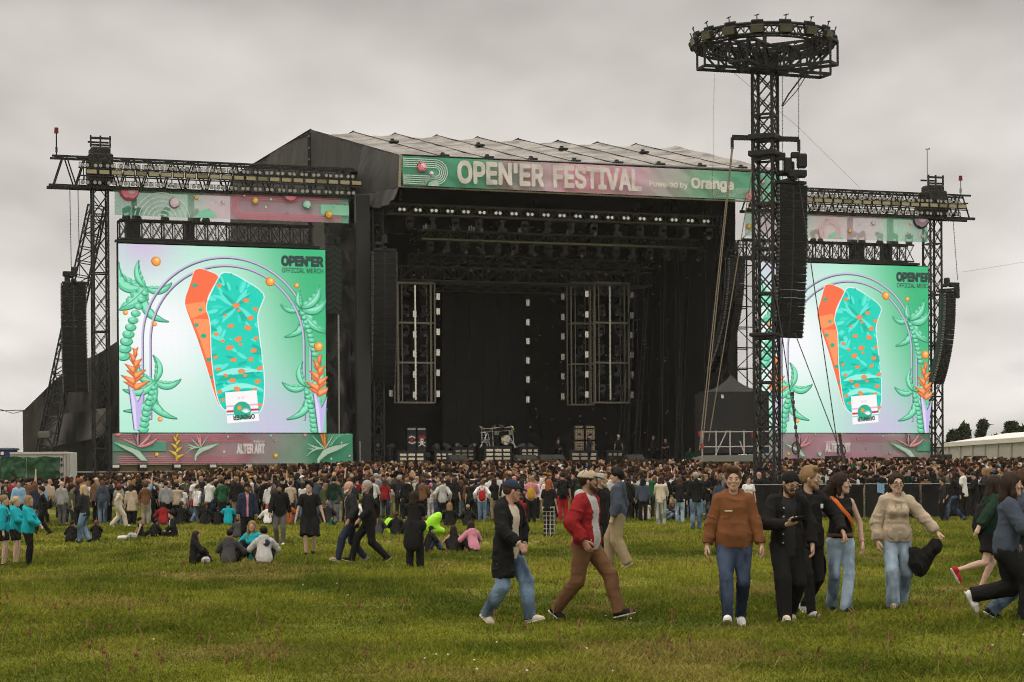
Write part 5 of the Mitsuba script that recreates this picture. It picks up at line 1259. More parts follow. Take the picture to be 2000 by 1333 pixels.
put(thing('rigging_hardware', 'tiny pale clamps, plugs and lenses glinting in the dark rigging', 'hardware', kind='stuff'), None, sp.out(), mat('glint', (0.24, 0.225, 0.19), 0.4, 0.5), to=STG)
ca = M()
for k in range(46):
    px = rg.uniform(1230, 1415); v = rg.uniform(2, 14); a = on(px, 540, v); b = on(px + rg.uniform(-40, 40), 860, v); ca.tube([[a[0], v, zc + 1], [b[0], v, DECK]], 0.02, 4)
put(thing('rigging_cable', 'many thin cables and ropes in the dark right wing of the stage', 'cable', kind='stuff'), None, ca.out(), mat('cable_grey', (0.06, 0.057, 0.05), 0.7), to=STG)

# ---------------------------------------------------------------- lamp cages and strobes
def cage(px0, px1, py0, py1, v, rows, cols, label, lit, ups=(0.5,)):
    a, b = on(px0, py0, v), on(px1, py1, v); w, h = b[0] - a[0], a[1] - b[1]; key = thing('lamp_cage', label, 'lamp cage'); fr = M(); CG = mat('cage_tube', (0.34, 0.30, 0.23), 0.45, 0.5, 0.3)
    for y in (v, v + 0.8):
        for k in (0, 1): fr.bar([a[0] + w * k, y, b[1]], [a[0] + w * k, y, a[1]], 0.09); fr.bar([a[0] + w * k + (0.3 if k == 0 else -0.3), y, b[1]], [a[0] + w * k + (0.3 if k == 0 else -0.3), y, a[1]], 0.05)
        for k in range(rows // 2 + 1): z = b[1] + h * k / (rows // 2); fr.bar([a[0], y, z], [b[0], y, z], 0.1 if y == v else 0.06)
    put(key, 'frame', fr.out(), CG, to=STG)
    for u in ups: put(key, 'light_strip', M().box([a[0] + w * u, v - 0.03, (a[1] + b[1]) / 2], [0.10, 0.06, h * 0.96]).out(), LENS if lit else mat('strip_dim', (0.35, 0.32, 0.25), 0.5), to=STG)
    for r in range(rows):
        for c in range(cols):
            place(HEAD, thing('moving_head', 'moving-head lamp in the ' + label.split(' with')[0] + ', ' + ORD[rows - 1 - r] + ' row from the top' + (', ' + ('left', 'right')[c] if cols > 1 else ''), 'stage lamp', 'moving heads in the ' + label.split(' with')[0]), at(a[0] + w * (c + 0.5) / cols, v + 0.35, b[1] + h * (r + 1) / rows - 0.12, r * 50 + c * 30, True))


cage(776, 850, 552, 787, 9.0, 6, 2, 'left lamp cage with tan frame and white strip', True, (0.47,))
cage(1161, 1229, 552, 787, 9.0, 6, 2, 'right lamp cage with tan frame and white strip', True, (0.44,))
cage(1115, 1160, 552, 791, 11.0, 6, 1, 'narrow lamp cage with dim frame behind the right cage', False, ())
for xs_, ys_, v, wh in (((855,), (580, 609, 649, 689, 729, 770), 9, 'right of the left lamp cage'), ((809,), (614, 654, 692, 732, 772), 9.6, 'in the middle of the left lamp cage'), ((763,), (689, 729, 769), 10.2, 'left of the left lamp cage'), ((722,), (612, 770), 11, 'beside the left stage column'),
                   ((1145,), (575, 615, 654, 693, 732, 771), 9, 'left of the right lamp cage'), ((1233,), (577, 617, 655, 694, 732, 772), 9, 'right of the right lamp cage'), ((1098,), (580, 620, 658, 698, 736, 775), 12, 'between the narrow cage and the dark screen'), ((1030,), (592, 630, 667, 705, 742, 781), 14, 'at the right edge of the dark screen'), ((1328,), (700, 730, 762), 10, 'in the dark right wing of the stage')):
    for x in xs_:
        for j, y in enumerate(ys_):
            s_, z_ = on(x, y, v); place(STROBE, thing('strobe_panel', 'pale strobe panel ' + wh + ', ' + ORD[j] + ' from the top', 'strobe lamp', 'strobe panels ' + wh), at(s_, v - 0.1, z_))
a, b = on(862, 545, 15.5), on(1026, 905, 15.5)
key = thing('dark_screen', 'large switched-off dark screen at the back of the stage', 'screen'); n = 6
for k in range(n): w_ = (b[0] - a[0]) / n; put(key, 'panel', M().box([a[0] + w_ * (k + 0.5), 15.6, (a[1] + DECK) / 2 + 0.6], [w_ - 0.02, 0.2, a[1] - DECK - 1.4]).out(), mat('dead_screen', (0.022, 0.021, 0.0195), 0.6, 0.25), to=STG)

# ---------------------------------------------------------------- gear on the deck
def gear(px, v): return on(px, 880, v)[0]
PANELW = mat('riser_lamp', (0.95, 0.86, 0.66), 0.35, 0.6, 0.8)
def riser(px0, px1, py0, py1, v, rows, cols, label, dim=False):
    a, b = on(px0, py0, v), on(px1, py1, v); key = thing('lamp_riser', label, 'riser'); w, h = b[0] - a[0], a[1] - b[1]
    put(key, 'box', M().box([(a[0] + b[0]) / 2, v + 0.5, (a[1] + DECK) / 2 + 0.06], [w + 0.2, 0.95, a[1] - DECK + 0.14], 0.02).out(), BLK, to=STG)
    for r in range(rows):
        for c in range(cols): put(key, 'lamp_panel', M().box([a[0] + w * (c + 0.5) / cols, v, b[1] + h * (r + 0.5) / rows], [w / cols - 0.13, 0.05, h / rows - 0.1]).out(), PANELW if not dim else mat('riser_dim', (0.34, 0.30, 0.2), 0.5), to=STG)


riser(779, 829, 885, 901, 1.0, 2, 3, 'lamp riser of six panels under the black speaker cabinets'); riser(851, 884, 885, 899, 2.0, 2, 3, 'low lamp riser of six small panels right of the black cabinets'); riser(888, 926, 878, 900, 3.5, 3, 3, 'dim lamp riser of nine panels left of the drums', True)
riser(948, 998, 876, 900, 2.0, 3, 3, 'bright lamp riser of nine panels under the drum kit'); riser(1018, 1052, 877, 892, 3.5, 2, 3, 'low lamp riser of six panels right of the drums'); riser(1116, 1166, 884, 900, 1.0, 2, 3, 'lamp riser under the checked guitar cabinets'); riser(1187, 1216, 884, 892, 3.0, 1, 3, 'narrow lamp riser of three panels right of the guitar cabinets', True)
def cabinet(px0, px1, py0, py1, v, body_m, label, front=None, extra=None):
    a, b = on(px0, py0, v), on(px1, py1, v); key = thing('speaker_cabinet', label, 'speaker'); c = [(a[0] + b[0]) / 2, v + 0.2, (a[1] + b[1]) / 2]; w, h = b[0] - a[0], a[1] - b[1]
    put(key, 'box', M().box(c, [w, 0.4, h], 0.03).out(), body_m, to=STG)
    if front: put(key, 'grille', M().box([c[0], v - 0.005, c[2]], [w * 0.9, 0.02, h * 0.88], 0.005).out(), front, to=STG); put(key, 'badge', M().box([c[0], v - 0.02, c[2] + h * 0.02], [w * 0.34, 0.02, 0.09]).out(), BLK, to=STG)
    return key, c, w, h


WHITE_P, RED_P = mat('print_white', (0.75, 0.74, 0.7), 0.7), mat('print_red', (0.5, 0.03, 0.03), 0.7)
for k, (p0, p1) in enumerate(((795, 813.5), (814.5, 833))):
    key, c, w, h = cabinet(p0, p1, 841, 882, 1.3, BLK, 'black speaker cabinet with ' + ('a red star in a white ring' if k == 0 else 'a white skull and crossed bones'))
    A = Art(0.006); cx_, cz_ = c[0], c[2] + 0.05
    if k == 0:
        st = [(0.16 * math.sin(j * math.pi / 5) * (1 if j % 2 == 0 else 0.4), 0.16 * math.cos(j * math.pi / 5) * (1 if j % 2 == 0 else 0.4)) for j in range(10)]; A.lay('print', 'red', Polygon([(cx_ + x, cz_ + y) for x, y in st]))
        for a0_, n_ in ((30, 6), (215, 6)):
            for j in range(n_): t = math.radians(a0_ + j * 22); A.lay('print', 'white', affinity.rotate(sbox(cx_ + 0.22 * math.cos(t) - 0.03, cz_ + 0.22 * math.sin(t) - 0.045, cx_ + 0.22 * math.cos(t) + 0.03, cz_ + 0.22 * math.sin(t) + 0.045), a0_ + j * 22 - 90))
    else:
        A.lay('print', 'white', Point(cx_, cz_ - 0.02).buffer(0.13, 8)); A.lay('print', 'white', sbox(cx_ - 0.07, cz_ - 0.2, cx_ + 0.07, cz_ - 0.1))
        for s_ in (-1, 1): A.lay('print', 'white', LineString([(cx_ - 0.2, cz_ - 0.25 - 0.12 * s_), (cx_ + 0.2, cz_ - 0.25 + 0.12 * s_)]).buffer(0.028)); A.lay('print', 'ink', Point(cx_ + 0.055 * s_, cz_ - 0.03).buffer(0.035, 5))
        for j in range(7): t = math.radians(30 + j * 20); A.lay('print', 'red', LineString([(cx_ + 0.14 * math.cos(t), cz_ + 0.14 * math.sin(t)), (cx_ + 0.27 * math.cos(t), cz_ + 0.27 * math.sin(t))]).buffer(0.022))
    for n_, k_, m_ in A.meshes(depth=1.29): put(key, n_, m_, 'print_' + k_, to=STG)
    a = on(p0 + 0.6, 836.5, 1.3); b = on(p1 - 0.6, 840.5, 1.3); k2 = thing('amplifier_head', ('left' if k == 0 else 'right') + ' pale-faced amplifier head on the black speaker cabinets', 'amplifier'); put(k2, 'box', M().box([(a[0] + b[0]) / 2, 1.5, (a[1] + b[1]) / 2], [b[0] - a[0], 0.3, 0.2], 0.02).out(), BLK, to=STG); put(k2, 'face', M().box([(a[0] + b[0]) / 2, 1.34, (a[1] + b[1]) / 2], [(b[0] - a[0]) * 0.9, 0.02, 0.12]).out(), mat('amp_face', (0.32, 0.31, 0.29), 0.5), to=STG)
CHK = mat('checked_grille', rough=0.8, tex=mikit.proc(lambda p, n, uv: mikit.mix([0.30, 0.24, 0.17], [0.12, 0.09, 0.06], mikit.smoothstep(0.3, 0.42, dr.abs(dr.maximum(dr.abs(st_s(p) * 6.0 - dr.floor(st_s(p) * 6.0) - 0.5), dr.abs(p.z * 6.0 - dr.floor(p.z * 6.0) - 0.5)))))))
for i, (p0, p1) in enumerate(((1121.5, 1141), (1143.5, 1163))):
    for j, (y0, y1) in enumerate(((838, 860.5), (862, 882.5))): cabinet(p0, p1, y0, y1, 1.4, BLK, f'{("upper", "lower")[j]} {("left", "right")[i]} guitar cabinet with checked tan grille', CHK)
    a = on(p0 + 1, 830.5, 1.4); b = on(p1 - 1, 837.2, 1.4); k2 = thing('amplifier_head', ('left' if i == 0 else 'right') + ' amplifier head with tan strip on the checked guitar cabinets', 'amplifier'); put(k2, 'box', M().box([(a[0] + b[0]) / 2, 1.6, (a[1] + b[1]) / 2], [b[0] - a[0], 0.3, a[1] - b[1]], 0.02).out(), BLK, to=STG); put(k2, 'face', M().box([(a[0] + b[0]) / 2, 1.44, (a[1] + b[1]) / 2 - 0.03], [(b[0] - a[0]) * 0.85, 0.02, 0.07]).out(), mat('amp_tan', (0.45, 0.33, 0.18), 0.5), to=STG)
for k, (p0, p1) in enumerate(((877, 912), (1007, 1048), (1054, 1102), (1224, 1257))):
    a, b = on(p0, 893, -0.3), on(p1, 901, -0.3); w = b[0] - a[0]; key = thing('monitor_speaker', ('grey wedge monitor in front of the dim lamp riser', 'grey wedge monitor right of the drum riser', 'longest grey wedge monitor, left of the guitar cabinets', 'grey wedge monitor near the stage hands on the right')[k], 'monitor')
    pf = Polygon([(0, 0), (0.75, 0), (0.75, 0.18), (0.35, 0.45), (0, 0.38)]); n = max(1, round(w / 0.7))
    for q_ in range(n): m = trimesh.creation.extrude_polygon(pf, w / n - 0.04); vv = np.asarray(m.vertices); m2 = trimesh.Trimesh(np.column_stack([a[0] + w * q_ / n + vv[:, 2], -0.6 + (0.75 - vv[:, 0]), DECK + vv[:, 1]]), m.faces); put(key, 'box', m2, mat('wedge_grey', (0.05, 0.05, 0.048), 0.6), to=STG)
# drum kit
key = thing('drum_kit', 'silver drum kit with patterned bass drum on the bright riser', 'drum kit'); v = 2.2; zr = on(973, 875, v)[1]; dx, dz = on(988, 858, v)
CHR = mat('chrome', (0.75, 0.74, 0.7), 0.2, 0.5, 0.9)
put(key, 'bass_drum', M().tube([[dx, v, dz - 0.06], [dx, v + 0.45, dz - 0.06]], 0.34, 16).out(), BLK, to=STG); put(key, 'drum_head', M().tube([[dx, v - 0.005, dz - 0.06], [dx, v - 0.01, dz - 0.06]], 0.32, 16).out(), mat('drum_gold', tex=mikit.proc(lambda p, n, uv: mikit.mix([0.62, 0.58, 0.48], [0.22, 0.16, 0.07], mikit.smoothstep(0.45, 0.55, mikit.noise(st_s(p) * 9, p.z * 9, 1.0)))), rough=0.5), to=STG)
put(key, 'drum_badge', M().tube([[dx + 0.12, v - 0.015, dz - 0.06], [dx + 0.12, v - 0.02, dz - 0.06]], 0.14, 12).out(), mat('badge_silver', (0.5, 0.5, 0.5), 0.4), to=STG)
for x, z, r in ((972, 846, 0.16), (1000, 846, 0.17), (952, 862, 0.2)): s_, z_ = on(x, z, v); put(key, 'tom', M().tube([[s_, v + 0.2, z_ - 0.12], [s_, v + 0.17, z_ + 0.12]], r, 12).out(), CHR, to=STG)
for x, z, t in ((945, 838, 0.1), (966, 836, -0.1), (1005, 838, 0.15), (985, 834, 0.05)): s_, z_ = on(x, z, v); m = M().tube([[s_ - t * 0.1, v + 0.4, z_], [s_ + t * 0.1, v + 0.4, z_ + 0.02]], 0.26, 14).out(); put(key, 'cymbal', m, mat('brass', (0.6, 0.5, 0.28), 0.25, 0.5, 0.9), to=STG)
st = M()
for x0_, y0_, x1_, y1_ in ((944, 876, 945, 838), (955, 876, 950, 840), (966, 876, 966, 836), (1008, 876, 1003, 832), (1010, 876, 998, 850), (940, 876, 956, 846), (1013, 874, 1000, 862), (960, 876, 958, 848)): a, b = on(x0_, y0_, v), on(x1_, y1_, v); st.tube([[a[0], v + 0.3, max(a[1], zr)], [b[0], v + 0.4, b[1]]], 0.022, 5)
for z in (838, 845): a, b = on(942, z, v), on(1006, z - 4, v); st.tube([[a[0], v + 0.35, a[1]], [b[0], v + 0.35, b[1]]], 0.02, 5)
put(key, 'stand', st.out(), CHR, to=STG)
for k, x in enumerate((741, 766, 857, 880, 903, 927, 1023, 1043)): s_ = on(x, 890, 4)[0]; place(HEAD, thing('moving_head', f'moving-head lamp on a box at the back of the deck, {ORD[k]} from the left', 'stage lamp', 'moving heads standing on the deck'), at(s_, 4.6, DECK + 0.45, k * 77)); kx_ = thing('lamp_box', f'black box under a lamp at the back of the deck, {ORD[k]} from the left', 'box', 'boxes under the deck lamps'); put(kx_, None, M().box([s_, 4.6, DECK + 0.22], [0.5, 0.5, 0.44], 0.02).out(), BLK, to=STG)
key = thing('green_cloth', 'sea-green cloth panel along the deck edge left of the drums', 'cloth'); a, b = on(784, 905, -1.6), on(861, 916, -1.6); put(key, None, sheet(lambda u, v: np.stack([a[0] + (b[0] - a[0]) * u, -1.6 + 0.03 * np.sin(u * 40), a[1] - 1.2 * v], -1), 60, 4), mat('sea_cloth', srgb(92, 168, 142), 0.7), True, to=STG)
for k, (p0, p1, y) in enumerate(((916, 938, 911), (958, 984, 911), (1000, 1012, 914))):
    a, b = on(p0, y, -1.6), on(p1, y, -1.6); key = thing('sponsor_panel', ('left', 'middle', 'right')[k] + ' pale strip on the barrier before the stage', 'panel', 'pale strips before the stage'); put(key, None, M().box([(a[0] + b[0]) / 2, -1.6, a[1] - 0.15], [b[0] - a[0], 0.04, 0.3]).out(), 'panel_pale', to=STG)
key = thing('camera_stand', 'black camera on a tripod before the green cloth', 'camera'); s_, z_ = on(834, 890, -2); m = M().box([s_, -2, z_], [0.35, 0.5, 0.3], 0.04)
for d in (-0.4, 0, 0.4): m.tube([[s_, -2, z_ - 0.1], [s_ + d, -2 + abs(d) * 0.4, z_ - 1.5]], 0.035, 5)
put(key, None, m.out(), BLK, to=STG)

# ---------------------------------------------------------------- line arrays of speakers
def array_box():
    pf = Polygon([(-0.67, -0.03), (0.67, -0.03), (0.67, 0.07), (0.42, 0.62), (-0.42, 0.62), (-0.67, 0.07)])
    m = trimesh.creation.extrude_polygon(pf, 0.325); m.vertices[:, 2] -= 0.335
    g = M().box([-0.34, -0.045, -0.17], [0.6, 0.02, 0.29], 0.004).box([0.34, -0.045, -0.17], [0.6, 0.02, 0.29], 0.004)
    r = M()
    for x in (-0.69, 0.69): r.box([x, 0.03, -0.08], [0.05, 0.14, 0.07]).box([x, 0.03, -0.27], [0.05, 0.14, 0.05])
    return proto(('box', m, mat('array_black', (0.042, 0.041, 0.040), 0.55, 0.35), False), ('grille', g.out(), mat('array_grille', (0.017, 0.017, 0.017), 0.8, 0.2), False), ('rig_pin', r.out(), mat('pin_grey', (0.22, 0.21, 0.2), 0.5, 0.5), False))


ABOX = array_box()
def line_array(px, py0, py1, v, n, yaw, label, tilt=(2, 24), base=None, sc=None):
    """n boxes hung from (px, py0), each tilted a little further down than the one above; ends near py1."""
    s, z = on(px, py0, v) if base is None else base[0]
    H = z - (on(px, py1, v)[1] if base is None else base[1]); k_ = H / (n * 0.337 * 0.985) if sc is None else sc
    key = thing('line_array', label, 'line array'); R_ = STG @ T().translate([s, v, z]).rotate([0, 0, 1], yaw) if base is None else T().translate(list(base[2])).rotate([0, 0, 1], yaw)
    y, zz_ = 0.0, 0.0; last = []
    for i in range(n):
        t = tilt[0] + (tilt[1] - tilt[0]) * (i / (n - 1)) ** 1.25; to = R_ @ T().translate([0, y, zz_]).rotate([1, 0, 0], t).scale([float(k_)] * 3)
        bx = thing_part(key, 'speaker_box')
        for nme, d, b in ABOX:
            kk_ = numbered(bx + ('' if nme == 'box' else '__' + nme)); labels.update({kk_: {'kind': 'stuff'}} if nme == 'rig_pin' else {}); scene[kk_] = {**d, 'bsdf': {'type': 'ref', 'id': b}, 'to_world': to}
        dy, dz = math.sin(math.radians(t)) * 0.337 * k_, math.cos(math.radians(t)) * 0.337 * k_
        y += dy; zz_ -= dz; last.append((y, zz_))
    fr = M().box([0, 0.3, 0.10], [1.3 * k_, 0.7, 0.14], 0.02).box([0, 0.25, 0.24], [0.16, 1.0, 0.14])
    fr.box([0.0, 0.25, 0.75], [0.34, 0.34, 0.55], 0.06).box([-0.3, 0.3, 0.5], [0.5, 0.3, 0.2], 0.04); put(key, 'fly_frame', fr.out(), BLK, to=R_)
    cb = M().tube([[-0.72 * k_, 0.3, 0.1]] + [[-0.74 * k_, 0.32 + a, b] for a, b in last], 0.03, 4); put(key, 'signal_cable', cb.out(), mat('cable_blue', (0.06, 0.065, 0.075), 0.6), to=R_)
    return R_, k_


def thing_part(parent, name):
    k = parent + '__' + name
    n = 0
    while (k if n == 0 else f'{k}_{n:03d}') in scene: n += 1
    return k if n == 0 else f'{k}_{n:03d}'


line_array(144, 556, 765, -1.2, 18, -14, 'line array of speakers hung outside the left tower', (0, 16))
line_array(752, 492, 762, -1.6, 24, -12, 'line array of speakers hung at the left edge of the stage opening', (2, 36))
line_array(1440, 505, 735, -1.0, 24, 14, 'line array of speakers hung at the right edge of the stage opening', (2, 36))
line_array(1856, 573, 750, -1.2, 18, 30, 'line array of speakers hung outside the right tower', (0, 20))
def W(px, py, Y): kx, kz = pix(px, py); return np.array([kx * Y, Y, EYE + kz * Y])
YT = 88.0
line_array(0, 0, 0, 0, 19, 24, 'nearest and tallest line array, hung on the ring-light tower', (0, 9), base=((0, W(1547, 361, YT)[2]), W(1547, 656, YT)[2], W(1549, 361, YT)))
sb = W(1552, 345, YT); key = thing('array_stabiliser', 'black hoist blocks between the nearest line array and its frame', 'hoist'); put(key, None, M().box(sb + [0.1, 0, 0.1], [0.8, 0.5, 0.3], 0.04).box(sb + [-0.3, 0, 0.45], [0.35, 0.3, 0.7], 0.05).box(sb + [-0.7, 0, 0.85], [0.6, 0.3, 0.3], 0.04).out(), BLK)
hb = W(1566, 315, YT); key = thing('chain_hoist', 'black chain hoist hanging from the right end of the tower bar', 'hoist'); put(key, 'motor', M().box(hb, [0.42, 0.35, 0.62], 0.06).box(hb + [-0.3, 0, 0.25], [0.35, 0.25, 0.25], 0.04).out(), BLK); put(key, 'chain', M().tube([W(1558, 280, YT), W(1562, 303, YT)], 0.035, 5).tube([W(1560, 328, YT), W(1560, 352, YT)], 0.02, 4).out(), BLK)
for x, y0, y1, wh in ((147, 370, 540, 'left'), (1868, 432, 548, 'right')):
    for dx in ((-9, 7) if wh == 'left' else (0,)):
        a = on(x + dx, y0, -0.8); b = on(x + dx, y1, -0.8); key = thing('hanging_cable', f'{"first " if dx < 0 else "second " if dx > 0 else ""}thin steel cable from the {wh} lamp beam down to the {wh} outer line array', 'cable', f'cables of the {wh} outer array'); put(key, None, M().tube([[a[0], -0.4, a[1]], [a[0], -0.9, b[1]]], 0.022, 5).out(), BLK, to=STG)
s_, z_ = on(1868, 556, -1.2); key = thing('chain_hoist', 'black hoist above the right outer line array', 'hoist'); put(key, None, M().box([s_, -0.9, z_], [0.7, 0.3, 0.3], 0.04).box([s_ + 0.2, -0.9, z_ - 0.5], [0.35, 0.3, 0.8], 0.05).out(), BLK, to=STG)
s_, z_ = on(136, 545, -1.2); key = thing('chain_hoist', 'black hoist above the left outer line array', 'hoist'); put(key, None, M().box([s_, -0.9, z_ + 0.3], [0.7, 0.3, 0.3], 0.04).box([s_ - 0.1, -0.9, z_ - 0.2], [0.3, 0.3, 0.7], 0.05).out(), BLK, to=STG)

# ---------------------------------------------------------------- ring-light tower in the field
tb = W(1499, 945, YT); gz0 = float(ground_z(tb[0], YT)); ztop = W(1499, 140, YT)[2]
key = thing('ring_light_tower', 'tall black lattice tower carrying a round ring of floodlights', 'tower')
TW = T().translate([tb[0], YT, 0]).rotate([0, 0, 1], -24); hw = 0.43
c, br, pl = M(), M(), M()
for x in (-hw, hw):
    for y in (-hw, hw): c.bar([x, y, gz0], [x, y, ztop], 0.11)
n = 20; st = np.linspace(gz0, ztop, n + 1)
for k in range(n):
    a, b = st[k], st[k + 1]
    for p, q in (((-hw, -hw), (hw, -hw)), ((hw, -hw), (hw, hw)), ((hw, hw), (-hw, hw)), ((-hw, hw), (-hw, -hw))):
        br.bar([*p, a], [*q, b], 0.055); br.bar([*q, a], [*p, b], 0.055)
        if k % 2 == 0: br.bar([*p, a], [*q, a], 0.09)
put(key, 'chord', c.out(), BLK, to=TW, kind='stuff'); put(key, 'brace', br.out(), BLK, to=TW, kind='stuff')
for y in (270, 302, 655): z = W(1499, y, YT)[2]; put(key, 'collar', M().box([0, 0, z], [1.2, 1.2, 0.24 if y != 655 else 0.16], 0.03).out(), BLK, to=TW)
put(key, 'base_frame', M().box([0, 0, gz0 + 0.12], [3.2, 3.2, 0.24], 0.03).out(), BLK, to=TW)
ba, bb = W(1430, 269, YT), W(1560, 273, YT); put(key, 'spreader_bar', M().bar(ba, bb, 0.18, 0.2).out(), BLK); put(key, 'spreader_hook', M().tube([ba, ba - [0, 0, 0.5]], 0.07, 6).tube([bb, bb - [0, 0, 0.5]], 0.07, 6).out(), BLK)
rc = W(1490, 84, YT); rc[1] = YT; Rr = 2.92; zr = rc[2]
def ring(m, r, z, w): a = np.linspace(0, 2 * np.pi, 49); m.tube(np.stack([rc[0] + r * np.cos(a), rc[1] + r * np.sin(a), a * 0 + z], 1), w, 6, caps=False)
m = M(); ring(m, Rr, zr + 0.22, 0.07); ring(m, Rr, zr - 0.22, 0.06); ring(m, Rr - 0.5, zr + 0.22, 0.05); ring(m, Rr - 0.5, zr - 0.22, 0.05)
for k in range(48):
    a0_, a1_ = k * np.pi / 24, (k + 1) * np.pi / 24; f = lambda r, a, z: [rc[0] + r * math.cos(a), rc[1] + r * math.sin(a), zr + z]
    m.bar(f(Rr, a0_, -0.22), f(Rr, a1_, 0.22), 0.045); m.bar(f(Rr - 0.5, a1_, -0.22), f(Rr - 0.5, a0_, 0.22), 0.045); m.bar(f(Rr, a0_, 0.22), f(Rr - 0.5, a1_, 0.22), 0.04); m.bar(f(Rr, a0_, -0.22), f(Rr - 0.5, a0_, -0.22), 0.04); m.bar(f(Rr, a0_, -0.22), f(Rr, a0_, 0.22), 0.04)
put(key, 'ring_truss', m.out(), BLK, kind='stuff')
zb_ = zr - 0.72
for k, (ang, ln, w_) in enumerate(((197, 2.95, 1.0), (330, 3.15, 1.0), (22, 3.0, 1.0), (238, 2.6, 0.9))):
    d = np.array([math.cos(math.radians(ang)), math.sin(math.radians(ang)), 0]); o = np.array([tb[0], YT, zb_]); mm = M(); sd = np.array([-d[1], d[0], 0]) * 0.42
    for s2 in (sd, -sd):
        for z in (-0.5, 0.5): mm.bar(o + s2 + [0, 0, z], o + s2 + d * ln + [0, 0, z], 0.12 if z < 0 else 0.10)
        for j in range(3): p_, q_ = o + s2 + d * ln * j / 3, o + s2 + d * ln * (j + 1) / 3; mm.bar(p_ + [0, 0, -0.5], q_ + [0, 0, 0.5], 0.075); mm.bar(q_ + [0, 0, -0.5], q_ + [0, 0, 0.5], 0.09)
    for j in (1, 2, 3): p_ = o + d * ln * j / 3; mm.bar(p_ + sd - [0, 0, 0.5], p_ - sd - [0, 0, 0.5], 0.1); mm.bar(p_ + sd + [0, 0, 0.5], p_ - sd + [0, 0, 0.5], 0.1)
    put(key, 'cross_arm', mm.out(), BLK)
put(key, 'mast_cap', M().box([tb[0], YT, zb_ - 0.1], [1.1, 1.1, 0.8], 0.1).bar([tb[0], YT, zb_], [tb[0], YT, zb_ + 1.0], 0.16).out(), BLK)
FL = proto(('housing', M().box([0, 0, 0], [0.62, 0.22, 0.34], 0.05).box([0, 0.16, 0.24], [0.5, 0.2, 0.2], 0.03).tube([[0, 0.1, 0.3], [0, 0.1, 0.52]], 0.025, 5).bar([-0.1, 0.1, 0.5], [0.1, 0.1, 0.55], 0.04).out(), BLK, False), ('lens', M().box([0, -0.116, -0.02], [0.52, 0.02, 0.26]).out(), mat('flood_glass', (0.13, 0.12, 0.09), 0.25, 0.6), False))
for k in range(16):
    a = 360 * k / 16 + 11; p_ = [rc[0] + (Rr + 0.12) * math.cos(math.radians(a)), rc[1] + (Rr + 0.12) * math.sin(math.radians(a)), zr - 0.02]
    place(FL, thing('flood_light', 'flood light on the tower ring, ' + ORD[k] + ' round from the right end', 'flood light', 'flood lights of the ring'), T().translate(p_).rotate([0, 0, 1], a + 90).rotate([1, 0, 0], 18))
def wire(pts, label, r=0.02, m_=None, group='guy wires of the ring-light tower', name='guy_wire', cat='wire'):
    k_ = thing(name, label, cat, group); put(k_, None, M().tube([W(*p) for p in pts], r, 5).out(), m_ or BLK)
ROPE = mat('rope_tan', (0.20, 0.165, 0.12), 0.8)
for kk, (x0_, y0_, x1_, y1_, ya, yb) in enumerate(((1430, 282, 1366, 880, YT, 84), (1432, 282, 1372, 870, YT, 84), (1476, 290, 1384, 862, YT, 85), (1480, 330, 1560, 880, YT, 80), (1560, 352, 1640, 900, YT, 80), (1552, 650, 1650, 905, YT, 80))):
    wire(((x0_, y0_, ya), (x1_, y1_, yb)), ORD[kk] + ' guy wire of the ring-light tower, counted from the left', 0.022, ROPE if x1_ < 1400 else BLK)
for x in (1528, 1560): wire(((x, 128, YT), (x, 268 if x > 1540 else 900, YT)), ('long thin vertical cable down the right side of the ring-light tower' if x < 1540 else 'short vertical cable from the ring down to the spreader bar'), 0.014, None, 'vertical cables of the tower')
wire(((1574, 140, YT), (1540, 185, YT), (1527, 208, YT)), 'slack dark cable loop under the ring of lights', 0.035, None, 'cable loops under the ring'); wire(((1580, 140, YT), (1556, 178, YT), (1529, 208, YT)), 'second, thinner slack cable loop under the ring of lights', 0.02, None, 'cable loops under the ring')
wire(((1395, 145, YT), (1393, 300, YT), (1390, 420, YT)), 'hair-thin wire hanging left of the ring-light tower', 0.006, None, None); wire(((1430, 140, YT), (1560, 250, 100), (1680, 368, 128)), 'hair-thin wire slanting from the ring to the right lamp beam', 0.007, None, None)
wire(((1880, 532, 137), (2010, 511, 150)), 'thin wire leaving the frame beside the right outer array', 0.008, None, None); wire(((0, 803, 122), (30, 802, 124), (48, 802, 126)), 'short slack wire reaching the top of the dark backstage drape', 0.025, None, None); wire(((0, 800, 122), (25, 808, 124), (46, 803, 126)), 'lower sagging wire at the left end of the backstage drape', 0.02, None, None)
wire(((620, 443, 121), (820, 460, 126), (1100, 488, 131), (1415, 512, 136)), 'long thin cable sagging across the stage opening', 0.012, BLK, None)
# hanging chains by the right screen
for x0_, y0_, x1_, y1_ in ((1548, 770, 1560, 900), (1640, 850, 1648, 905)):
    key = thing('hanging_chain', ('left' if x0_ < 1600 else 'right') + ' dark chain with a ring hanging before the right lower banner', 'chain', 'chains before the right banner'); m = M(); a, b = W(x0_, y0_, 82), W(x1_, y1_, 82)
    for k in range(16): p_ = a + (b - a) * k / 16; m.box(p_, [0.06 if k % 2 else 0.12, 0.05, 0.16], 0.01)
    t = np.linspace(0, 2 * np.pi, 13); m.tube(np.stack([b[0] - 0.1 + 0.16 * np.cos(t), b[1] + 0 * t, b[2] + 0.5 + 0.24 * np.sin(t)], 1), 0.035, 5, caps=False); put(key, None, m.out(), mat('chain_rust', (0.05, 0.04, 0.035), 0.6))

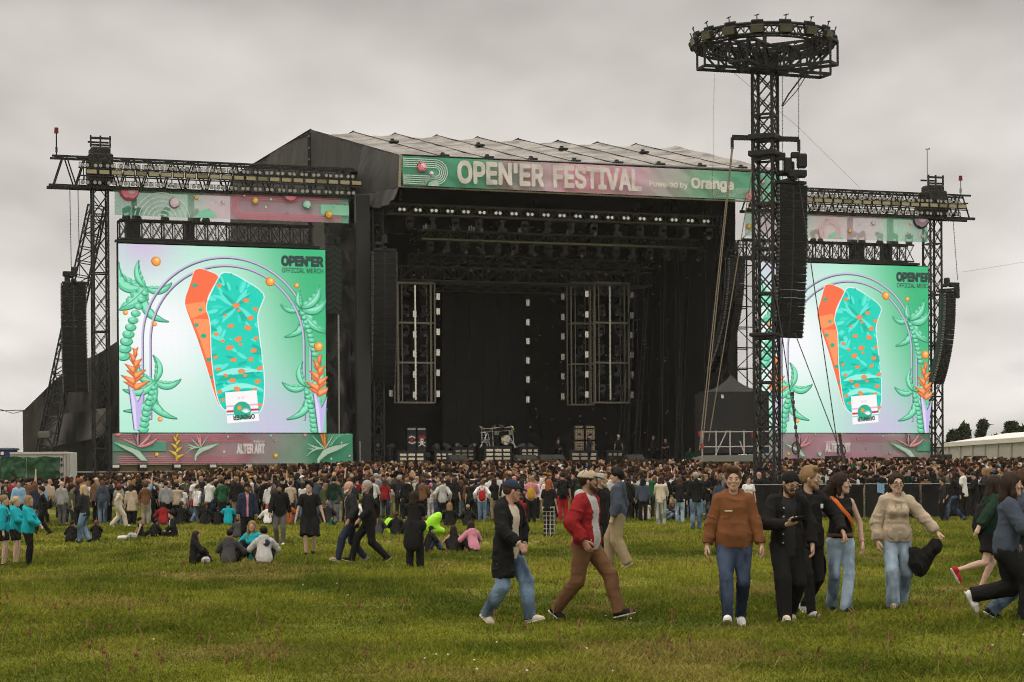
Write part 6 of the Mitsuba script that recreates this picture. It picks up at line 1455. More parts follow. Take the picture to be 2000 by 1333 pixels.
# ---------------------------------------------------------------- left background: leaning mast, backstage drape, container, fence
p_, q_ = W(190, 405, 121), W(84, 900, 119)
key = thing('leaning_mast', 'slanting black lattice mast bracing the left tower', 'mast'); put(key, 'truss', M().truss(p_, q_, 0.95, 0.7, 0.85, 0.055, 0.03, (1, 0, 0), cross=False).out(), BLK); put(key, 'work_light', M().box(W(88, 850, 119), [0.7, 0.5, 0.4], 0.05).out(), mat('dull_grey', (0.12, 0.12, 0.11), 0.6)); put(key, 'foot', M().box(q_ - [0, 0, 0.1], [1.4, 1.2, 0.3], 0.03).out(), BLK)
prof = [on(x, y, 7) for x, y in ((45, 800), (100, 752), (160, 705), (226, 668), (640, 560))]
px_, pz_ = [a for a, _ in prof], [b for _, b in prof]
def bdr(u, v): s = px_[0] + (px_[-1] - px_[0]) * u; zt_ = np.interp(s, px_, pz_); return np.stack([s, 7 + fold(s, v * 20, 0.38, 0.9, 41) + 0.25 * np.sin(s * 2.2 + v * 2) * (1 - v), zt_ * (1 - v) + 0.2 * v + 0.12 * np.sin(s * 1.3) * (1 - v)], -1)
key = thing('backstage_drape', 'folded black drape over the backstage left of the left tower', 'drape'); put(key, 'cloth', sheet(bdr, 160, 40), 'drape', True, to=STG)
put(key, 'sagging_flap', sheet(lambda u, v: np.stack([on(85, 850, 6.4)[0] + 8.5 * u, 6.3 + 0.2 * np.sin(u * 23 + v * 2) - 0.3 * v, on(100, 815, 6.4)[1] + 1.3 * u - (1.9 - 0.4 * u) * v], -1), 60, 10), 'drape', True, to=STG)
a, b = W(20, 884, 112), W(133, 950, 112)
key = thing('container', 'white shipping container behind the green fence at the left', 'container'); WHT = mat('container_white', (0.52, 0.50, 0.47), 0.6); wc, hc_ = b[0] - a[0], a[2] - b[2]
put(key, 'body', M().box([(a[0] + b[0]) / 2, 113.2, (a[2] + b[2]) / 2], [wc, 2.4, hc_], 0.04).out(), WHT)
rb_ = M()
for x in np.arange(a[0] + 0.1, b[0], 0.22): rb_.box([x, 111.985, (a[2] + b[2]) / 2], [0.1, 0.04, hc_ - 0.3])
put(key, 'corrugation', rb_.out(), WHT, kind='stuff'); put(key, 'top_rail', M().box([(a[0] + b[0]) / 2, 111.95, a[2] - 0.05], [wc, 0.1, 0.12]).out(), WHT)
for j, x in enumerate((118, 124, 130)): put(key, 'lock_rod', M().tube([[W(x, 0, 112)[0], 111.93, a[2] - 0.1], [W(x, 0, 112)[0], 111.93, b[2]]], 0.03, 5).out(), GRY)
for y, w_ in ((898, 0.22), (909, 0.3), (927, 0.3)): p0 = W(120, y, 112); put(key, 'marking', M().box([p0[0], 111.93, p0[2]], [w_, 0.02, 0.16]).out(), BLK)
key = thing('blue_cabin', 'small blue cabin roof peeping over the fence at the left', 'cabin'); a, b = W(-30, 879, 114), W(20, 940, 114); put(key, 'body', M().box([(a[0] + b[0]) / 2, 115, (a[2] + b[2]) / 2], [b[0] - a[0], 1.6, a[2] - b[2]], 0.05).out(), mat('cabin_blue', srgb(44, 56, 96), 0.5)); put(key, 'roof', M().box([(a[0] + b[0]) / 2, 115, a[2] + 0.04], [b[0] - a[0] + 0.15, 1.8, 0.12], 0.03).out(), mat('cabin_roof', srgb(90, 98, 120), 0.5)); put(key, 'vent', M().tube([W(5, 886, 114) - [0, 0.02, 0], W(5, 886, 114) - [0, 0.06, 0]], 0.1, 10).out(), LENS)
GRN = mat('green_tarp', rough=0.55, spec=0.35, tex=mikit.proc(lambda p, n, uv: mikit.mix([0.012, 0.050, 0.022], [0.022, 0.085, 0.038], mikit.fbm(p.x * 0.9 + p.z * 1.1, p.z * 2.2, 1.0, 3))))
for k, (x0_, x1_) in enumerate(((-40, 1), (2, 52), (53, 117))):
    a, b = W(x0_, 893, 104), W(x1_, 962, 104); key = thing('tarp_fence', ('fence panel with green tarp, cut by the left frame edge', 'creased green tarp fence panel before the white container', 'brighter green tarp fence panel ending beside the container doors')[k], 'fence')
    put(key, 'tarp', sheet(lambda u, v: np.stack([a[0] + (b[0] - a[0]) * u, 104 + 0.12 * (meshkit.fbm(np.stack([u * 4 + v * 3, v * 5 - u * 2, u * 0 + k], -1), 3, 51) - 0.5) * 2, a[2] + (b[2] - a[2]) * v - 0.03 * np.sin(u * 9) * (1 - v)], -1), 40, 24), GRN, True); put(key, 'frame', M().tube([a + [0, 0.12, 0], [a[0], 104.12, b[2]]], 0.025, 5).tube([[b[0], 104.12, a[2]], b + [0, 0.12, 0]], 0.025, 5).tube([a + [0, 0.12, -0.05], [b[0], 104.12, a[2] - 0.05]], 0.02, 5).out(), GRY)

# ---------------------------------------------------------------- right: black tent on a scaffold, barriers, hall, trees
YP = 117.0; c0, c1 = W(1369, 766, YP), W(1500, 766, YP); w_ = c1[0] - c0[0]; ze = c0[2]; zp = W(1437, 729, YP)[2]; zb_ = W(1440, 886, YP)[2]; cx_ = (c0[0] + c1[0]) / 2; yc = YP + w_ / 2
key = thing('pavilion_tent', 'black peaked pavilion tent standing on a scaffold platform', 'tent'); TN = mat('tent_black', (0.020, 0.0195, 0.019), 0.6, 0.3)
for k in range(4):
    a_ = [(-1, -1), (1, -1), (1, 1), (-1, 1)][k]; b_ = [(1, -1), (1, 1), (-1, 1), (-1, -1)][k]
    def rf(u, v): x = (a_[0] * (1 - u) + b_[0] * u) * (1 - v); y = (a_[1] * (1 - u) + b_[1] * u) * (1 - v); return np.stack([cx_ + x * w_ / 2, yc + y * w_ / 2, ze + (zp - ze) * (0.35 * v + 0.65 * v ** 3)], -1)
    put(key, 'roof_panel', sheet(rf, 12, 16), TN, True)
    put(key, 'side_wall', sheet(lambda u, v: np.stack([cx_ + (a_[0] * (1 - u) + b_[0] * u) * w_ * 0.495, yc + (a_[1] * (1 - u) + b_[1] * u) * w_ * 0.495 + 0.03 * np.sin(u * 17), ze - (ze - zb_) * v], -1), 24, 6), TN, True)
    put(key, 'pole', M().bar([cx_ + a_[0] * w_ / 2, yc + a_[1] * w_ / 2, zb_], [cx_ + a_[0] * w_ / 2, yc + a_[1] * w_ / 2, ze], 0.08).out(), BLK)
put(key, 'paper_note', M().box([W(1411, 774, YP)[0], YP - 0.03, W(1411, 775, YP)[2]], [0.14, 0.01, 0.2]).out(), mat('paper', (0.65, 0.65, 0.63), 0.8))
key = thing('scaffold_platform', 'scaffold platform with pale railings under the black tent', 'scaffold'); yf = 112.0; tub = M()
xa, xb = W(1366, 0, yf)[0], W(1502, 0, yf)[0]
for x in np.linspace(xa, xb, 6): tub.tube([[x, yf, 0.5], [x, yf, W(1400, 842, yf)[2]]], 0.04, 6)
for y in (844, 873, 900): tub.tube([[xa - 0.1, yf, W(1400, y, yf)[2]], [xb, yf, W(1400, y, yf)[2]]], 0.035, 6)
tub.tube([W(1420, 842, yf), W(1375, 935, yf)], 0.035, 6); tub.tube([W(1445, 862, yf), W(1470, 930, yf)], 0.035, 6); put(key, 'railing', tub.out(), mat('scaffold_pale', (0.42, 0.40, 0.37), 0.5, 0.4), kind='stuff')
za = W(1400, 889, yf)[2]
for k in range(4): put(key, 'deck_plank', M().box([(xa + xb) / 2, yf + 0.3 + 1.8 * k, za - 0.2 - 0.02 * k], [xb - xa, 1.75, 0.35]).out(), mat('deck_grey', (0.20, 0.195, 0.18), 0.7))
for x, y in ((1366, 848), (1372, 872), (1470, 850)): put(key, 'red_tape', M().box(W(x, y, yf) - [0, 0.05, 0], [0.12, 0.06, 0.28]).out(), mat('tape_red', (0.35, 0.03, 0.025), 0.6))
MESHM = 'barrier_mesh'; scene[MESHM] = {'type': 'twosided', 'bsdf': {'type': 'diffuse', 'reflectance': mikit.proc(lambda p, n, uv: mikit.mix([0.012, 0.012, 0.012], [0.035, 0.034, 0.032], mikit.fbm(p.x * 1.2, p.z * 1.6, 1.0, 3)))}}
YB = 84.5; x0_, x1_ = W(1462, 0, YB)[0], W(2010, 0, YB)[0]; n = 5
for k in range(n):
    a_, b_ = x0_ + (x1_ - x0_) * k / n + 0.04, x0_ + (x1_ - x0_) * (k + 1) / n - 0.04; g_ = float(ground_z((a_ + b_) / 2, YB)); zt_ = W(1700, 946, YB)[2]
    key = thing('crowd_barrier', ('first', 'second', 'third', 'fourth', 'last')[k] + ' black-meshed crowd barrier, counted rightward from the ring-light tower', 'barrier')
    fr = M().tube([[a_, YB, g_], [a_, YB, zt_], [b_, YB, zt_], [b_, YB, g_]], 0.024, 6)
    for x in np.linspace(a_, b_, 6)[1:-1]: fr.tube([[x, YB, g_ + 0.1], [x, YB, zt_]], 0.012, 5)
    put(key, 'frame', fr.tube([[a_, YB, g_ + 0.15], [b_, YB, g_ + 0.15]], 0.02, 6).out(), GRY)
    put(key, 'mesh_cloth', sheet(lambda u, v: np.stack([a_ + (b_ - a_) * u, YB - 0.04 - 0.05 * (meshkit.fbm(np.stack([u * 5, v * 3, u * 0 + k], -1), 3, 61)) * (1 - 0.5 * v), zt_ - 0.03 - (zt_ - 0.03 - g_ - 0.06) * v], -1), 30, 12), MESHM, True); put(key, 'foot', M().box([a_ + 0.2, YB, g_ + 0.02], [0.08, 0.9, 0.04]).box([b_ - 0.2, YB, g_ + 0.02], [0.08, 0.9, 0.04]).out(), BLK)
key = thing('hanging_cloth', 'pale blue cloth thrown over the crowd barrier', 'cloth'); a, b = W(1712, 944, YB), W(1726, 963, YB); put(key, None, sheet(lambda u, v: np.stack([a[0] + (b[0] - a[0]) * u, YB - 0.12 - 0.02 * np.sin(u * 14), a[2] + 0.02 + (b[2] - a[2]) * v - 0.06 * u], -1), 16, 6), mat('cloth_blue', srgb(128, 168, 200), 0.8), True)
YH = 175.0; key = thing('event_hall', 'long white tent hall behind the crowd at the far right', 'hall'); HW = mat('hall_white', (0.40, 0.385, 0.35), 0.7)
h0, h1 = W(1810, 872, YH), W(2060, 855, 148.0); wl = lambda u, v: np.stack([h0[0] + (h1[0] - h0[0]) * u, YH + (148 - YH) * u, (h0[2] + (h1[2] - h0[2]) * u) * (1 - v)], -1)
put(key, 'side_wall', sheet(wl, 40, 3), HW, True); put(key, 'roof', sheet(lambda u, v: np.stack([h0[0] + (h1[0] - h0[0]) * u + 9 * v, YH + (148 - YH) * u + 9 * v, h0[2] + (h1[2] - h0[2]) * u + 0.05 + 1.2 * v], -1), 20, 4), mat('hall_roof', (0.62, 0.60, 0.56), 0.6), True)
put(key, 'eave_trim', M().bar(h0, h1, 0.35).out(), mat('hall_roof', (0.5, 0.5, 0.47)))
sm = M()
for k in range(1, 10): u = k / 10; p_ = wl(np.array(u), np.array(0.0)); sm.bar(p_ - [0.05, 0.06, 0.1], [p_[0] - 0.05, p_[1] - 0.06, 0], 0.12)
put(key, 'wall_post', sm.out(), mat('hall_post', (0.36, 0.345, 0.31), 0.7), kind='stuff')
scene['leaf_mat'] = {'type': 'twosided', 'bsdf': {'type': 'diffuse', 'reflectance': mikit.proc(lambda p, n, uv: mikit.mix([0.020, 0.030, 0.012], [0.055, 0.075, 0.026], mikit.cell_rand(p.x * 1.6, p.y * 1.6, p.z * 1.6)))}}
def tree(px, py, wpx, Y, seed, label):
    rg = np.random.default_rng(seed); top_ = W(px, py, Y); h = top_[2] + 0.5; w = wpx / F * Y; key = thing('tree', label, 'tree', None)
    t = M().tube([[top_[0], Y, 0], [top_[0] + rg.normal(0, 0.2), Y, h * 0.5], [top_[0], Y, h * 0.93]], np.array([0.3, 0.2, 0.04]), 7)
    cs = []
    for k in range(34):
        z = h * rg.uniform(0.2, 0.99); a = rg.uniform(0, 6.28); r = w / 2 * (1.15 - (z / h) ** 1.3 * 1.1) * rg.uniform(0.3, 1.05); e = np.array([top_[0] + r * math.cos(a), Y + r * math.sin(a), z]); cs.append((e, w * rg.uniform(0.09, 0.17) * (1.25 - 0.7 * z / h)))
        t.tube([[top_[0], Y, z - r * 0.6], e], np.array([0.09, 0.02]), 5, caps=False)
    put(key, 'trunk', t.out(), mat('bark', (0.05, 0.04, 0.03), 0.9)); V = []
    for e, r in cs:
        n_ = 170; d = rg.normal(size=(n_, 3)); d /= np.linalg.norm(d, axis=1, keepdims=True); c_ = e + d * r * rg.uniform(0.45, 1.15, (n_, 1)) * [1, 1, 1.15]; a1 = rg.normal(size=(n_, 3)) * 0.2; a2 = rg.normal(size=(n_, 3)) * 0.2; V.append(np.stack([c_ - a1, c_ + a1, c_ + a2 * 1.3], 1).reshape(-1, 3))
    V = np.vstack(V); put(key, 'crown', (V, np.arange(len(V)).reshape(-1, 3)), 'leaf_mat', False)
for k, (px, py, wpx, Y) in enumerate(((1860, 851, 44, 262), (1882, 838, 74, 258), (1917, 831, 62, 252), (1974, 835, 74, 250), (1999, 846, 60, 246), (1945, 861, 40, 262))):
    tree(px, py, wpx, Y, 70 + k, ('small leftmost tree over the white hall', 'broad dark tree, second from the left over the hall', 'tall pointed tree in the middle over the hall', 'rounded tree near the right frame edge over the hall', 'tree cut by the right frame edge over the hall', 'low bush-like tree in the gap over the hall')[k])
# ---------------------------------------------------------------- people: materials, poses, builder
SK = dict(fair=(0.50, 0.315, 0.225), pale=(0.56, 0.37, 0.28), tan=(0.40, 0.235, 0.155), rosy=(0.50, 0.28, 0.21))
for k, c in SK.items(): mat('skin_' + k, c, 0.55, 0.35)
HC = dict(black=(0.012, 0.010, 0.009), dark=(0.030, 0.019, 0.013), brown=(0.070, 0.038, 0.021), chestnut=(0.11, 0.052, 0.026), blond=(0.25, 0.16, 0.078), fair=(0.46, 0.34, 0.19), ginger=(0.30, 0.085, 0.035), red=(0.26, 0.045, 0.025), grey=(0.34, 0.32, 0.29), white=(0.62, 0.59, 0.54))
for k, c in HC.items(): mat('hair_' + k, c, 0.6, 0.15)
CL = dict(black=(0.014, 0.0135, 0.0135), coal=(0.026, 0.026, 0.028), char=(0.06, 0.06, 0.062), grey=(0.30, 0.30, 0.295), lightgrey=(0.46, 0.455, 0.44), white=(0.70, 0.69, 0.67), cream=(0.58, 0.51, 0.40), beige=(0.47, 0.385, 0.285), sand=(0.33, 0.265, 0.185), khaki=(0.30, 0.235, 0.145), rust=(0.185, 0.075, 0.030), brown=(0.165, 0.085, 0.042), red=(0.27, 0.018, 0.021), crimson=(0.40, 0.02, 0.03), pink=(0.62, 0.26, 0.34), hot=(0.66, 0.20, 0.42), teal=(0.012, 0.36, 0.43), green=(0.022, 0.10, 0.045), bottle=(0.012, 0.034, 0.020), olive=(0.072, 0.085, 0.045), navy=(0.026, 0.034, 0.062), slate=(0.060, 0.075, 0.105), blue=(0.05, 0.10, 0.26), mustard=(0.45, 0.26, 0.035), orange=(0.55, 0.13, 0.03), purple=(0.12, 0.03, 0.10), jeans=(0.095, 0.145, 0.215), lightjeans=(0.24, 0.315, 0.40), darkjeans=(0.030, 0.046, 0.085), greyjeans=(0.115, 0.11, 0.105), lime=(0.42, 0.86, 0.03), skinrose=(0.48, 0.27, 0.22))


def weave(c):
    a, b = [x * 0.74 for x in c], [x * 1.22 for x in c]
    return mikit.proc(lambda p, n, uv: mikit.mix(a, b, mikit.fbm(p.x * 9, p.y * 9, p.z * 5, 3)))


def denim(c):
    a, b = [x * 0.5 for x in c], [x * 1.75 + 0.015 for x in c]
    return mikit.proc(lambda p, n, uv: mikit.mix(a, b, mikit.smoothstep(0.32, 0.68, mikit.fbm(p.x * 6, p.y * 6, p.z * 2.6, 3))))


for k, c in CL.items():
    if k in ('jeans', 'lightjeans', 'darkjeans'): mat('cloth_' + k, rough=0.85, spec=0.2, tex=denim(c))
    elif k in ('beige', 'cream', 'rust', 'brown', 'red', 'khaki', 'lightgrey', 'black', 'sand'): mat('cloth_' + k, rough=0.85, spec=0.15, tex=weave(c))
    else: mat('cloth_' + k, c, 0.85, 0.15)
mat('cloth_plaid', rough=0.9, spec=0.1, tex=mikit.proc(lambda p, n, uv: mikit.mix([0.02, 0.02, 0.022], [0.42, 0.40, 0.36], dr.maximum(mikit.smoothstep(0.36, 0.4, dr.abs(p.x * 9 - dr.floor(p.x * 9) - 0.5)), mikit.smoothstep(0.38, 0.42, dr.abs(p.z * 8 - dr.floor(p.z * 8) - 0.5))))))
mat('cloth_stripe', rough=0.9, spec=0.1, tex=mikit.proc(lambda p, n, uv: mikit.mix([0.5, 0.49, 0.46], [0.05, 0.05, 0.06], mikit.smoothstep(0.2, 0.3, dr.abs(p.z * 14 - dr.floor(p.z * 14) - 0.5)))))
mat('cloth_pattern', rough=0.9, spec=0.1, tex=mikit.proc(lambda p, n, uv: mikit.mix([0.16, 0.19, 0.19], [0.42, 0.42, 0.38], mikit.smoothstep(0.4, 0.6, mikit.noise(p.x * 14, p.z * 6, 1.0)))))
mat('eye_dark', (0.05, 0.035, 0.03), 0.3); mat('lip', (0.36, 0.14, 0.12), 0.5); mat('sole_white', (0.62, 0.60, 0.56), 0.7); mat('lens_dark', (0.03, 0.02, 0.015), 0.15, 0.6); mat('brass_buckle', (0.5, 0.36, 0.14), 0.3, 0.5, 0.8)


def C(k): return 'cloth_' + k


def fig(o, J, h):
    """Parts of one person: (name, mesh, material, parent part or None)."""
    P = []; g, fem = o.get('g', 1.0), o.get('fem', 0); fine = h < 0.012
    P.append(('body', body(J, h, g, fem, fine, h < 0.02), 'skin_' + o.get('skin', 'fair'), None))
    sd = o.get('seed', 1)
    tp = o.get('top')
    if tp:
        kw = dict(tp[1]); kw.setdefault('g', g); kw.setdefault('fem', fem); kw.setdefault('seed', sd)
        if h > 0.02: kw['fold'] = kw.get('fold', 0.008) * 0.6
        P.append((tp[2] if len(tp) > 2 else 'top', top(J, h, **kw), C(tp[0]), None))
    if 'inner' in o: c, kw = o['inner'][:2]; P.append((o['inner'][2] if len(o['inner']) > 2 else 'shirt', top(J, h, **{'g': g, 'fem': fem, 't': 0.012, 'fold': 0.004, 'seed': sd + 3, **kw}), C(c), None))
    if 'tr' in o: c, kw = o['tr'][:2]; P.append((o['tr'][2] if len(o['tr']) > 2 else 'trousers', trousers(J, h, **{'g': g, 'seed': sd + 7, **kw}), C(c), None))
    hs = o.get('hair')
    if hs: P.append(('hair', hair(J, max(h * 0.75, 0.007), hs[1], hs[2] if len(hs) > 2 else 0.3, sd, 0.007 if h < 0.02 else 0.004), 'hair_' + hs[0], None))
    if 'beard' in o: P.append(('beard', beard(J, max(h * 0.7, 0.007), o['beard'][1]), 'hair_' + o['beard'][0], None))
    if 'cap' in o: c, b = cap(J, h * 0.8, o['cap'][2] if len(o['cap']) > 2 else False); P += [('cap', c, C(o['cap'][0]), None), ('brim', b, C(o['cap'][1]), 'cap')]
    if 'shoe' in o:
        for i in (0, 1): a, b = shoe(J, i, h * 0.8, o['shoe'][2] if len(o['shoe']) > 2 else 0); P += [('shoe', a, C(o['shoe'][0]), None)] + ([('sole', b, 'sole_white' if o['shoe'][1] == 'w' else C(o['shoe'][1]), 'shoe')] if h < 0.02 else [])
    if h < 0.02:
        q = lambda x, y, z: J['head'] + J['Rh'] @ [x, y, z]
        for s in (-1, 1):
            P.append(('eye', blob(q(s * 0.033, 0.0865, 0.006), (0.0105, 0.006, 0.0045), J['Rh'], 1), 'eye_dark', None))
            P.append(('eyebrow', M().tube([q(s * 0.016, 0.094, 0.029), q(s * 0.033, 0.0935, 0.034), q(s * 0.05, 0.083, 0.029)], 0.0035, 5).out(), 'hair_' + ({'fair': 'blond', 'white': 'grey'}.get(hs[0], hs[0]) if hs else 'brown'), None))
        P.append(('lips', blob(q(0, 0.0965, -0.055), (0.024, 0.0045, 0.006), J['Rh'], 1), 'lip', None))
        if 'glasses' in o:
            m = M(); t = np.linspace(0, 2 * np.pi, 13)
            for s in (-1, 1): m.tube([q(s * 0.033 + 0.024 * math.cos(a), 0.108, 0.004 + 0.019 * math.sin(a)) for a in t], 0.003, 4, caps=False); m.tube([q(s * 0.057, 0.107, 0.008), q(s * 0.078, 0.0, 0.012)], 0.003, 4)
            m.tube([q(-0.009, 0.108, 0.006), q(0.009, 0.108, 0.006)], 0.003, 4); P.append(('glasses', m.out(), 'lens_dark', None))
            if o['glasses'] == 'dark':
                for s in (-1, 1): P.append(('dark_lens', blob(q(s * 0.033, 0.107, 0.004), (0.024, 0.004, 0.019), J['Rh'], 1), 'lens_dark', 'glasses'))
    if 'pack' in o:
        P.append(('backpack', backpack(J, h), C(o['pack']), None))
        if h < 0.03: P.append(('strap', straps(J), C(o['pack']), 'backpack'))
    for e in o.get('extra', ()): P += e(J, h)
    return P


def person(x, yt, yf, head, pose, o, label, group=None, Y=None, h=None, sink=0.028):
    kx, kz = pix(x, yf)
    if Y is None:
        Y = EYE / -kz
        for _ in range(30): Y = (EYE - float(ground_z(kx * Y, Y))) / -kz
    g0 = float(ground_z(kx * Y, Y)); ht = EYE + pix(x, yt)[1] * Y - g0
    h = h or float(np.clip(Y / 2048 * 0.9, 0.0095, 0.03)); J = joints(pose); P = fig(o, J, h)
    lo, hi = min(m.vertices[:, 2].min() for _, m, _, _ in P), max(m.vertices[:, 2].max() for n_, m, _, _ in P if n_ not in ('held',)); k = ht / (hi - lo)
    to = T().translate([kx * Y, Y, g0 - sink]).rotate([0, 0, 1], -head).scale([float(k)] * 3).translate([0, 0, float(-lo)])
    key = thing('person', label, 'person', group); last = {}
    for n_, m, b, par in P:
        pk = last.get(par, key) if par else key; last[n_] = put(pk, n_, m, b, True, to=to) if n_ != 'sheet' else put(pk, n_, m, b, False, to=to)
    return key, to, Y, k


def walk(st=0.3, lead='r', hz=None, lift=0.05, **kw):
    s = 1 if lead == 'r' else -1; hz = hz or 0.115 + math.sqrt(max(0.828 ** 2 - st ** 2, 0.3))
    f, b = (0.085 * s, st, 0.095, -14, 6 * s), (-0.085 * s, -st * 0.95, 0.085 + lift, 32, -6 * s)
    ank = [b, f] if lead == 'r' else [f, b]
    wr = [(-0.26, 0.22 if lead == 'r' else -0.16, 0.9), (0.26, -0.16 if lead == 'r' else 0.22, 0.9)]
    return {**dict(hz=hz, ank=ank, wr=wr, lean=4), **kw}


def sit(kind='knees', **kw):
    d = dict(hz=0.13, lean=14, kn=[(-0.4, 0.2, 1), (0.4, 0.2, 1)], ank=[(-0.13, 0.52, 0.085, 0, -8), (0.13, 0.5, 0.085, 0, 8)], wr=[(-0.16, 0.42, 0.36), (0.16, 0.42, 0.36)], el=[(-0.8, -0.2, -0.4), (0.8, -0.2, -0.4)])
    if kind == 'cross': d.update(kn=[(-1, 0.5, 0.25), (1, 0.5, 0.25)], ank=[(0.10, 0.24, 0.07, 20, 40), (-0.10, 0.30, 0.07, 20, -40)], wr=[(-0.2, 0.3, 0.25), (0.2, 0.3, 0.25)])
    if kind == 'back': d.update(lean=-16, wr=[(-0.3, -0.28, 0.06), (0.3, -0.28, 0.06)], ank=[(-0.13, 0.7, 0.085, -20, -8), (0.13, 0.66, 0.085, -20, 8)])
    if kind == 'side': d.update(kn=[(-0.6, 0.4, 0.6), (0.2, 0.4, 0.9)], ank=[(0.2, 0.35, 0.07, 20, 30), (0.32, 0.42, 0.07, 10, 30)], wr=[(-0.36, -0.02, 0.08), (0.2, 0.36, 0.3)])
    d.update(kw); return d


def held(name, m, b): return lambda J, h: [(name, m(J, h), b, None)]


def emblem(x, y, z, w, hgt, b, name='print', bone='chest'):
    """A small flat print on the front of the chest (y > 0) or on the back."""
    def fn(J, h):
        R = J['R']; c = J['p'] + R @ [x, y, z]; m = trimesh.creation.box([w, 0.008, hgt]); m.vertices = m.vertices @ R.T + c; return [(name, m, b, None)]
    return fn


def watch(i, b='cloth_black', name='wristband', w=0.03):
    def fn(J, h):
        d = nrm(J['wr'][i] - J['elb'][i]); p = J['wr'][i]; return [(name, M().tube([p - d * (w + 0.01), p - d * 0.01], 0.033, 10).out(), b, None)]
    return fn


def lumps(name, b, *cs, noise=0.01, sc=1.0):
    """A soft held or worn thing from rounded cones in the person's own axes."""
    def fn(J, h):
        S = Sd()
        for a, e, ra, rb, fl in cs: S.cone(a, e, ra, rb, 0.03, flat=fl)
        return [(name, S.build(max(h, 0.011)), b, None)] if not noise else [(name, S.build(max(h, 0.011), folds(noise, 14, 2)), b, None)]
    return fn


FY, FX = (0, 1, 0), (1, 0, 0)
# ---------------------------------------------------------------- the thirteen walkers in the foreground
def belt(c='brown'):
    def fn(J, h):
        R, p = J['R'], J['p']; t = np.linspace(0, 2 * np.pi, 25); pts = [p + R @ [0.158 * math.cos(a), 0.124 * math.sin(a), 0.07] for a in t]
        return [('belt', ribbon(pts, 0.04, 0.012, [R @ [math.cos(a), 1.3 * math.sin(a), 0] for a in t]), C(c), None), ('buckle', M().tube([p + R @ [0.02 * math.cos(a), 0.14, 0.07 + 0.02 * math.sin(a)] for a in np.linspace(0, 6.283, 11)], 0.006, 5, caps=False).out(), 'brass_buckle', 'belt')]
    return fn


def cross_strap(c, s=1, g=1.0, y0=0.0):
    def fn(J, h):
        R, p = J['R'], J['p']; ch = J['chest']
        pts = [p + R @ [s * x, y, z] for x, y, z in ((0.105, -0.02, 0.545), (0.085, 0.09, 0.49), (0.03, 0.152, 0.40), (-0.05, 0.162, 0.31), (-0.12, 0.12, 0.21), (-0.158, 0.02, 0.12))]
        return [('cross_strap', ribbon(pts, 0.05, 0.012, [R @ nrm(n) for n in ((0, 0, 1), (0.2, 1, 0.8), (0, 1, 0.2), (-0.2, 1, 0), (-0.8, 0.8, 0), (-1, 0, 0))]), C(c), None)]
    return fn


def drawstrings(J, h):
    R, n = J['R'], J['neck']; return [('drawstring', M().tube([n + R @ [s * 0.035, 0.118, -0.07], n + R @ [s * 0.038, 0.158, -0.13], n + R @ [s * 0.03, 0.172, -0.25 - 0.02 * s]], 0.006, 5).out(), C('sand'), None) for s in (-1, 1)]


def pocket(c, g=1.0, z=0.12, w=0.24, y=0.146):
    def fn(J, h):
        R, p = J['R'], J['p']; S = Sd(); S.cone(p + R @ [-w * 0.3, y, z - 0.03], p + R @ [w * 0.3, y, z - 0.03], 0.075, 0.075, 0.01, flat=(R @ [0, 1, 0], 3.2)); S.cone(p + R @ [-w * 0.2, y + 0.01, z + 0.04], p + R @ [w * 0.2, y + 0.01, z + 0.04], 0.05, 0.05, 0.02, flat=(R @ [0, 1, 0], 2.8)); return [('pocket', S.build(h), C(c), None)]
    return fn


person(992, 931, 1221, 128, walk(0.27, 'l', lift=0.045, lean=4, hy=-52, hp=4, wr=[(-0.24, 0.06, 0.95), (0.16, 0.31, 0.97)], el=[(-1, -0.6, 0), (0.9, -0.9, -0.2)], hr=dict(d=(-0.35, 0.45, -0.75), palm=(-0.5, -0.5, 0), thumb=(-0.6, 0.2, 0.6), curl=0.5)),
       dict(g=1.02, skin='rosy', top=('black', dict(t=0.025, hem=-0.33, skirt=0.045, open=0.075, collar=True, hood=True, sleeve=1.86, sl=0.012, fold=0.016), 'parka'), inner=('cream', dict(sleeve=1.98, hem=-0.10, t=0.014), 'jumper'), tr=('jeans', dict(flare=0.008, knee=0.008, t=0.014)), hair=('brown', 'buzz'), cap=('navy', 'navy'), glasses=1, shoe=('cream', 'w'), extra=(watch(0),)),
       'man in navy cap and open black parka over a cream jumper, walking with head turned')
person(1146, 911, 1214, 118, walk(0.36, 'l', lift=0.02, lean=2, hy=-26, hp=-2, wr=[(-0.27, -0.12, 0.90), (0.27, 0.10, 0.89)], el=[(-0.6, -1, 0), (0.8, -0.9, 0)]),
       dict(g=1.02, skin='tan', top=('red', dict(t=0.023, hem=-0.10, open=0.085, sleeve=1.93, sl=0.013, rib=True, fold=0.016), 'jacket'), inner=('lightgrey', dict(sleeve=1.9, hem=-0.07, hood=True, t=0.020, loose=0.006), 'hoodie'), tr=('brown', dict(t=0.014, knee=0.004, flare=0.002)), hair=('dark', 'short'), cap=('beige', 'olive'), beard=('brown', 0.0), shoe=('black', 'w'), extra=(watch(1, 'cloth_white', 'cuff_trim', 0.012), pocket('lightgrey', z=0.08, y=0.118, w=0.2))),
       'man in red jacket over grey hoodie, pale mesh cap and brown trousers, striding')
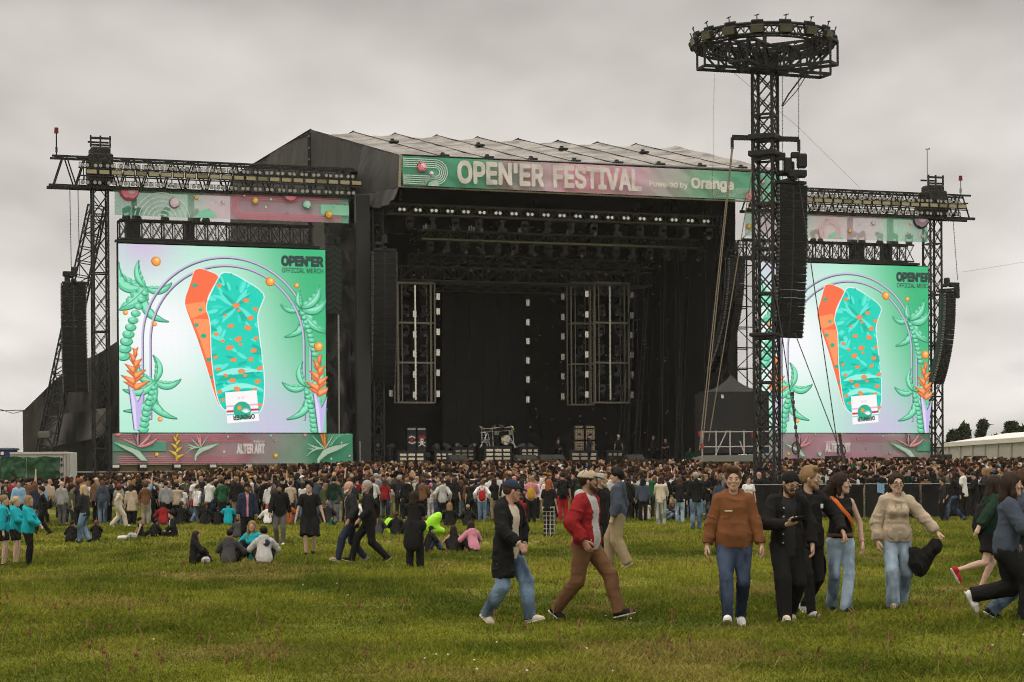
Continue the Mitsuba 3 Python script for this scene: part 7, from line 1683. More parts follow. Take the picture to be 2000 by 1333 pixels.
person(1434, 905, 1224, 181, walk(0.12, 'r', lift=0.03, lean=1, hy=3, wr=[(-0.315, 0.07, 0.865), (0.315, 0.05, 0.86)], el=[(-0.5, -1, 0), (0.5, -1, 0)], sw=1.02),
       dict(g=1.07, skin='fair', top=('rust', dict(t=0.020, hem=-0.06, loose=0.014, hood=True, sleeve=1.88, sl=0.010, rib=True, fold=0.011, neck=0.064), 'hoodie'), tr=('darkjeans', dict(g=1.16, t=0.014, slim=0.006)), hair=('brown', 'quiff'), shoe=('white', 'w', 0.03), extra=(emblem(0.075, 0.205, 0.36, 0.085, 0.018, 'cloth_cream'), watch(1, 'cloth_lightgrey'))),
       'young man in rust brown hoodie and dark jeans walking straight towards the camera')
person(1578, 903, 1207, 160, walk(0.24, 'r', lift=0.08, lean=2, hy=-55, hp=2, wr=[(-0.34, 0.22, 1.0), (0.26, -0.1, 0.92)], el=[(-1, -0.9, 0.1), (0.6, -1, 0)], hl=dict(d=(-0.3, 0.2, -0.8), palm=(0.6, 0.2, 0), thumb=(0.4, 0.8, 0.1), curl=0.9)),
       dict(g=1.0, skin='fair', top=('black', dict(t=0.026, hem=-0.08, collar=True, sleeve=1.92, sl=0.01, fold=0.012), 'jacket'), tr=('black', dict(t=0.008, slim=0.012)), hair=('blond', 'quiff'), beard=('blond', 0.004), shoe=('lightgrey', 'w'), extra=(watch(0), emblem(-0.10, 0.15, 0.40, 0.03, 0.05, 'cloth_white'))),
       'blond bearded man in black jacket behind the man with the phone, looking aside')
ph_ = dict(d=(-0.75, 0.45, 0.25), palm=(0.1, 0.2, 1.0), thumb=(0.3, 0.8, 0.4), curl=0.55)
def rbox_at(c, size, R): m = rbox(size, min(size) * 0.3); m.vertices = m.vertices @ R.T + c; return m


person(1538, 915, 1218, 172, walk(0.2, 'r', lift=0.06, lean=4, hy=-16, hp=24, wr=[(-0.27, 0.1, 0.9), (0.08, 0.30, 1.14)], el=[(-0.8, -0.8, 0), (1, -0.3, -0.7)], hr=ph_),
       dict(g=1.0, skin='fair', top=('black', dict(t=0.023, hem=-0.13, open=0.07, collar=True, sleeve=1.9, sl=0.014, fold=0.012), 'denim_jacket'), inner=('coal', dict(sleeve=0, hem=-0.14, t=0.016)), tr=('black', dict(t=0.018, knee=0.012, flare=0.012)), hair=('dark', 'buzz'), cap=('black', 'black', True), beard=('brown', 0.002), glasses=1, shoe=('cream', 'w'),
            extra=(lambda J, h: [('button', blob(J['p'] + J['R'] @ [0.088, 0.150 + 0.012 * (k > 1), 0.02 + 0.1 * k], (0.011, 0.012, 0.011), np.eye(3), 1), C('lightgrey'), None) for k in range(5)],)),
       'man in black with backwards cap and glasses looking down at a phone')
person(1642, 917, 1202, 170, walk(0.16, 'l', lift=0.05, lean=0, hy=-58, hp=0, wr=[(-0.27, 0.05, 0.90), (0.30, 0.0, 0.93)], el=[(-0.9, -0.6, 0), (1, -0.8, 0)], sw=0.92, ank=[(-0.02, 0.14, 0.09, -8, -4), (0.05, -0.2, 0.13, 30, 8)]),
       dict(g=0.92, fem=1, skin='pale', top=('black', dict(t=0.010, hem=0.03, sleeve=0, fold=0.004, neck=0.052), 'sleeveless_top'), tr=('lightjeans', dict(t=0.008, slim=0.004, flare=0.022, waist=0.10)), hair=('dark', 'wind'), shoe=('black', 'w'), extra=(belt('brown'), cross_strap('orange', 1), watch(1, 'cloth_white'), watch(0, 'cloth_pink'))),
       'woman with wind-blown dark hair, black sleeveless top and red strap across her chest')
person(1752, 918, 1195, 178, walk(0.16, 'r', lift=0.05, lean=0, hy=-4, hp=0, wr=[(-0.52, 0.14, 0.98), (0.25, 0.04, 0.90)], el=[(-0.6, -1, 0.1), (0.9, -0.8, 0)], hl=dict(d=(-0.75, 0.3, -0.6), palm=(0, -0.2, -1), thumb=(0.3, 0.9, 0), curl=0.9), sw=0.95),
       dict(g=0.90, fem=1, skin='pale', top=('beige', dict(t=0.023, hem=-0.03, loose=0.012, hood=True, sleeve=1.9, sl=0.012, rib=True, fold=0.014, neck=0.056), 'hoodie'), tr=('lightjeans', dict(t=0.012, flare=0.03, knee=0.004, waist=0.10)), hair=('dark', 'tied'), glasses=1, shoe=('sand', 'w'), extra=(drawstrings, pocket('beige', z=0.10, y=0.132))),
       'woman in beige hoodie and pale jeans with glasses, holding a jacket out to her side')
person(1966, 917, 1222, 98, walk(0.34, 'r', lift=0.26, lean=5, hy=2, wr=[(-0.12, 0.34, 1.06), (0.14, 0.36, 1.04)], el=[(-1, -0.6, -0.5), (1, -0.6, -0.5)], ank=[(-0.09, -0.34, 0.36, 62, 0), (0.09, 0.18, 0.09, -5, 6)], sw=0.94),
       dict(g=0.95, fem=1, skin='pale', top=('slate', dict(t=0.025, hem=-0.06, open=0.07, sleeve=1.9, sl=0.015, fold=0.013), 'denim_jacket'), inner=('black', dict(sleeve=0, hem=-0.08, t=0.02, collar=True), 'scarf_top'), tr=('black', dict(t=0.016, knee=0.012, flare=0.02)), hair=('dark', 'long', 0.36), shoe=('white', 'w')),
       'dark-haired woman in blue denim jacket striding to the right with one white shoe lifted')
person(1932, 924, 1160, 80, walk(0.3, 'r', lift=0.2, lean=8, hy=6, wr=[(-0.2, 0.2, 0.95), (0.34, -0.30, 0.98)], el=[(-1, -0.6, 0), (0.8, -0.8, 0.2)], ank=[(-0.09, -0.1, 0.09, 10, 0), (0.09, -0.52, 0.36, 60, 6)]),
       dict(g=0.95, fem=1, skin='pale', top=('bottle', dict(t=0.03, hem=-0.06, collar=True, sleeve=1.92, sl=0.014, fold=0.012), 'jacket'), tr=('black', dict(leg=0.32, t=0.02, flare=0.02), 'shorts'), hair=('dark', 'bob', 0.2), shoe=('crimson', 'w'), pack='black', extra=(watch(1, 'cloth_white', 'cuff_stripe', 0.02),)),
       'running woman in dark green striped-cuff jacket and shorts, one leg kicked back')
person(2003, 905, 1217, 92, walk(0.36, 'r', lift=0.06, lean=4), dict(g=1.0, skin='fair', top=('slate', dict(t=0.02, hem=-0.08, sleeve=1.9, fold=0.01), 'jumper'), tr=('jeans', dict(t=0.014, flare=0.01)), hair=('brown', 'mop'), shoe=('black', 'w')), 'brown-haired person in jeans almost hidden behind the woman in denim')
person(1208, 909, 1112, 282, walk(0.18, 'r', lift=0.02, lean=1, hy=-10, wr=[(-0.25, 0.06, 0.9), (0.26, -0.02, 0.9)]),
       dict(g=0.95, skin='pale', top=('slate', dict(t=0.026, hem=-0.08, hood=True, sleeve=1.92, sl=0.014, fold=0.012), 'hoodie'), tr=('khaki', dict(t=0.03, knee=0.014, flare=0.016)), hair=('black', 'mop'), shoe=('sand', 'w')),
       'dark-haired youth in navy hoodie and baggy khaki trousers seen from the side')
person(1172, 921, 1105, 135, dict(wr=[(-0.27, 0.05, 0.88), (0.27, 0.1, 0.9)], hy=-30), dict(g=1.05, skin='tan', top=('black', dict(t=0.03, hem=-0.14, collar=True, sleeve=1.9, sl=0.012), 'jacket'), tr=('coal', dict(t=0.016)), hair=('grey', 'short'), beard=('grey', 0.01), shoe=('black', 'black')), 'grey-bearded man in black jacket behind the man in red')
# things the walkers carry
def phone():
    Y = EYE / -pix(1538, 1218)[1]; p = W(1548, 1013, Y) - np.array([0, 0.42, 0]); k = thing('phone', 'black phone held by the man in the backwards cap', 'phone'); m = rbox((0.15, 0.08, 0.011), 0.004); m.vertices = m.vertices @ (ry(-12) @ rx(35)).T + p; put(k, 'case', m, C('coal')); m = rbox((0.14, 0.072, 0.002), 0.0008); m.vertices = (m.vertices + [0, 0, 0.0065]) @ (ry(-12) @ rx(35)).T + p; put(k, 'display', m, 'lens_dark')


phone()
def soft(label, Y, outline, th=0.16, amp=0.05):
    """A limp garment hanging from a hand: its outline, thickened, rounded and creased."""
    pts = np.array([W(*q, Y) for q in outline])[:, [0, 2]]; g = Polygon(pts).buffer(0.02).buffer(-0.01); m = trimesh.creation.extrude_polygon(g, th); v, f = trimesh.remesh.subdivide_to_size(m.vertices, m.faces, 0.035); m = trimesh.Trimesh(v, f); m.merge_vertices()
    v = np.asarray(m.vertices); b = np.array([g.boundary.distance(Point(x, y)) for x, y in v[:, :2]]); full = np.clip(b / 0.10, 0.12, 1) ** 0.5; d = (v[:, 2] - th / 2) * full
    c = meshkit.fbm(np.column_stack([v[:, 0] * 13 + v[:, 1] * 5, v[:, 1] * 4, v[:, 0] * 0]), 3, 8) - 0.5; d = d + amp * 2 * c * full
    m.vertices = np.column_stack([v[:, 0], Y + d, v[:, 1]]); k = thing('jacket', label, 'jacket'); put(k, None, m, C('black'), 40)


YJ = EYE / -pix(1752, 1195)[1] - 0.15
soft('black jacket dangling from the outstretched hand of the woman in beige', YJ, ((1822, 1053), (1836, 1056), (1839, 1066), (1835, 1078), (1826, 1084), (1819, 1098), (1812, 1112), (1806, 1121), (1798, 1126), (1790, 1124), (1782, 1114), (1775, 1103), (1778, 1086), (1777, 1072), (1788, 1070), (1800, 1074), (1812, 1066)))
YJ = EYE / -pix(1642, 1202)[1] + 0.15
soft('black jacket hanging from the hand of the woman with the red strap', YJ, ((1600, 1072), (1607, 1080), (1611, 1095), (1612, 1115), (1608, 1130), (1599, 1137), (1592, 1132), (1590, 1115), (1593, 1095), (1596, 1080)))
# ---------------------------------------------------------------- people sitting, standing and strolling in the middle distance
def O(topc, topk, trc=None, trk=None, hair=('dark', 'short'), **kw):
    names = dict(jacket=dict(t=0.028, hem=-0.10, collar=True, sleeve=1.9, sl=0.012), hoodie=dict(t=0.028, hem=-0.08, hood=True, sleeve=1.9, sl=0.014), tee=dict(t=0.016, hem=-0.12, sleeve=0.75, loose=0.01, sl=0.006), shirt=dict(t=0.018, hem=-0.12, sleeve=1.9, loose=0.006), coat=dict(t=0.03, hem=-0.34, skirt=0.05, collar=True, sleeve=1.9, sl=0.012), vest=dict(t=0.012, hem=0.0, sleeve=0), strappy=dict(t=0.01, hem=0.0, sleeve=0, neck=0.10), dress=dict(t=0.012, hem=-0.5, skirt=0.10, sleeve=0.4))
    o = dict(top=(topc, names[topk], {'coat': 'coat', 'tee': 'shirt', 'vest': 'sleeveless_top', 'strappy': 'sleeveless_top'}.get(topk, topk)), hair=hair, shoe=('black', 'w')); o.update(kw)
    if trc: o['tr'] = (trc, {**dict(t=0.014), **(trk or {})})
    return o


def mp(x, yt, yf, head, pose, o, label, **kw): return person(x, yt, yf, head, pose, o, label, **kw)


LH, LHB = ('blond', 'long', 0.3), ('dark', 'long', 0.3)
N = dict(wr=[(-0.27, 0.05, 0.88), (0.27, 0.05, 0.88)])
FOLD = dict(wr=[(-0.02, 0.28, 1.18), (0.04, 0.30, 1.12)], el=[(-1, -0.2, -0.6), (1, -0.2, -0.6)])
PHONE = dict(wr=[(-0.05, 0.32, 1.12), (0.06, 0.33, 1.14)], el=[(-0.8, -0.3, -0.6), (0.8, -0.3, -0.6)], hp=22)
# teal-jacketed trio at the left edge
mp(7, 964, 1107, 88, dict(N, hy=2), O('teal', 'hoodie', 'black', dict(leg=0.3), ('blond', 'pony', 0.2), fem=1, skin='pale', pack='purple'), 'woman in teal jacket and black shorts with a purple backpack, cut by the left edge')
mp(30, 967, 1103, 95, dict(FOLD, hy=6), O('teal', 'hoodie', 'black', dict(leg=0.3), ('fair', 'pony', 0.2), fem=1, skin='pale', glasses='dark'), 'woman in teal jacket and sunglasses, middle of the teal trio')
mp(55, 965, 1109, 92, dict(FOLD, hy=10, wr=[(0.0, 0.3, 1.06), (0.08, 0.3, 1.06)]), O('teal', 'hoodie', 'black', dict(t=0.005, slim=0.014), ('blond', 'bob', 0.2), fem=1, skin='fair'), 'woman in teal jacket and black leggings, right one of the teal trio')
mp(84, 947, 1046, 250, walk(0.25, 'l'), O('black', 'shirt', 'black', None, ('dark', 'curly'), skin='fair'), 'person all in black strolling left behind the teal trio')
mp(140, 944, 1036, 78, dict(N, hy=8), O('olive', 'tee', 'coal', None, ('black', 'curly'), skin='tan'), 'curly-haired man in olive green shirt facing a long-haired blonde')
mp(166, 945, 1062, 285, walk(0.1, 'l', wr=[(-0.1, 0.3, 1.1), (0.05, 0.32, 1.1)], hy=-6), O('coal', 'jacket', 'jeans', dict(flare=0.03), ('fair', 'long', 0.5), fem=1, skin='pale', shoe=('black', 'w')), 'woman with very long blond hair, black jacket and blue flared jeans')
mp(136, 1015, 1060, 20, sit(lean=22), O('black', 'hoodie', 'black'), 'person in black sitting on the grass behind the flared jeans')
mp(187, 1014, 1057, 0, sit(lean=10), O('black', 'coat', 'black', None, ('red', 'mop')), 'red-haired person in black sitting with their back turned')
mp(232, 949, 1030, 75, walk(0.3, 'r'), O('cream', 'shirt', 'cream', dict(t=0.03, flare=0.01), ('black', 'bun'), fem=1, shoe=('white', 'w')), 'woman in pale beige overalls striding right')
mp(276, 1008, 1053, 70, sit('back', lean=-6), O('black', 'vest', 'black', None, ('black', 'short')), 'person in black top leaning back on the grass beside a white bag')
mp(300, 1012, 1052, 30, sit('side', lean=20), O('black', 'coat', 'black', None, ('black', 'mop')), 'person in black bending over things on the grass')
mp(340, 994, 1053, 255, sit('cross', lean=8), O('black', 'jacket', 'black', None, ('black', 'curly'), inner=('white', dict(sleeve=0, hem=-0.05)), top=('black', dict(t=0.03, hem=-0.08, open=0.07, sleeve=1.9), 'jacket')), 'dark-haired man in open black jacket and white shirt sitting cross-legged')
mp(338, 949, 1020, 250, walk(0.14), O('coal', 'jacket', 'darkjeans', None, None, skin='rosy'), 'bald man in dark jacket standing beside the man in white')
mp(357, 949, 1022, 20, N, O('white', 'tee', 'sand', dict(leg=0.5, t=0.02), ('brown', 'short')), 'man in white shirt and sand shorts seen from behind')
mp(385, 945, 1024, 35, walk(0.26, 'r'), O('white', 'shirt', 'jeans', dict(flare=0.02), ('brown', 'pony', 0.2), fem=1, extra=(lumps('red_bag', C('crimson'), ((-0.24, 0.02, 0.98), (-0.26, 0.0, 0.82), 0.10, 0.12, (FX, 2.0))),)), 'woman in white top with a red shoulder bag, walking away')
mp(406, 948, 1018, 5, N, O('black', 'coat', 'coal', dict(leg=0.6), ('black', 'short')), 'man in long black coat standing right of the red-bag woman')
mp(438, 946, 1022, 60, dict(FOLD), O('cream', 'coat', 'jeans', None, ('chestnut', 'long', 0.35), fem=1), 'woman in cream coat with a long auburn plait')
mp(424, 990, 1028, 10, sit(lean=10), O('black', 'coat', 'black'), 'person in black coat crouching on the grass before the cream coat')
mp(458, 947, 1018, 280, dict(FOLD), O('olive', 'tee', 'coal', None, ('brown', 'short')), 'young man in olive shirt lifting his hands, facing left')
mp(483, 941, 1066, 168, dict(N, hy=-20), O('navy', 'jacket', 'black', None, ('dark', 'buzz'), skin='tan', cap=('black', 'black'), beard=('dark', 0.0), inner=('pink', dict(sleeve=0)), top=('navy', dict(t=0.03, hem=-0.10, open=0.022, collar=True, sleeve=1.9, sl=0.012), 'bomber_jacket')), 'man in dark bomber jacket with red zip line and black cap')
mp(547, 941, 1068, 178, walk(0.08, 'l', hp=30), O('black', 'jacket', 'greyjeans', dict(slim=0.01), ('black', 'short'), skin='tan', beard=('black', 0.0), shoe=('white', 'w'), extra=(lambda J, h: [('sleeve_stripe', ribbon([J['sh'][i] + J['R'] @ [(-1, 1)[i] * 0.07, 0.01, 0.03], J['elb'][i] + J['R'] @ [(-1, 1)[i] * 0.068, 0.0, 0]], 0.035, 0.012, J['R'] @ [(-1, 1)[i], 0, 0.2]), C('white'), None) for i in (0, 1)],)), 'man in black track jacket with white sleeve stripes looking down')
mp(605, 935, 1088, 174, walk(0.1, 'r', hy=14, hp=4, wr=[(-0.35, 0.06, 0.86), (0.33, 0.04, 0.86)]), O('black', 'tee', 'black', dict(leg=0.52, t=0.03, flare=0.02), ('black', 'mop'), skin='pale', extra=(emblem(0.09, 0.135, -0.34, 0.07, 0.07, 'cloth_white'), emblem(-0.11, 0.135, -0.36, 0.06, 0.08, 'cloth_mustard'))), 'man in black shirt and long black shorts with small prints, walking forward')
mp(687, 938, 1101, 256, walk(0.30, 'l', lift=0.03, wr=[(-0.26, 0.1, 0.9), (0.26, 0.05, 0.88)]), O('olive', 'jacket', 'navy', None, None, skin='rosy', beard=('white', 0.02), inner=('sand', dict(sleeve=0)), top=('coal', dict(t=0.035, hem=-0.16, open=0.06, collar=True, sleeve=1.9, sl=0.014), 'jacket'), shoe=('sand', 'w')), 'bald white-bearded man in dark jacket walking left')
mp(722, 935, 1101, 262, walk(0.36, 'r', lift=0.04, hy=-14), O('black', 'jacket', 'black', None, ('grey', 'short'), skin='rosy', beard=('grey', 0.0)), 'grey-haired man in black jacket beside the white-bearded man, stepping left')
mp(810, 955, 1110, 18, dict(FOLD, hy=24, ank=[(-0.13, 0, 0.085, 0, -14), (0.13, 0, 0.085, 0, 14)]), O('black', 'tee', 'black', dict(t=0.022, flare=0.02), ('dark', 'bob', 0.16), fem=1, g=1.05, skin='pale', extra=(lumps('tied_jacket', C('black'), ((-0.13, 0.0, 0.98), (0.13, 0.0, 0.98), 0.15, 0.15, (FY, 1.2)), ((0, -0.14, 0.95), (0, -0.17, 0.6), 0.17, 0.2, (FY, 2.6))),)), 'woman all in black seen from behind with a jacket tied round her waist')
# seated group in front
mp(380, 1034, 1106, 70, sit('side', lean=4, hy=10), O('black', 'hoodie', 'black', None, ('dark', 'bob', 0.2), fem=1, skin='fair'), 'dark-haired woman in black sitting on the grass, face in profile')
mp(446, 1031, 1106, 8, sit(lean=16, hy=6), O('char', 'hoodie', 'black', None, ('black', 'buzz'), skin='tan', g=1.05), 'man in charcoal hoodie sitting with his back to the camera')
mp(498, 1014, 1098, 205, sit('side', lean=12, hy=-20), O('teal', 'jacket', 'black', None, ('blond', 'long', 0.4), fem=1, skin='fair'), 'blond woman in bright teal jacket sitting among the seated group')
mp(516, 1025, 1106, 352, sit(lean=16, hy=-6), O('lightgrey', 'hoodie', 'black', None, ('black', 'short'), g=1.05, extra=(lambda J, h: [('round_patch', M().tube([J['chest'] + J['R'] @ [0.06, -0.135, 0.03], J['chest'] + J['R'] @ [0.06, -0.152, 0.03]], 0.085, 14).out(), C('navy'), None)],)), 'man in pale grey hoodie with a round dark back patch, sitting')
mp(463, 1010, 1052, 0, sit(lean=16), O('char', 'hoodie', 'black'), 'person in grey hood sitting behind the bomber-jacket man')
mp(738, 1000, 1048, 350, sit(lean=16), O('char', 'hoodie', 'black', None, ('brown', 'short')), 'person in grey hoodie sitting beside the lime air lounger')
mp(773, 998, 1049, 10, sit(lean=16), O('black', 'jacket', 'black', None, ('brown', 'short')), 'person in black jacket sitting on the grass before the lime air lounger')
mp(838, 1025, 1082, 60, sit('side', lean=10), O('black', 'coat', 'darkjeans', None, ('dark', 'short'), cap=('black', 'black')), 'person in black with a dark cap half hidden behind the woman in black')
mp(889, 1024, 1080, 350, sit(lean=30), O('black', 'strappy', 'black', None, ('dark', 'long', 0.2), fem=1, skin='rosy'), 'woman with bare back and black strappy top sitting bent forward')
mp(926, 1015, 1080, 330, sit(lean=18, hy=-14), O('pink', 'hoodie', 'black', None, ('dark', 'bob', 0.2), fem=1), 'woman in pink hoodie sitting beside the bare-backed woman')
mp(878, 980, 1032, 0, sit(lean=8), O('black', 'jacket', 'black', None, ('blond', 'long', 0.32), fem=1), 'woman with long blond hair sitting with her back turned')
mp(914, 984, 1030, 0, sit(lean=14), O('black', 'jacket', 'black', None, ('brown', 'short'), cap=('sand', 'sand', True)), 'person in black with a sand cap sitting right of the blond woman')
mp(645, 1006, 1030, 60, sit(), O('green', 'shirt', 'black', None, ('dark', 'short')), 'person in green sitting far back beside the strolling men')
# front of the crowd, one by one
F_ = 'people at the front of the crowd'
fr = [(660, 940, 1022, 0, 'char', 'jacket', 'khaki', LH), (672, 944, 1020, 10, 'coal', 'coat', 'black', ('brown', 'long', 0.4)), (636, 942, 1022, 0, 'olive', 'jacket', 'khaki', ('blond', 'long', 0.3)), (865, 935, 1024, 2, 'lightgrey', 'hoodie', 'black', ('brown', 'buzz')), (942, 936, 1020, 0, 'white', 'hoodie', 'jeans', ('chestnut', 'pony', 0.2)),
      (760, 944, 1016, 0, 'white', 'tee', 'sand', ('dark', 'short')), (787, 944, 1012, 330, 'crimson', 'jacket', 'lightjeans', ('blond', 'long', 0.22)), (842, 942, 1016, 5, 'white', 'vest', 'white', ('chestnut', 'pony', 0.3)), (826, 941, 1010, 190, 'cream', 'shirt', 'lightjeans', ('chestnut', 'long', 0.25)),
      (1038, 928, 1022, 5, 'pink', 'hoodie', 'black', ('blond', 'long', 0.2)), (1072, 934, 1050, 30, 'black', 'tee', 'plaid', ('ginger', 'long', 0.3)), (1100, 921, 1020, 0, 'black', 'tee', 'crimson', ('black', 'short')), (1256, 932, 1020, 5, 'slate', 'jacket', 'black', ('black', 'bob', 0.15)), (1291, 929, 1026, 10, 'cream', 'shirt', 'pattern', ('dark', 'bob', 0.14)),
      (1328, 931, 1022, 0, 'black', 'tee', 'lightjeans', ('brown', 'long', 0.3)), (1360, 920, 1034, 0, 'black', 'jacket', 'jeans', ('grey', 'short')), (1462, 929, 1020, 182, 'white', 'tee', 'black', ('dark', 'bun')), (1482, 921, 1012, 40, 'black', 'shirt', 'black', None), (962, 934, 1012, 300, 'black', 'jacket', 'coal', ('black', 'long', 0.2)),
      (1000, 940, 1018, 0, 'cream', 'jacket', 'jeans', ('brown', 'mop')), (900, 938, 1012, 0, 'brown', 'hoodie', 'black', ('brown', 'short')), (915, 945, 1010, 350, 'coal', 'jacket', 'black', ('chestnut', 'long', 0.3)), (575, 938, 1012, 0, 'black', 'jacket', 'black', ('dark', 'short')), (520, 944, 1010, 0, 'stripe', 'tee', 'black', ('blond', 'long', 0.3)),
      (200, 944, 1022, 330, 'green', 'jacket', 'jeans', ('dark', 'short')), (116, 936, 1012, 10, 'grey', 'tee', 'coal', None), (260, 946, 1020, 0, 'black', 'jacket', 'black', ('black', 'short')), (283, 945, 1022, 20, 'black', 'tee', 'black', ('dark', 'short')), (62, 938, 1012, 30, 'white', 'shirt', 'jeans', ('blond', 'long', 0.3)), (312, 948, 1018, 0, 'black', 'coat', 'black', ('blond', 'long', 0.35)),
      (1866, 918, 1021, 280, 'black', 'jacket', 'darkjeans', ('dark', 'long', 0.25)), (1882, 912, 1018, 300, 'white', 'tee', 'black', ('brown', 'short')), (1842, 932, 1018, 265, 'coal', 'jacket', 'black', ('dark', 'bun')), (1905, 920, 1014, 270, 'black', 'jacket', 'black', ('dark', 'short')), (1925, 912, 1012, 265, 'coal', 'shirt', 'black', ('blond', 'bob', 0.15)), (1226, 930, 1016, 0, 'black', 'jacket', 'black', ('brown', 'short')), (1240, 934, 1014, 350, 'olive', 'tee', 'black', ('dark', 'short'))]
EX = {942: dict(pack='crimson'), 760: dict(pack='crimson', extra=(lambda J, h: [('jersey_number', ribbon([J['chest'] + J['R'] @ [-0.1 + 0.05 * k, -0.155, 0.1] for k in range(5)], 0.06, 0.01, J['R'] @ [0, -1, 0]), C('black'), None)],)), 1038: dict(pack='mustard'), 1100: dict(pack='black'), 842: dict(extra=(lumps('pink_hat', C('hot'), ((-0.0, 0, 1.66), (0, 0, 1.74), 0.10, 0.085, None), ((-0.06, 0, 1.655), (0.06, 0, 1.655), 0.17, 0.17, ((0, 0, 1), 9.0)), noise=0),)), 1000: dict(pack='coal'), 1482: dict(skin='rosy')}
WORDS = dict(char='charcoal', coal='dark grey', lightgrey='pale grey', sand='sandy', crimson='red', lightjeans='pale jeans', jeans='blue jeans', darkjeans='dark jeans', slate='denim-blue', pattern='patterned', plaid='checked', stripe='striped', hot='bright pink', bottle='dark green', greyjeans='grey jeans')
cw = lambda c: WORDS.get(c, c)
TK = dict(jacket='jacket', hoodie='hoodie', tee='T-shirt', shirt='shirt', coat='coat', vest='sleeveless top')
def where_px(x): return 'beside the green fence' if x < 130 else 'before the left screen' if x < 560 else 'before the left stage edge' if x < 760 else 'before the drum riser' if x < 1010 else 'before the guitar cabinets' if x < 1215 else 'before the black tent' if x < 1440 else 'beside the ring-light tower' if x < 1510 else 'behind the barriers'
def hair_word(h): return 'bald' if not h else {'fair': 'fair', 'dark': 'dark', 'black': 'black'}.get(h[0], h[0]) + '-haired'
def view_word(a): a %= 360; return 'seen from behind' if a < 50 or a > 310 else 'facing the camera' if 130 < a < 230 else 'turned right' if a < 180 else 'turned left'
SEEN = {}
for k, (x, yt, yf, hd, tc, tk, trc, hr) in enumerate(fr):
    fem = 1 if hr and hr[1] in ('long', 'pony', 'bob', 'bun') else 0; pose = (N, dict(N, hy=18), FOLD, dict(N, hy=-16), PHONE)[(k * 3) % 5] if x not in (942, 865, 1866) else (dict(N, wr=[(-0.3, 0.0, 1.0), (0.3, 0.0, 1.0)]) if x != 1866 else walk(0.3, 'l'))
    o = O(tc, tk, trc, dict(t=0.02) if trc in ('plaid', 'khaki', 'pattern') else None, hr, fem=fem, skin=('fair', 'pale', 'tan', 'rosy')[k % 4], seed=k); o.update(EX.get(x, {}))
    extra_w = {942: ' with a red backpack', 760: ' with a red backpack', 842: ' under a bright pink hat', 1072: ' and checked trousers', 1100: ' and red trousers', 1291: ' and patterned skirt', 1038: ' with an orange backpack', 1000: ' with a dark backpack'}.get(x, f' and {cw(trc)}' + ('' if 'jeans' in trc else ' trousers'))
    person(x, yt, yf, hd, pose, o, f'{hair_word(hr)} person in {cw(tc)} {TK[tk]}{extra_w}, {where_px(x)}', F_, h=0.026)

# lime air loungers
def lounger(label, Y, cones):
    S = Sd()
    for (a, ra), (b, rb_), fl in cones: S.cone(W(*a, Y), W(*b, Y), ra, rb_, 0.12, flat=(FY, fl))
    k = thing('air_lounger', label, 'air lounger'); put(k, 'bag', S.build(0.03), mat('lime_bag', (0.36, 0.80, 0.02), 0.45, 0.4), True); return k


lounger('inflated lime green air lounger with a pointed corner, behind the seated people', 62, [(((832, 1030), 0.13), ((855, 1010), 0.13), 1.0), (((852, 1012), 0.13), ((858, 1004), 0.03), 1.0), (((838, 1032), 0.13), ((864, 1037), 0.09), 1.0), (((845, 1020), 0.15), ((852, 1034), 0.12), 1.0)])
lounger('lime green air lounger mostly hidden by the seated people in dark clothes', 63, [(((757, 1024), 0.12), ((766, 1036), 0.15), 1.0), (((760, 1016), 0.07), ((775, 1020), 0.06), 1.0)])
k = thing('bag', 'white paper bag lying on the grass beside the leaning person', 'bag'); put(k, None, M().box(W(240, 1053, 58) + [0, 0, 0.04], [0.26, 0.3, 0.10], 0.03).out(), C('white'))
k = thing('bag', 'patterned light bag beside the leaning person on the grass', 'bag'); put(k, None, M().box(W(258, 1051, 58) + [0, 0, 0.06], [0.24, 0.3, 0.16], 0.05).out(), C('pattern'))
k = thing('bag', 'small dark patterned bag at the knees of the woman in profile', 'bag'); put(k, None, M().box(W(402, 1097, 41.5) + [0, 0, 0.02], [0.16, 0.2, 0.14], 0.04).out(), C('pattern'))

# ---------------------------------------------------------------- the crowd: copies of a few figures in other colours
def cull(m, *shells):
    """Drop what clothing hides."""
    c = m.triangles_center; keep = np.ones(len(c), bool)
    for s in shells:
        d, i = cKDTree(s.vertices).query(c); n = np.asarray(s.vertex_normals)[i]; keep &= ~(((c - s.vertices[i]) * n).sum(1) < -0.006)
    m = trimesh.Trimesh(m.vertices, m.faces[keep], process=False); m.remove_unreferenced_vertices(); return m


names_ = dict(jacket=dict(t=0.028, hem=-0.10, collar=True, sleeve=1.9, sl=0.012), hoodie=dict(t=0.028, hem=-0.08, hood=True, sleeve=1.9, sl=0.014), tee=dict(t=0.016, hem=-0.12, sleeve=0.75, loose=0.012, sl=0.008), coat=dict(t=0.03, hem=-0.32, skirt=0.05, collar=True, sleeve=1.9, sl=0.012))
def crowd_fig(pose, tk, hs, L, h, fem=0, capon=False, raise_=False):
    J = joints(pose); t = top(J, h, **{**names_[tk], 'fem': fem, 'fold': 0.006}); tr = trousers(J, h, t=0.016, fold=0.004); b = cull(body(J, h, 1.0, fem, False, False), t, tr); d = {'body': b, 'top': t, 'trousers': tr}
    if hs: d['hair'] = hair(J, h * 0.85, hs, L, 1, 0.005)
    if capon: c, br = cap(J, h * 0.85); d['cap'] = trimesh.util.concatenate([c, br])
    sh = [trimesh.util.concatenate(shoe(J, i, h)) for i in (0, 1)]; d['shoe'] = trimesh.util.concatenate(sh)
    return d


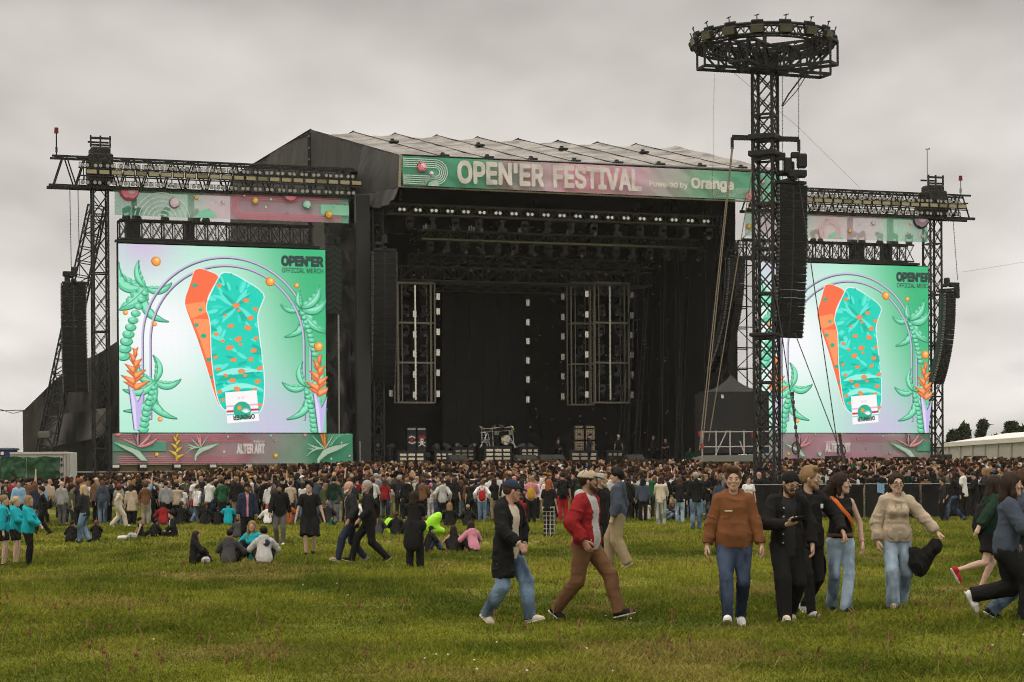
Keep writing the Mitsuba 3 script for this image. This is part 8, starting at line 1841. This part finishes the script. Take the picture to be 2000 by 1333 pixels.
SIMP[0] = 0.10
UP = dict(wr=[(-0.27, 0.05, 0.88), (0.22, 0.10, 1.95)], el=[(-1, -1, 0), (1, 0.3, 0)])
UP2 = dict(wr=[(-0.12, 0.25, 1.85), (0.14, 0.25, 1.85)], el=[(-1, 0.2, -0.2), (1, 0.2, -0.2)])
KIND = [(N, 'jacket', 'short', 0.3, 0, 0), (dict(N, hy=14), 'tee', 'short', 0.3, 0, 0), (dict(N, hp=8), 'hoodie', 'short', 0.3, 0, 0), (FOLD, 'jacket', 'long', 0.3, 1, 0), (dict(N, hy=-25), 'tee', 'long', 0.34, 1, 0), (FOLD, 'tee', 'bun', 0.3, 1, 0), (dict(FOLD, hy=40), 'jacket', 'mop', 0.3, 0, 0), (N, 'tee', 'short', 0.3, 0, 1),
        (dict(N, hy=-50), 'hoodie', 'long', 0.24, 1, 0), (PHONE, 'coat', 'short', 0.3, 0, 0), (dict(N, hy=30, side=4), 'jacket', 'pony', 0.24, 1, 0), (UP, 'tee', 'short', 0.3, 0, 0), (dict(N, side=-4), 'coat', 'long', 0.36, 1, 0), (dict(FOLD, hy=-30), 'hoodie', 'curly', 0.3, 0, 0), (dict(N, hy=60), 'jacket', 'bob', 0.16, 1, 0), (N, 'jacket', None, 0.3, 0, 0)]
rc_ = random.Random(29)
def pick(d): r = rc_.random() * sum(w for _, w in d); return next(a for a, w in [(a, w) for i, (a, w) in enumerate(d)] if (r := r - w) <= 0)
TOPS = [('black', 44), ('coal', 14), ('white', 13), ('grey', 6), ('lightgrey', 3), ('navy', 8), ('slate', 5), ('beige', 4), ('cream', 4), ('olive', 4), ('green', 3), ('bottle', 3), ('red', 2), ('crimson', 1.5), ('pink', 2.5), ('blue', 3), ('teal', 0.8), ('mustard', 1.2), ('brown', 4), ('orange', 1), ('stripe', 1.5), ('char', 5)]
BOTS = [('black', 56), ('jeans', 13), ('darkjeans', 14), ('lightjeans', 4), ('khaki', 3), ('coal', 10), ('greyjeans', 4), ('sand', 1.5)]
HAIRS = [('dark', 42), ('black', 22), ('brown', 24), ('chestnut', 7), ('blond', 8), ('fair', 2.5), ('ginger', 1.5), ('red', 0.7), ('grey', 1.5)]
CAPS = [('black', 5), ('navy', 2), ('white', 2), ('beige', 1), ('red', 1), ('mustard', 1), ('green', 1)]
PRO = []
for kd in KIND:
    d = crowd_fig(kd[0], kd[1], kd[2], kd[3], 0.034, kd[4], kd[5]); PRO.append(({n: mikit.ply(m, None, True) for n, m in d.items()}, kd))
spots = []
def try_spot(x, y, dmin):
    if all((x - a) ** 2 + (y - b) ** 2 > dmin * dmin for a, b in spots[-900:]): spots.append((x, y)); return True
    return False


def front_y(px): return (0 if px > 1470 else 4.2 * float(meshkit.noise(np.array([px / 48.0, 3.3, 1.0]), 15)) - 2.2) + float(np.interp(px, [-20, 120, 300, 450, 620, 900, 1200, 1400, 1470, 1480, 2020], [78, 80, 80.5, 82, 84, 84, 84.5, 84.5, 85, 86.0, 86.0]))
def in_crowd(x, y):
    px = 1000 + x / y * F; v = -(x - OX) * SY + (y - OY) * CY; s = (x - OX) * CY + (y - OY) * SY
    lim = -3.0 if s > 9 else np.interp(px, [0, 130, 250, 450, 700], [-26, -21, -9, -4, -3.0])
    return -30 < px < 2030 and y > front_y(px) and v < lim and not (abs(x - tb[0]) < 2.2 and abs(y - YT) < 2.2) and not (1366 < px < 1500 and y > 108)


near = []
while len(near) < 222:
    px = rc_.uniform(-20, 2020); dy = rc_.random() ** 1.3 * 6.4; y = front_y(px) + dy; x = (px - 1000) / F * y
    if in_crowd(x, y) and try_spot(x, y, 0.52 + 0.1 * rc_.random()): near.append((x, y, px))
for lim_ in (0,):
    SITS = [(crowd_fig(sit(lean=l_), tk_, hs_, 0.3, 0.034, f_), (None, tk_, hs_, 0.3, f_, 0)) for l_, tk_, hs_, f_ in ((12, 'jacket', 'short', 0), (18, 'hoodie', 'long', 1), (6, 'tee', 'bun', 1))]
    SITS = [({n: mikit.ply(m, None, True) for n, m in d.items()}, kd) for d, kd in SITS]
for px, dy in ((318, -1.5), (352, -0.8), (398, -1.6), (445, -0.6), (522, -1.3), (562, -0.9), (598, -1.8), (640, -0.7), (700, -1.5), (1010, -0.9), (1018, -1.3), (1126, -1.0), (1262, -0.8), (1318, -1.2), (1402, -0.9), (1790, -1.2), (1800, -1.4), (1745, -0.9)):
    y = front_y(px) + dy; near.append(((px - 1000) / F * y, y, px))
for x, y, px in near:
    seated = y < front_y(px); pr, kd = SITS[rc_.randrange(3)] if seated else PRO[rc_.randrange(len(PRO))]; hd = rc_.gauss(2 - x * 0.4, 16) if rc_.random() < 0.64 else rc_.uniform(0, 360); tc, bc, hc, sk = pick(TOPS), pick(BOTS), pick(HAIRS), ('fair', 'pale', 'rosy', 'tan')[rc_.randrange(4)]; cc = pick(CAPS)
    lab = f'{"bald" if not kd[2] else hc + "-haired"} person in {cw(tc)} {TK[kd[1]]}' + (f' and {cw(cc)} cap' if kd[5] else ' with arm raised' if kd[0] is UP else ' and ' + cw(bc) + ('' if 'jeans' in bc else ' trousers')) + ('' if kd[5] or kd[0] is UP else f', {view_word(hd)}') + (', sitting' if seated else '') + f', {where_px(px)}'
    if len(lab.replace('-', ' ').split()) > 15: lab = lab.replace(' and ' + cw(bc) + ('' if 'jeans' in bc else ' trousers'), '').replace(', seen from behind', ' from behind').replace(', facing the camera', ' facing us')
    SEEN[lab] = SEEN.get(lab, 0) + 1
    key = thing('person', lab, 'person', 'crowd facing the stage'); sc_h = rc_.uniform(0.92, 1.06) * (0.95 if kd[4] else 1.02); to = T().translate([x, y, float(ground_z(x, y))]).rotate([0, 0, 1], -hd).scale([sc_h] * 3)
    for n_, d in pr.items(): put(key, n_, d, {'body': 'skin_' + sk, 'top': C(tc), 'trousers': C(bc), 'hair': 'hair_' + hc, 'cap': C(cc), 'shoe': C('black' if rc_.random() < 0.5 else 'cream')}[n_], to=to)

# the rest of the crowd, past the nearest three hundred: one mass with a colour per piece
SIMP[0] = 0.36


def far_fig(pose, tk, hs, L, fem, cp):
    J = joints(pose); h = 0.058; t = top(J, h, **{**names_[tk], 'fem': fem, 'fold': 0, 'hem': 0.1, 'skirt': 0.0}); b = cull(body(J, h, 1.0, fem, False, False), t); keep = b.triangles_center[:, 2] > 1.0; b = trimesh.Trimesh(b.vertices, b.faces[keep], process=False); b.remove_unreferenced_vertices()
    out = [(b, 'skin'), (t, 'top')]
    if hs: out.append((hair(J, 0.05, hs, L, 1, 0.004), 'hair'))
    if cp: out.append((trimesh.util.concatenate(cap(J, 0.055)), 'cap'))
    return out


FAR = [far_fig(*kd) for kd in KIND]
rf = random.Random(77); Vs, Fs, Cs, nv, cnt = [], [], [], 0, 0
cells = {}
for _ in range(60000):
    y = 84 + 44 * rf.random(); px = rf.uniform(-30, 2030); x = (px - 1000) / F * y
    if not in_crowd(x, y) or y < front_y(px) + 5.2: continue
    c = (int(x // 0.7), int(y // 0.7))
    if any((x - a) ** 2 + (y - b) ** 2 < 0.34 for i in (-1, 0, 1) for j in (-1, 0, 1) for a, b in cells.get((c[0] + i, c[1] + j), ())): continue
    cells.setdefault(c, []).append((x, y)); cnt += 1
    k = rf.randrange(len(KIND)); k = rf.randrange(len(KIND)) if KIND[k][0] is UP and rf.random() < 0.6 else k; hd = rf.gauss(2 - x * 0.4, 18) if rf.random() < 0.86 else rf.uniform(0, 360); a = math.radians(-hd); R_ = np.array([[math.cos(a), -math.sin(a), 0], [math.sin(a), math.cos(a), 0], [0, 0, 1]]) * rf.uniform(0.92, 1.07)
    col = dict(skin=SK[('fair', 'pale', 'rosy', 'tan')[rf.randrange(4)]], top=CL.get(pick(TOPS), (0.25, 0.25, 0.25)), hair=HC[pick(HAIRS)], cap=CL[pick(CAPS)])
    for m, c_ in FAR[k]: v = m.vertices @ R_.T + [x, y, float(ground_z(x, y))]; Vs.append(v); Fs.append(m.faces + nv); Cs.append(np.tile(col[c_], (len(v), 1))); nv += len(v)
scene['crowd_mat'] = {'type': 'twosided', 'bsdf': {'type': 'diffuse', 'reflectance': {'type': 'mesh_attribute', 'name': 'vertex_color'}}}
key = thing('crowd', 'dense mass of people filling the field up to the stage', 'crowd', kind='stuff'); scene[key] = {**mikit.ply((np.vstack(Vs), np.vstack(Fs)), None, True, None, np.vstack(Cs)), 'bsdf': {'type': 'ref', 'id': 'crowd_mat'}}
print('far people', cnt, 'triangles', sum(len(f) for f in Fs))

scene[thing('haze', 'thin grey air over the whole field', 'haze', kind='stuff')] = {'type': 'cube', 'to_world': T().translate([0, 740, 13.5]).scale([760, 790, 16.5]), 'bsdf': {'type': 'null'}, 'interior': {'type': 'ref', 'id': 'air'}}

# ---------------------------------------------------------------- stage hands
def hand_on_stage(px, v, hd, kd, tc, bc, hc, label, cc='white', sit_=0.0):
    s, _ = on(px, 880, v); pr, k_ = PRO[kd]; p = S3(s, v, DECK - sit_); key = thing('person', label, 'person'); to = T().translate(list(p)).rotate([0, 0, 1], -hd)
    for n_, d in pr.items(): put(key, n_, d, {'body': 'skin_fair', 'top': C(tc), 'trousers': C(bc), 'hair': 'hair_' + hc, 'cap': C(cc), 'shoe': C('black')}[n_], to=to)


hand_on_stage(1208, 3.4, 175, 7, 'black', 'black', 'dark', 'stage hand in black with a white cap standing on the deck')
hand_on_stage(1150, 0.4, 100, 9, 'coal', 'black', 'dark', 'stage hand in dark coat bending before the checked guitar cabinets')
hand_on_stage(1276, 5.0, 190, 0, 'black', 'black', 'brown', 'stage hand in black jacket deep in the dark right wing')
hand_on_stage(1300, 4.0, 200, 5, 'black', 'black', 'dark', 'stage hand with hair in a bun in the dark right wing', sit_=0.2)
hand_on_stage(1090, 3.0, 160, 3, 'black', 'black', 'dark', 'long-haired stage hand in black left of the guitar cabinets', sit_=0.3)
hand_on_stage(1346, 6.0, 180, 8, 'green', 'coal', 'dark', 'stage hand in green hood crouching at the right edge of the deck', sit_=0.75)
hand_on_stage(1362, 5.0, 210, 1, 'green', 'coal', 'dark', 'crew member in green shirt low at the right edge of the deck', sit_=0.85)
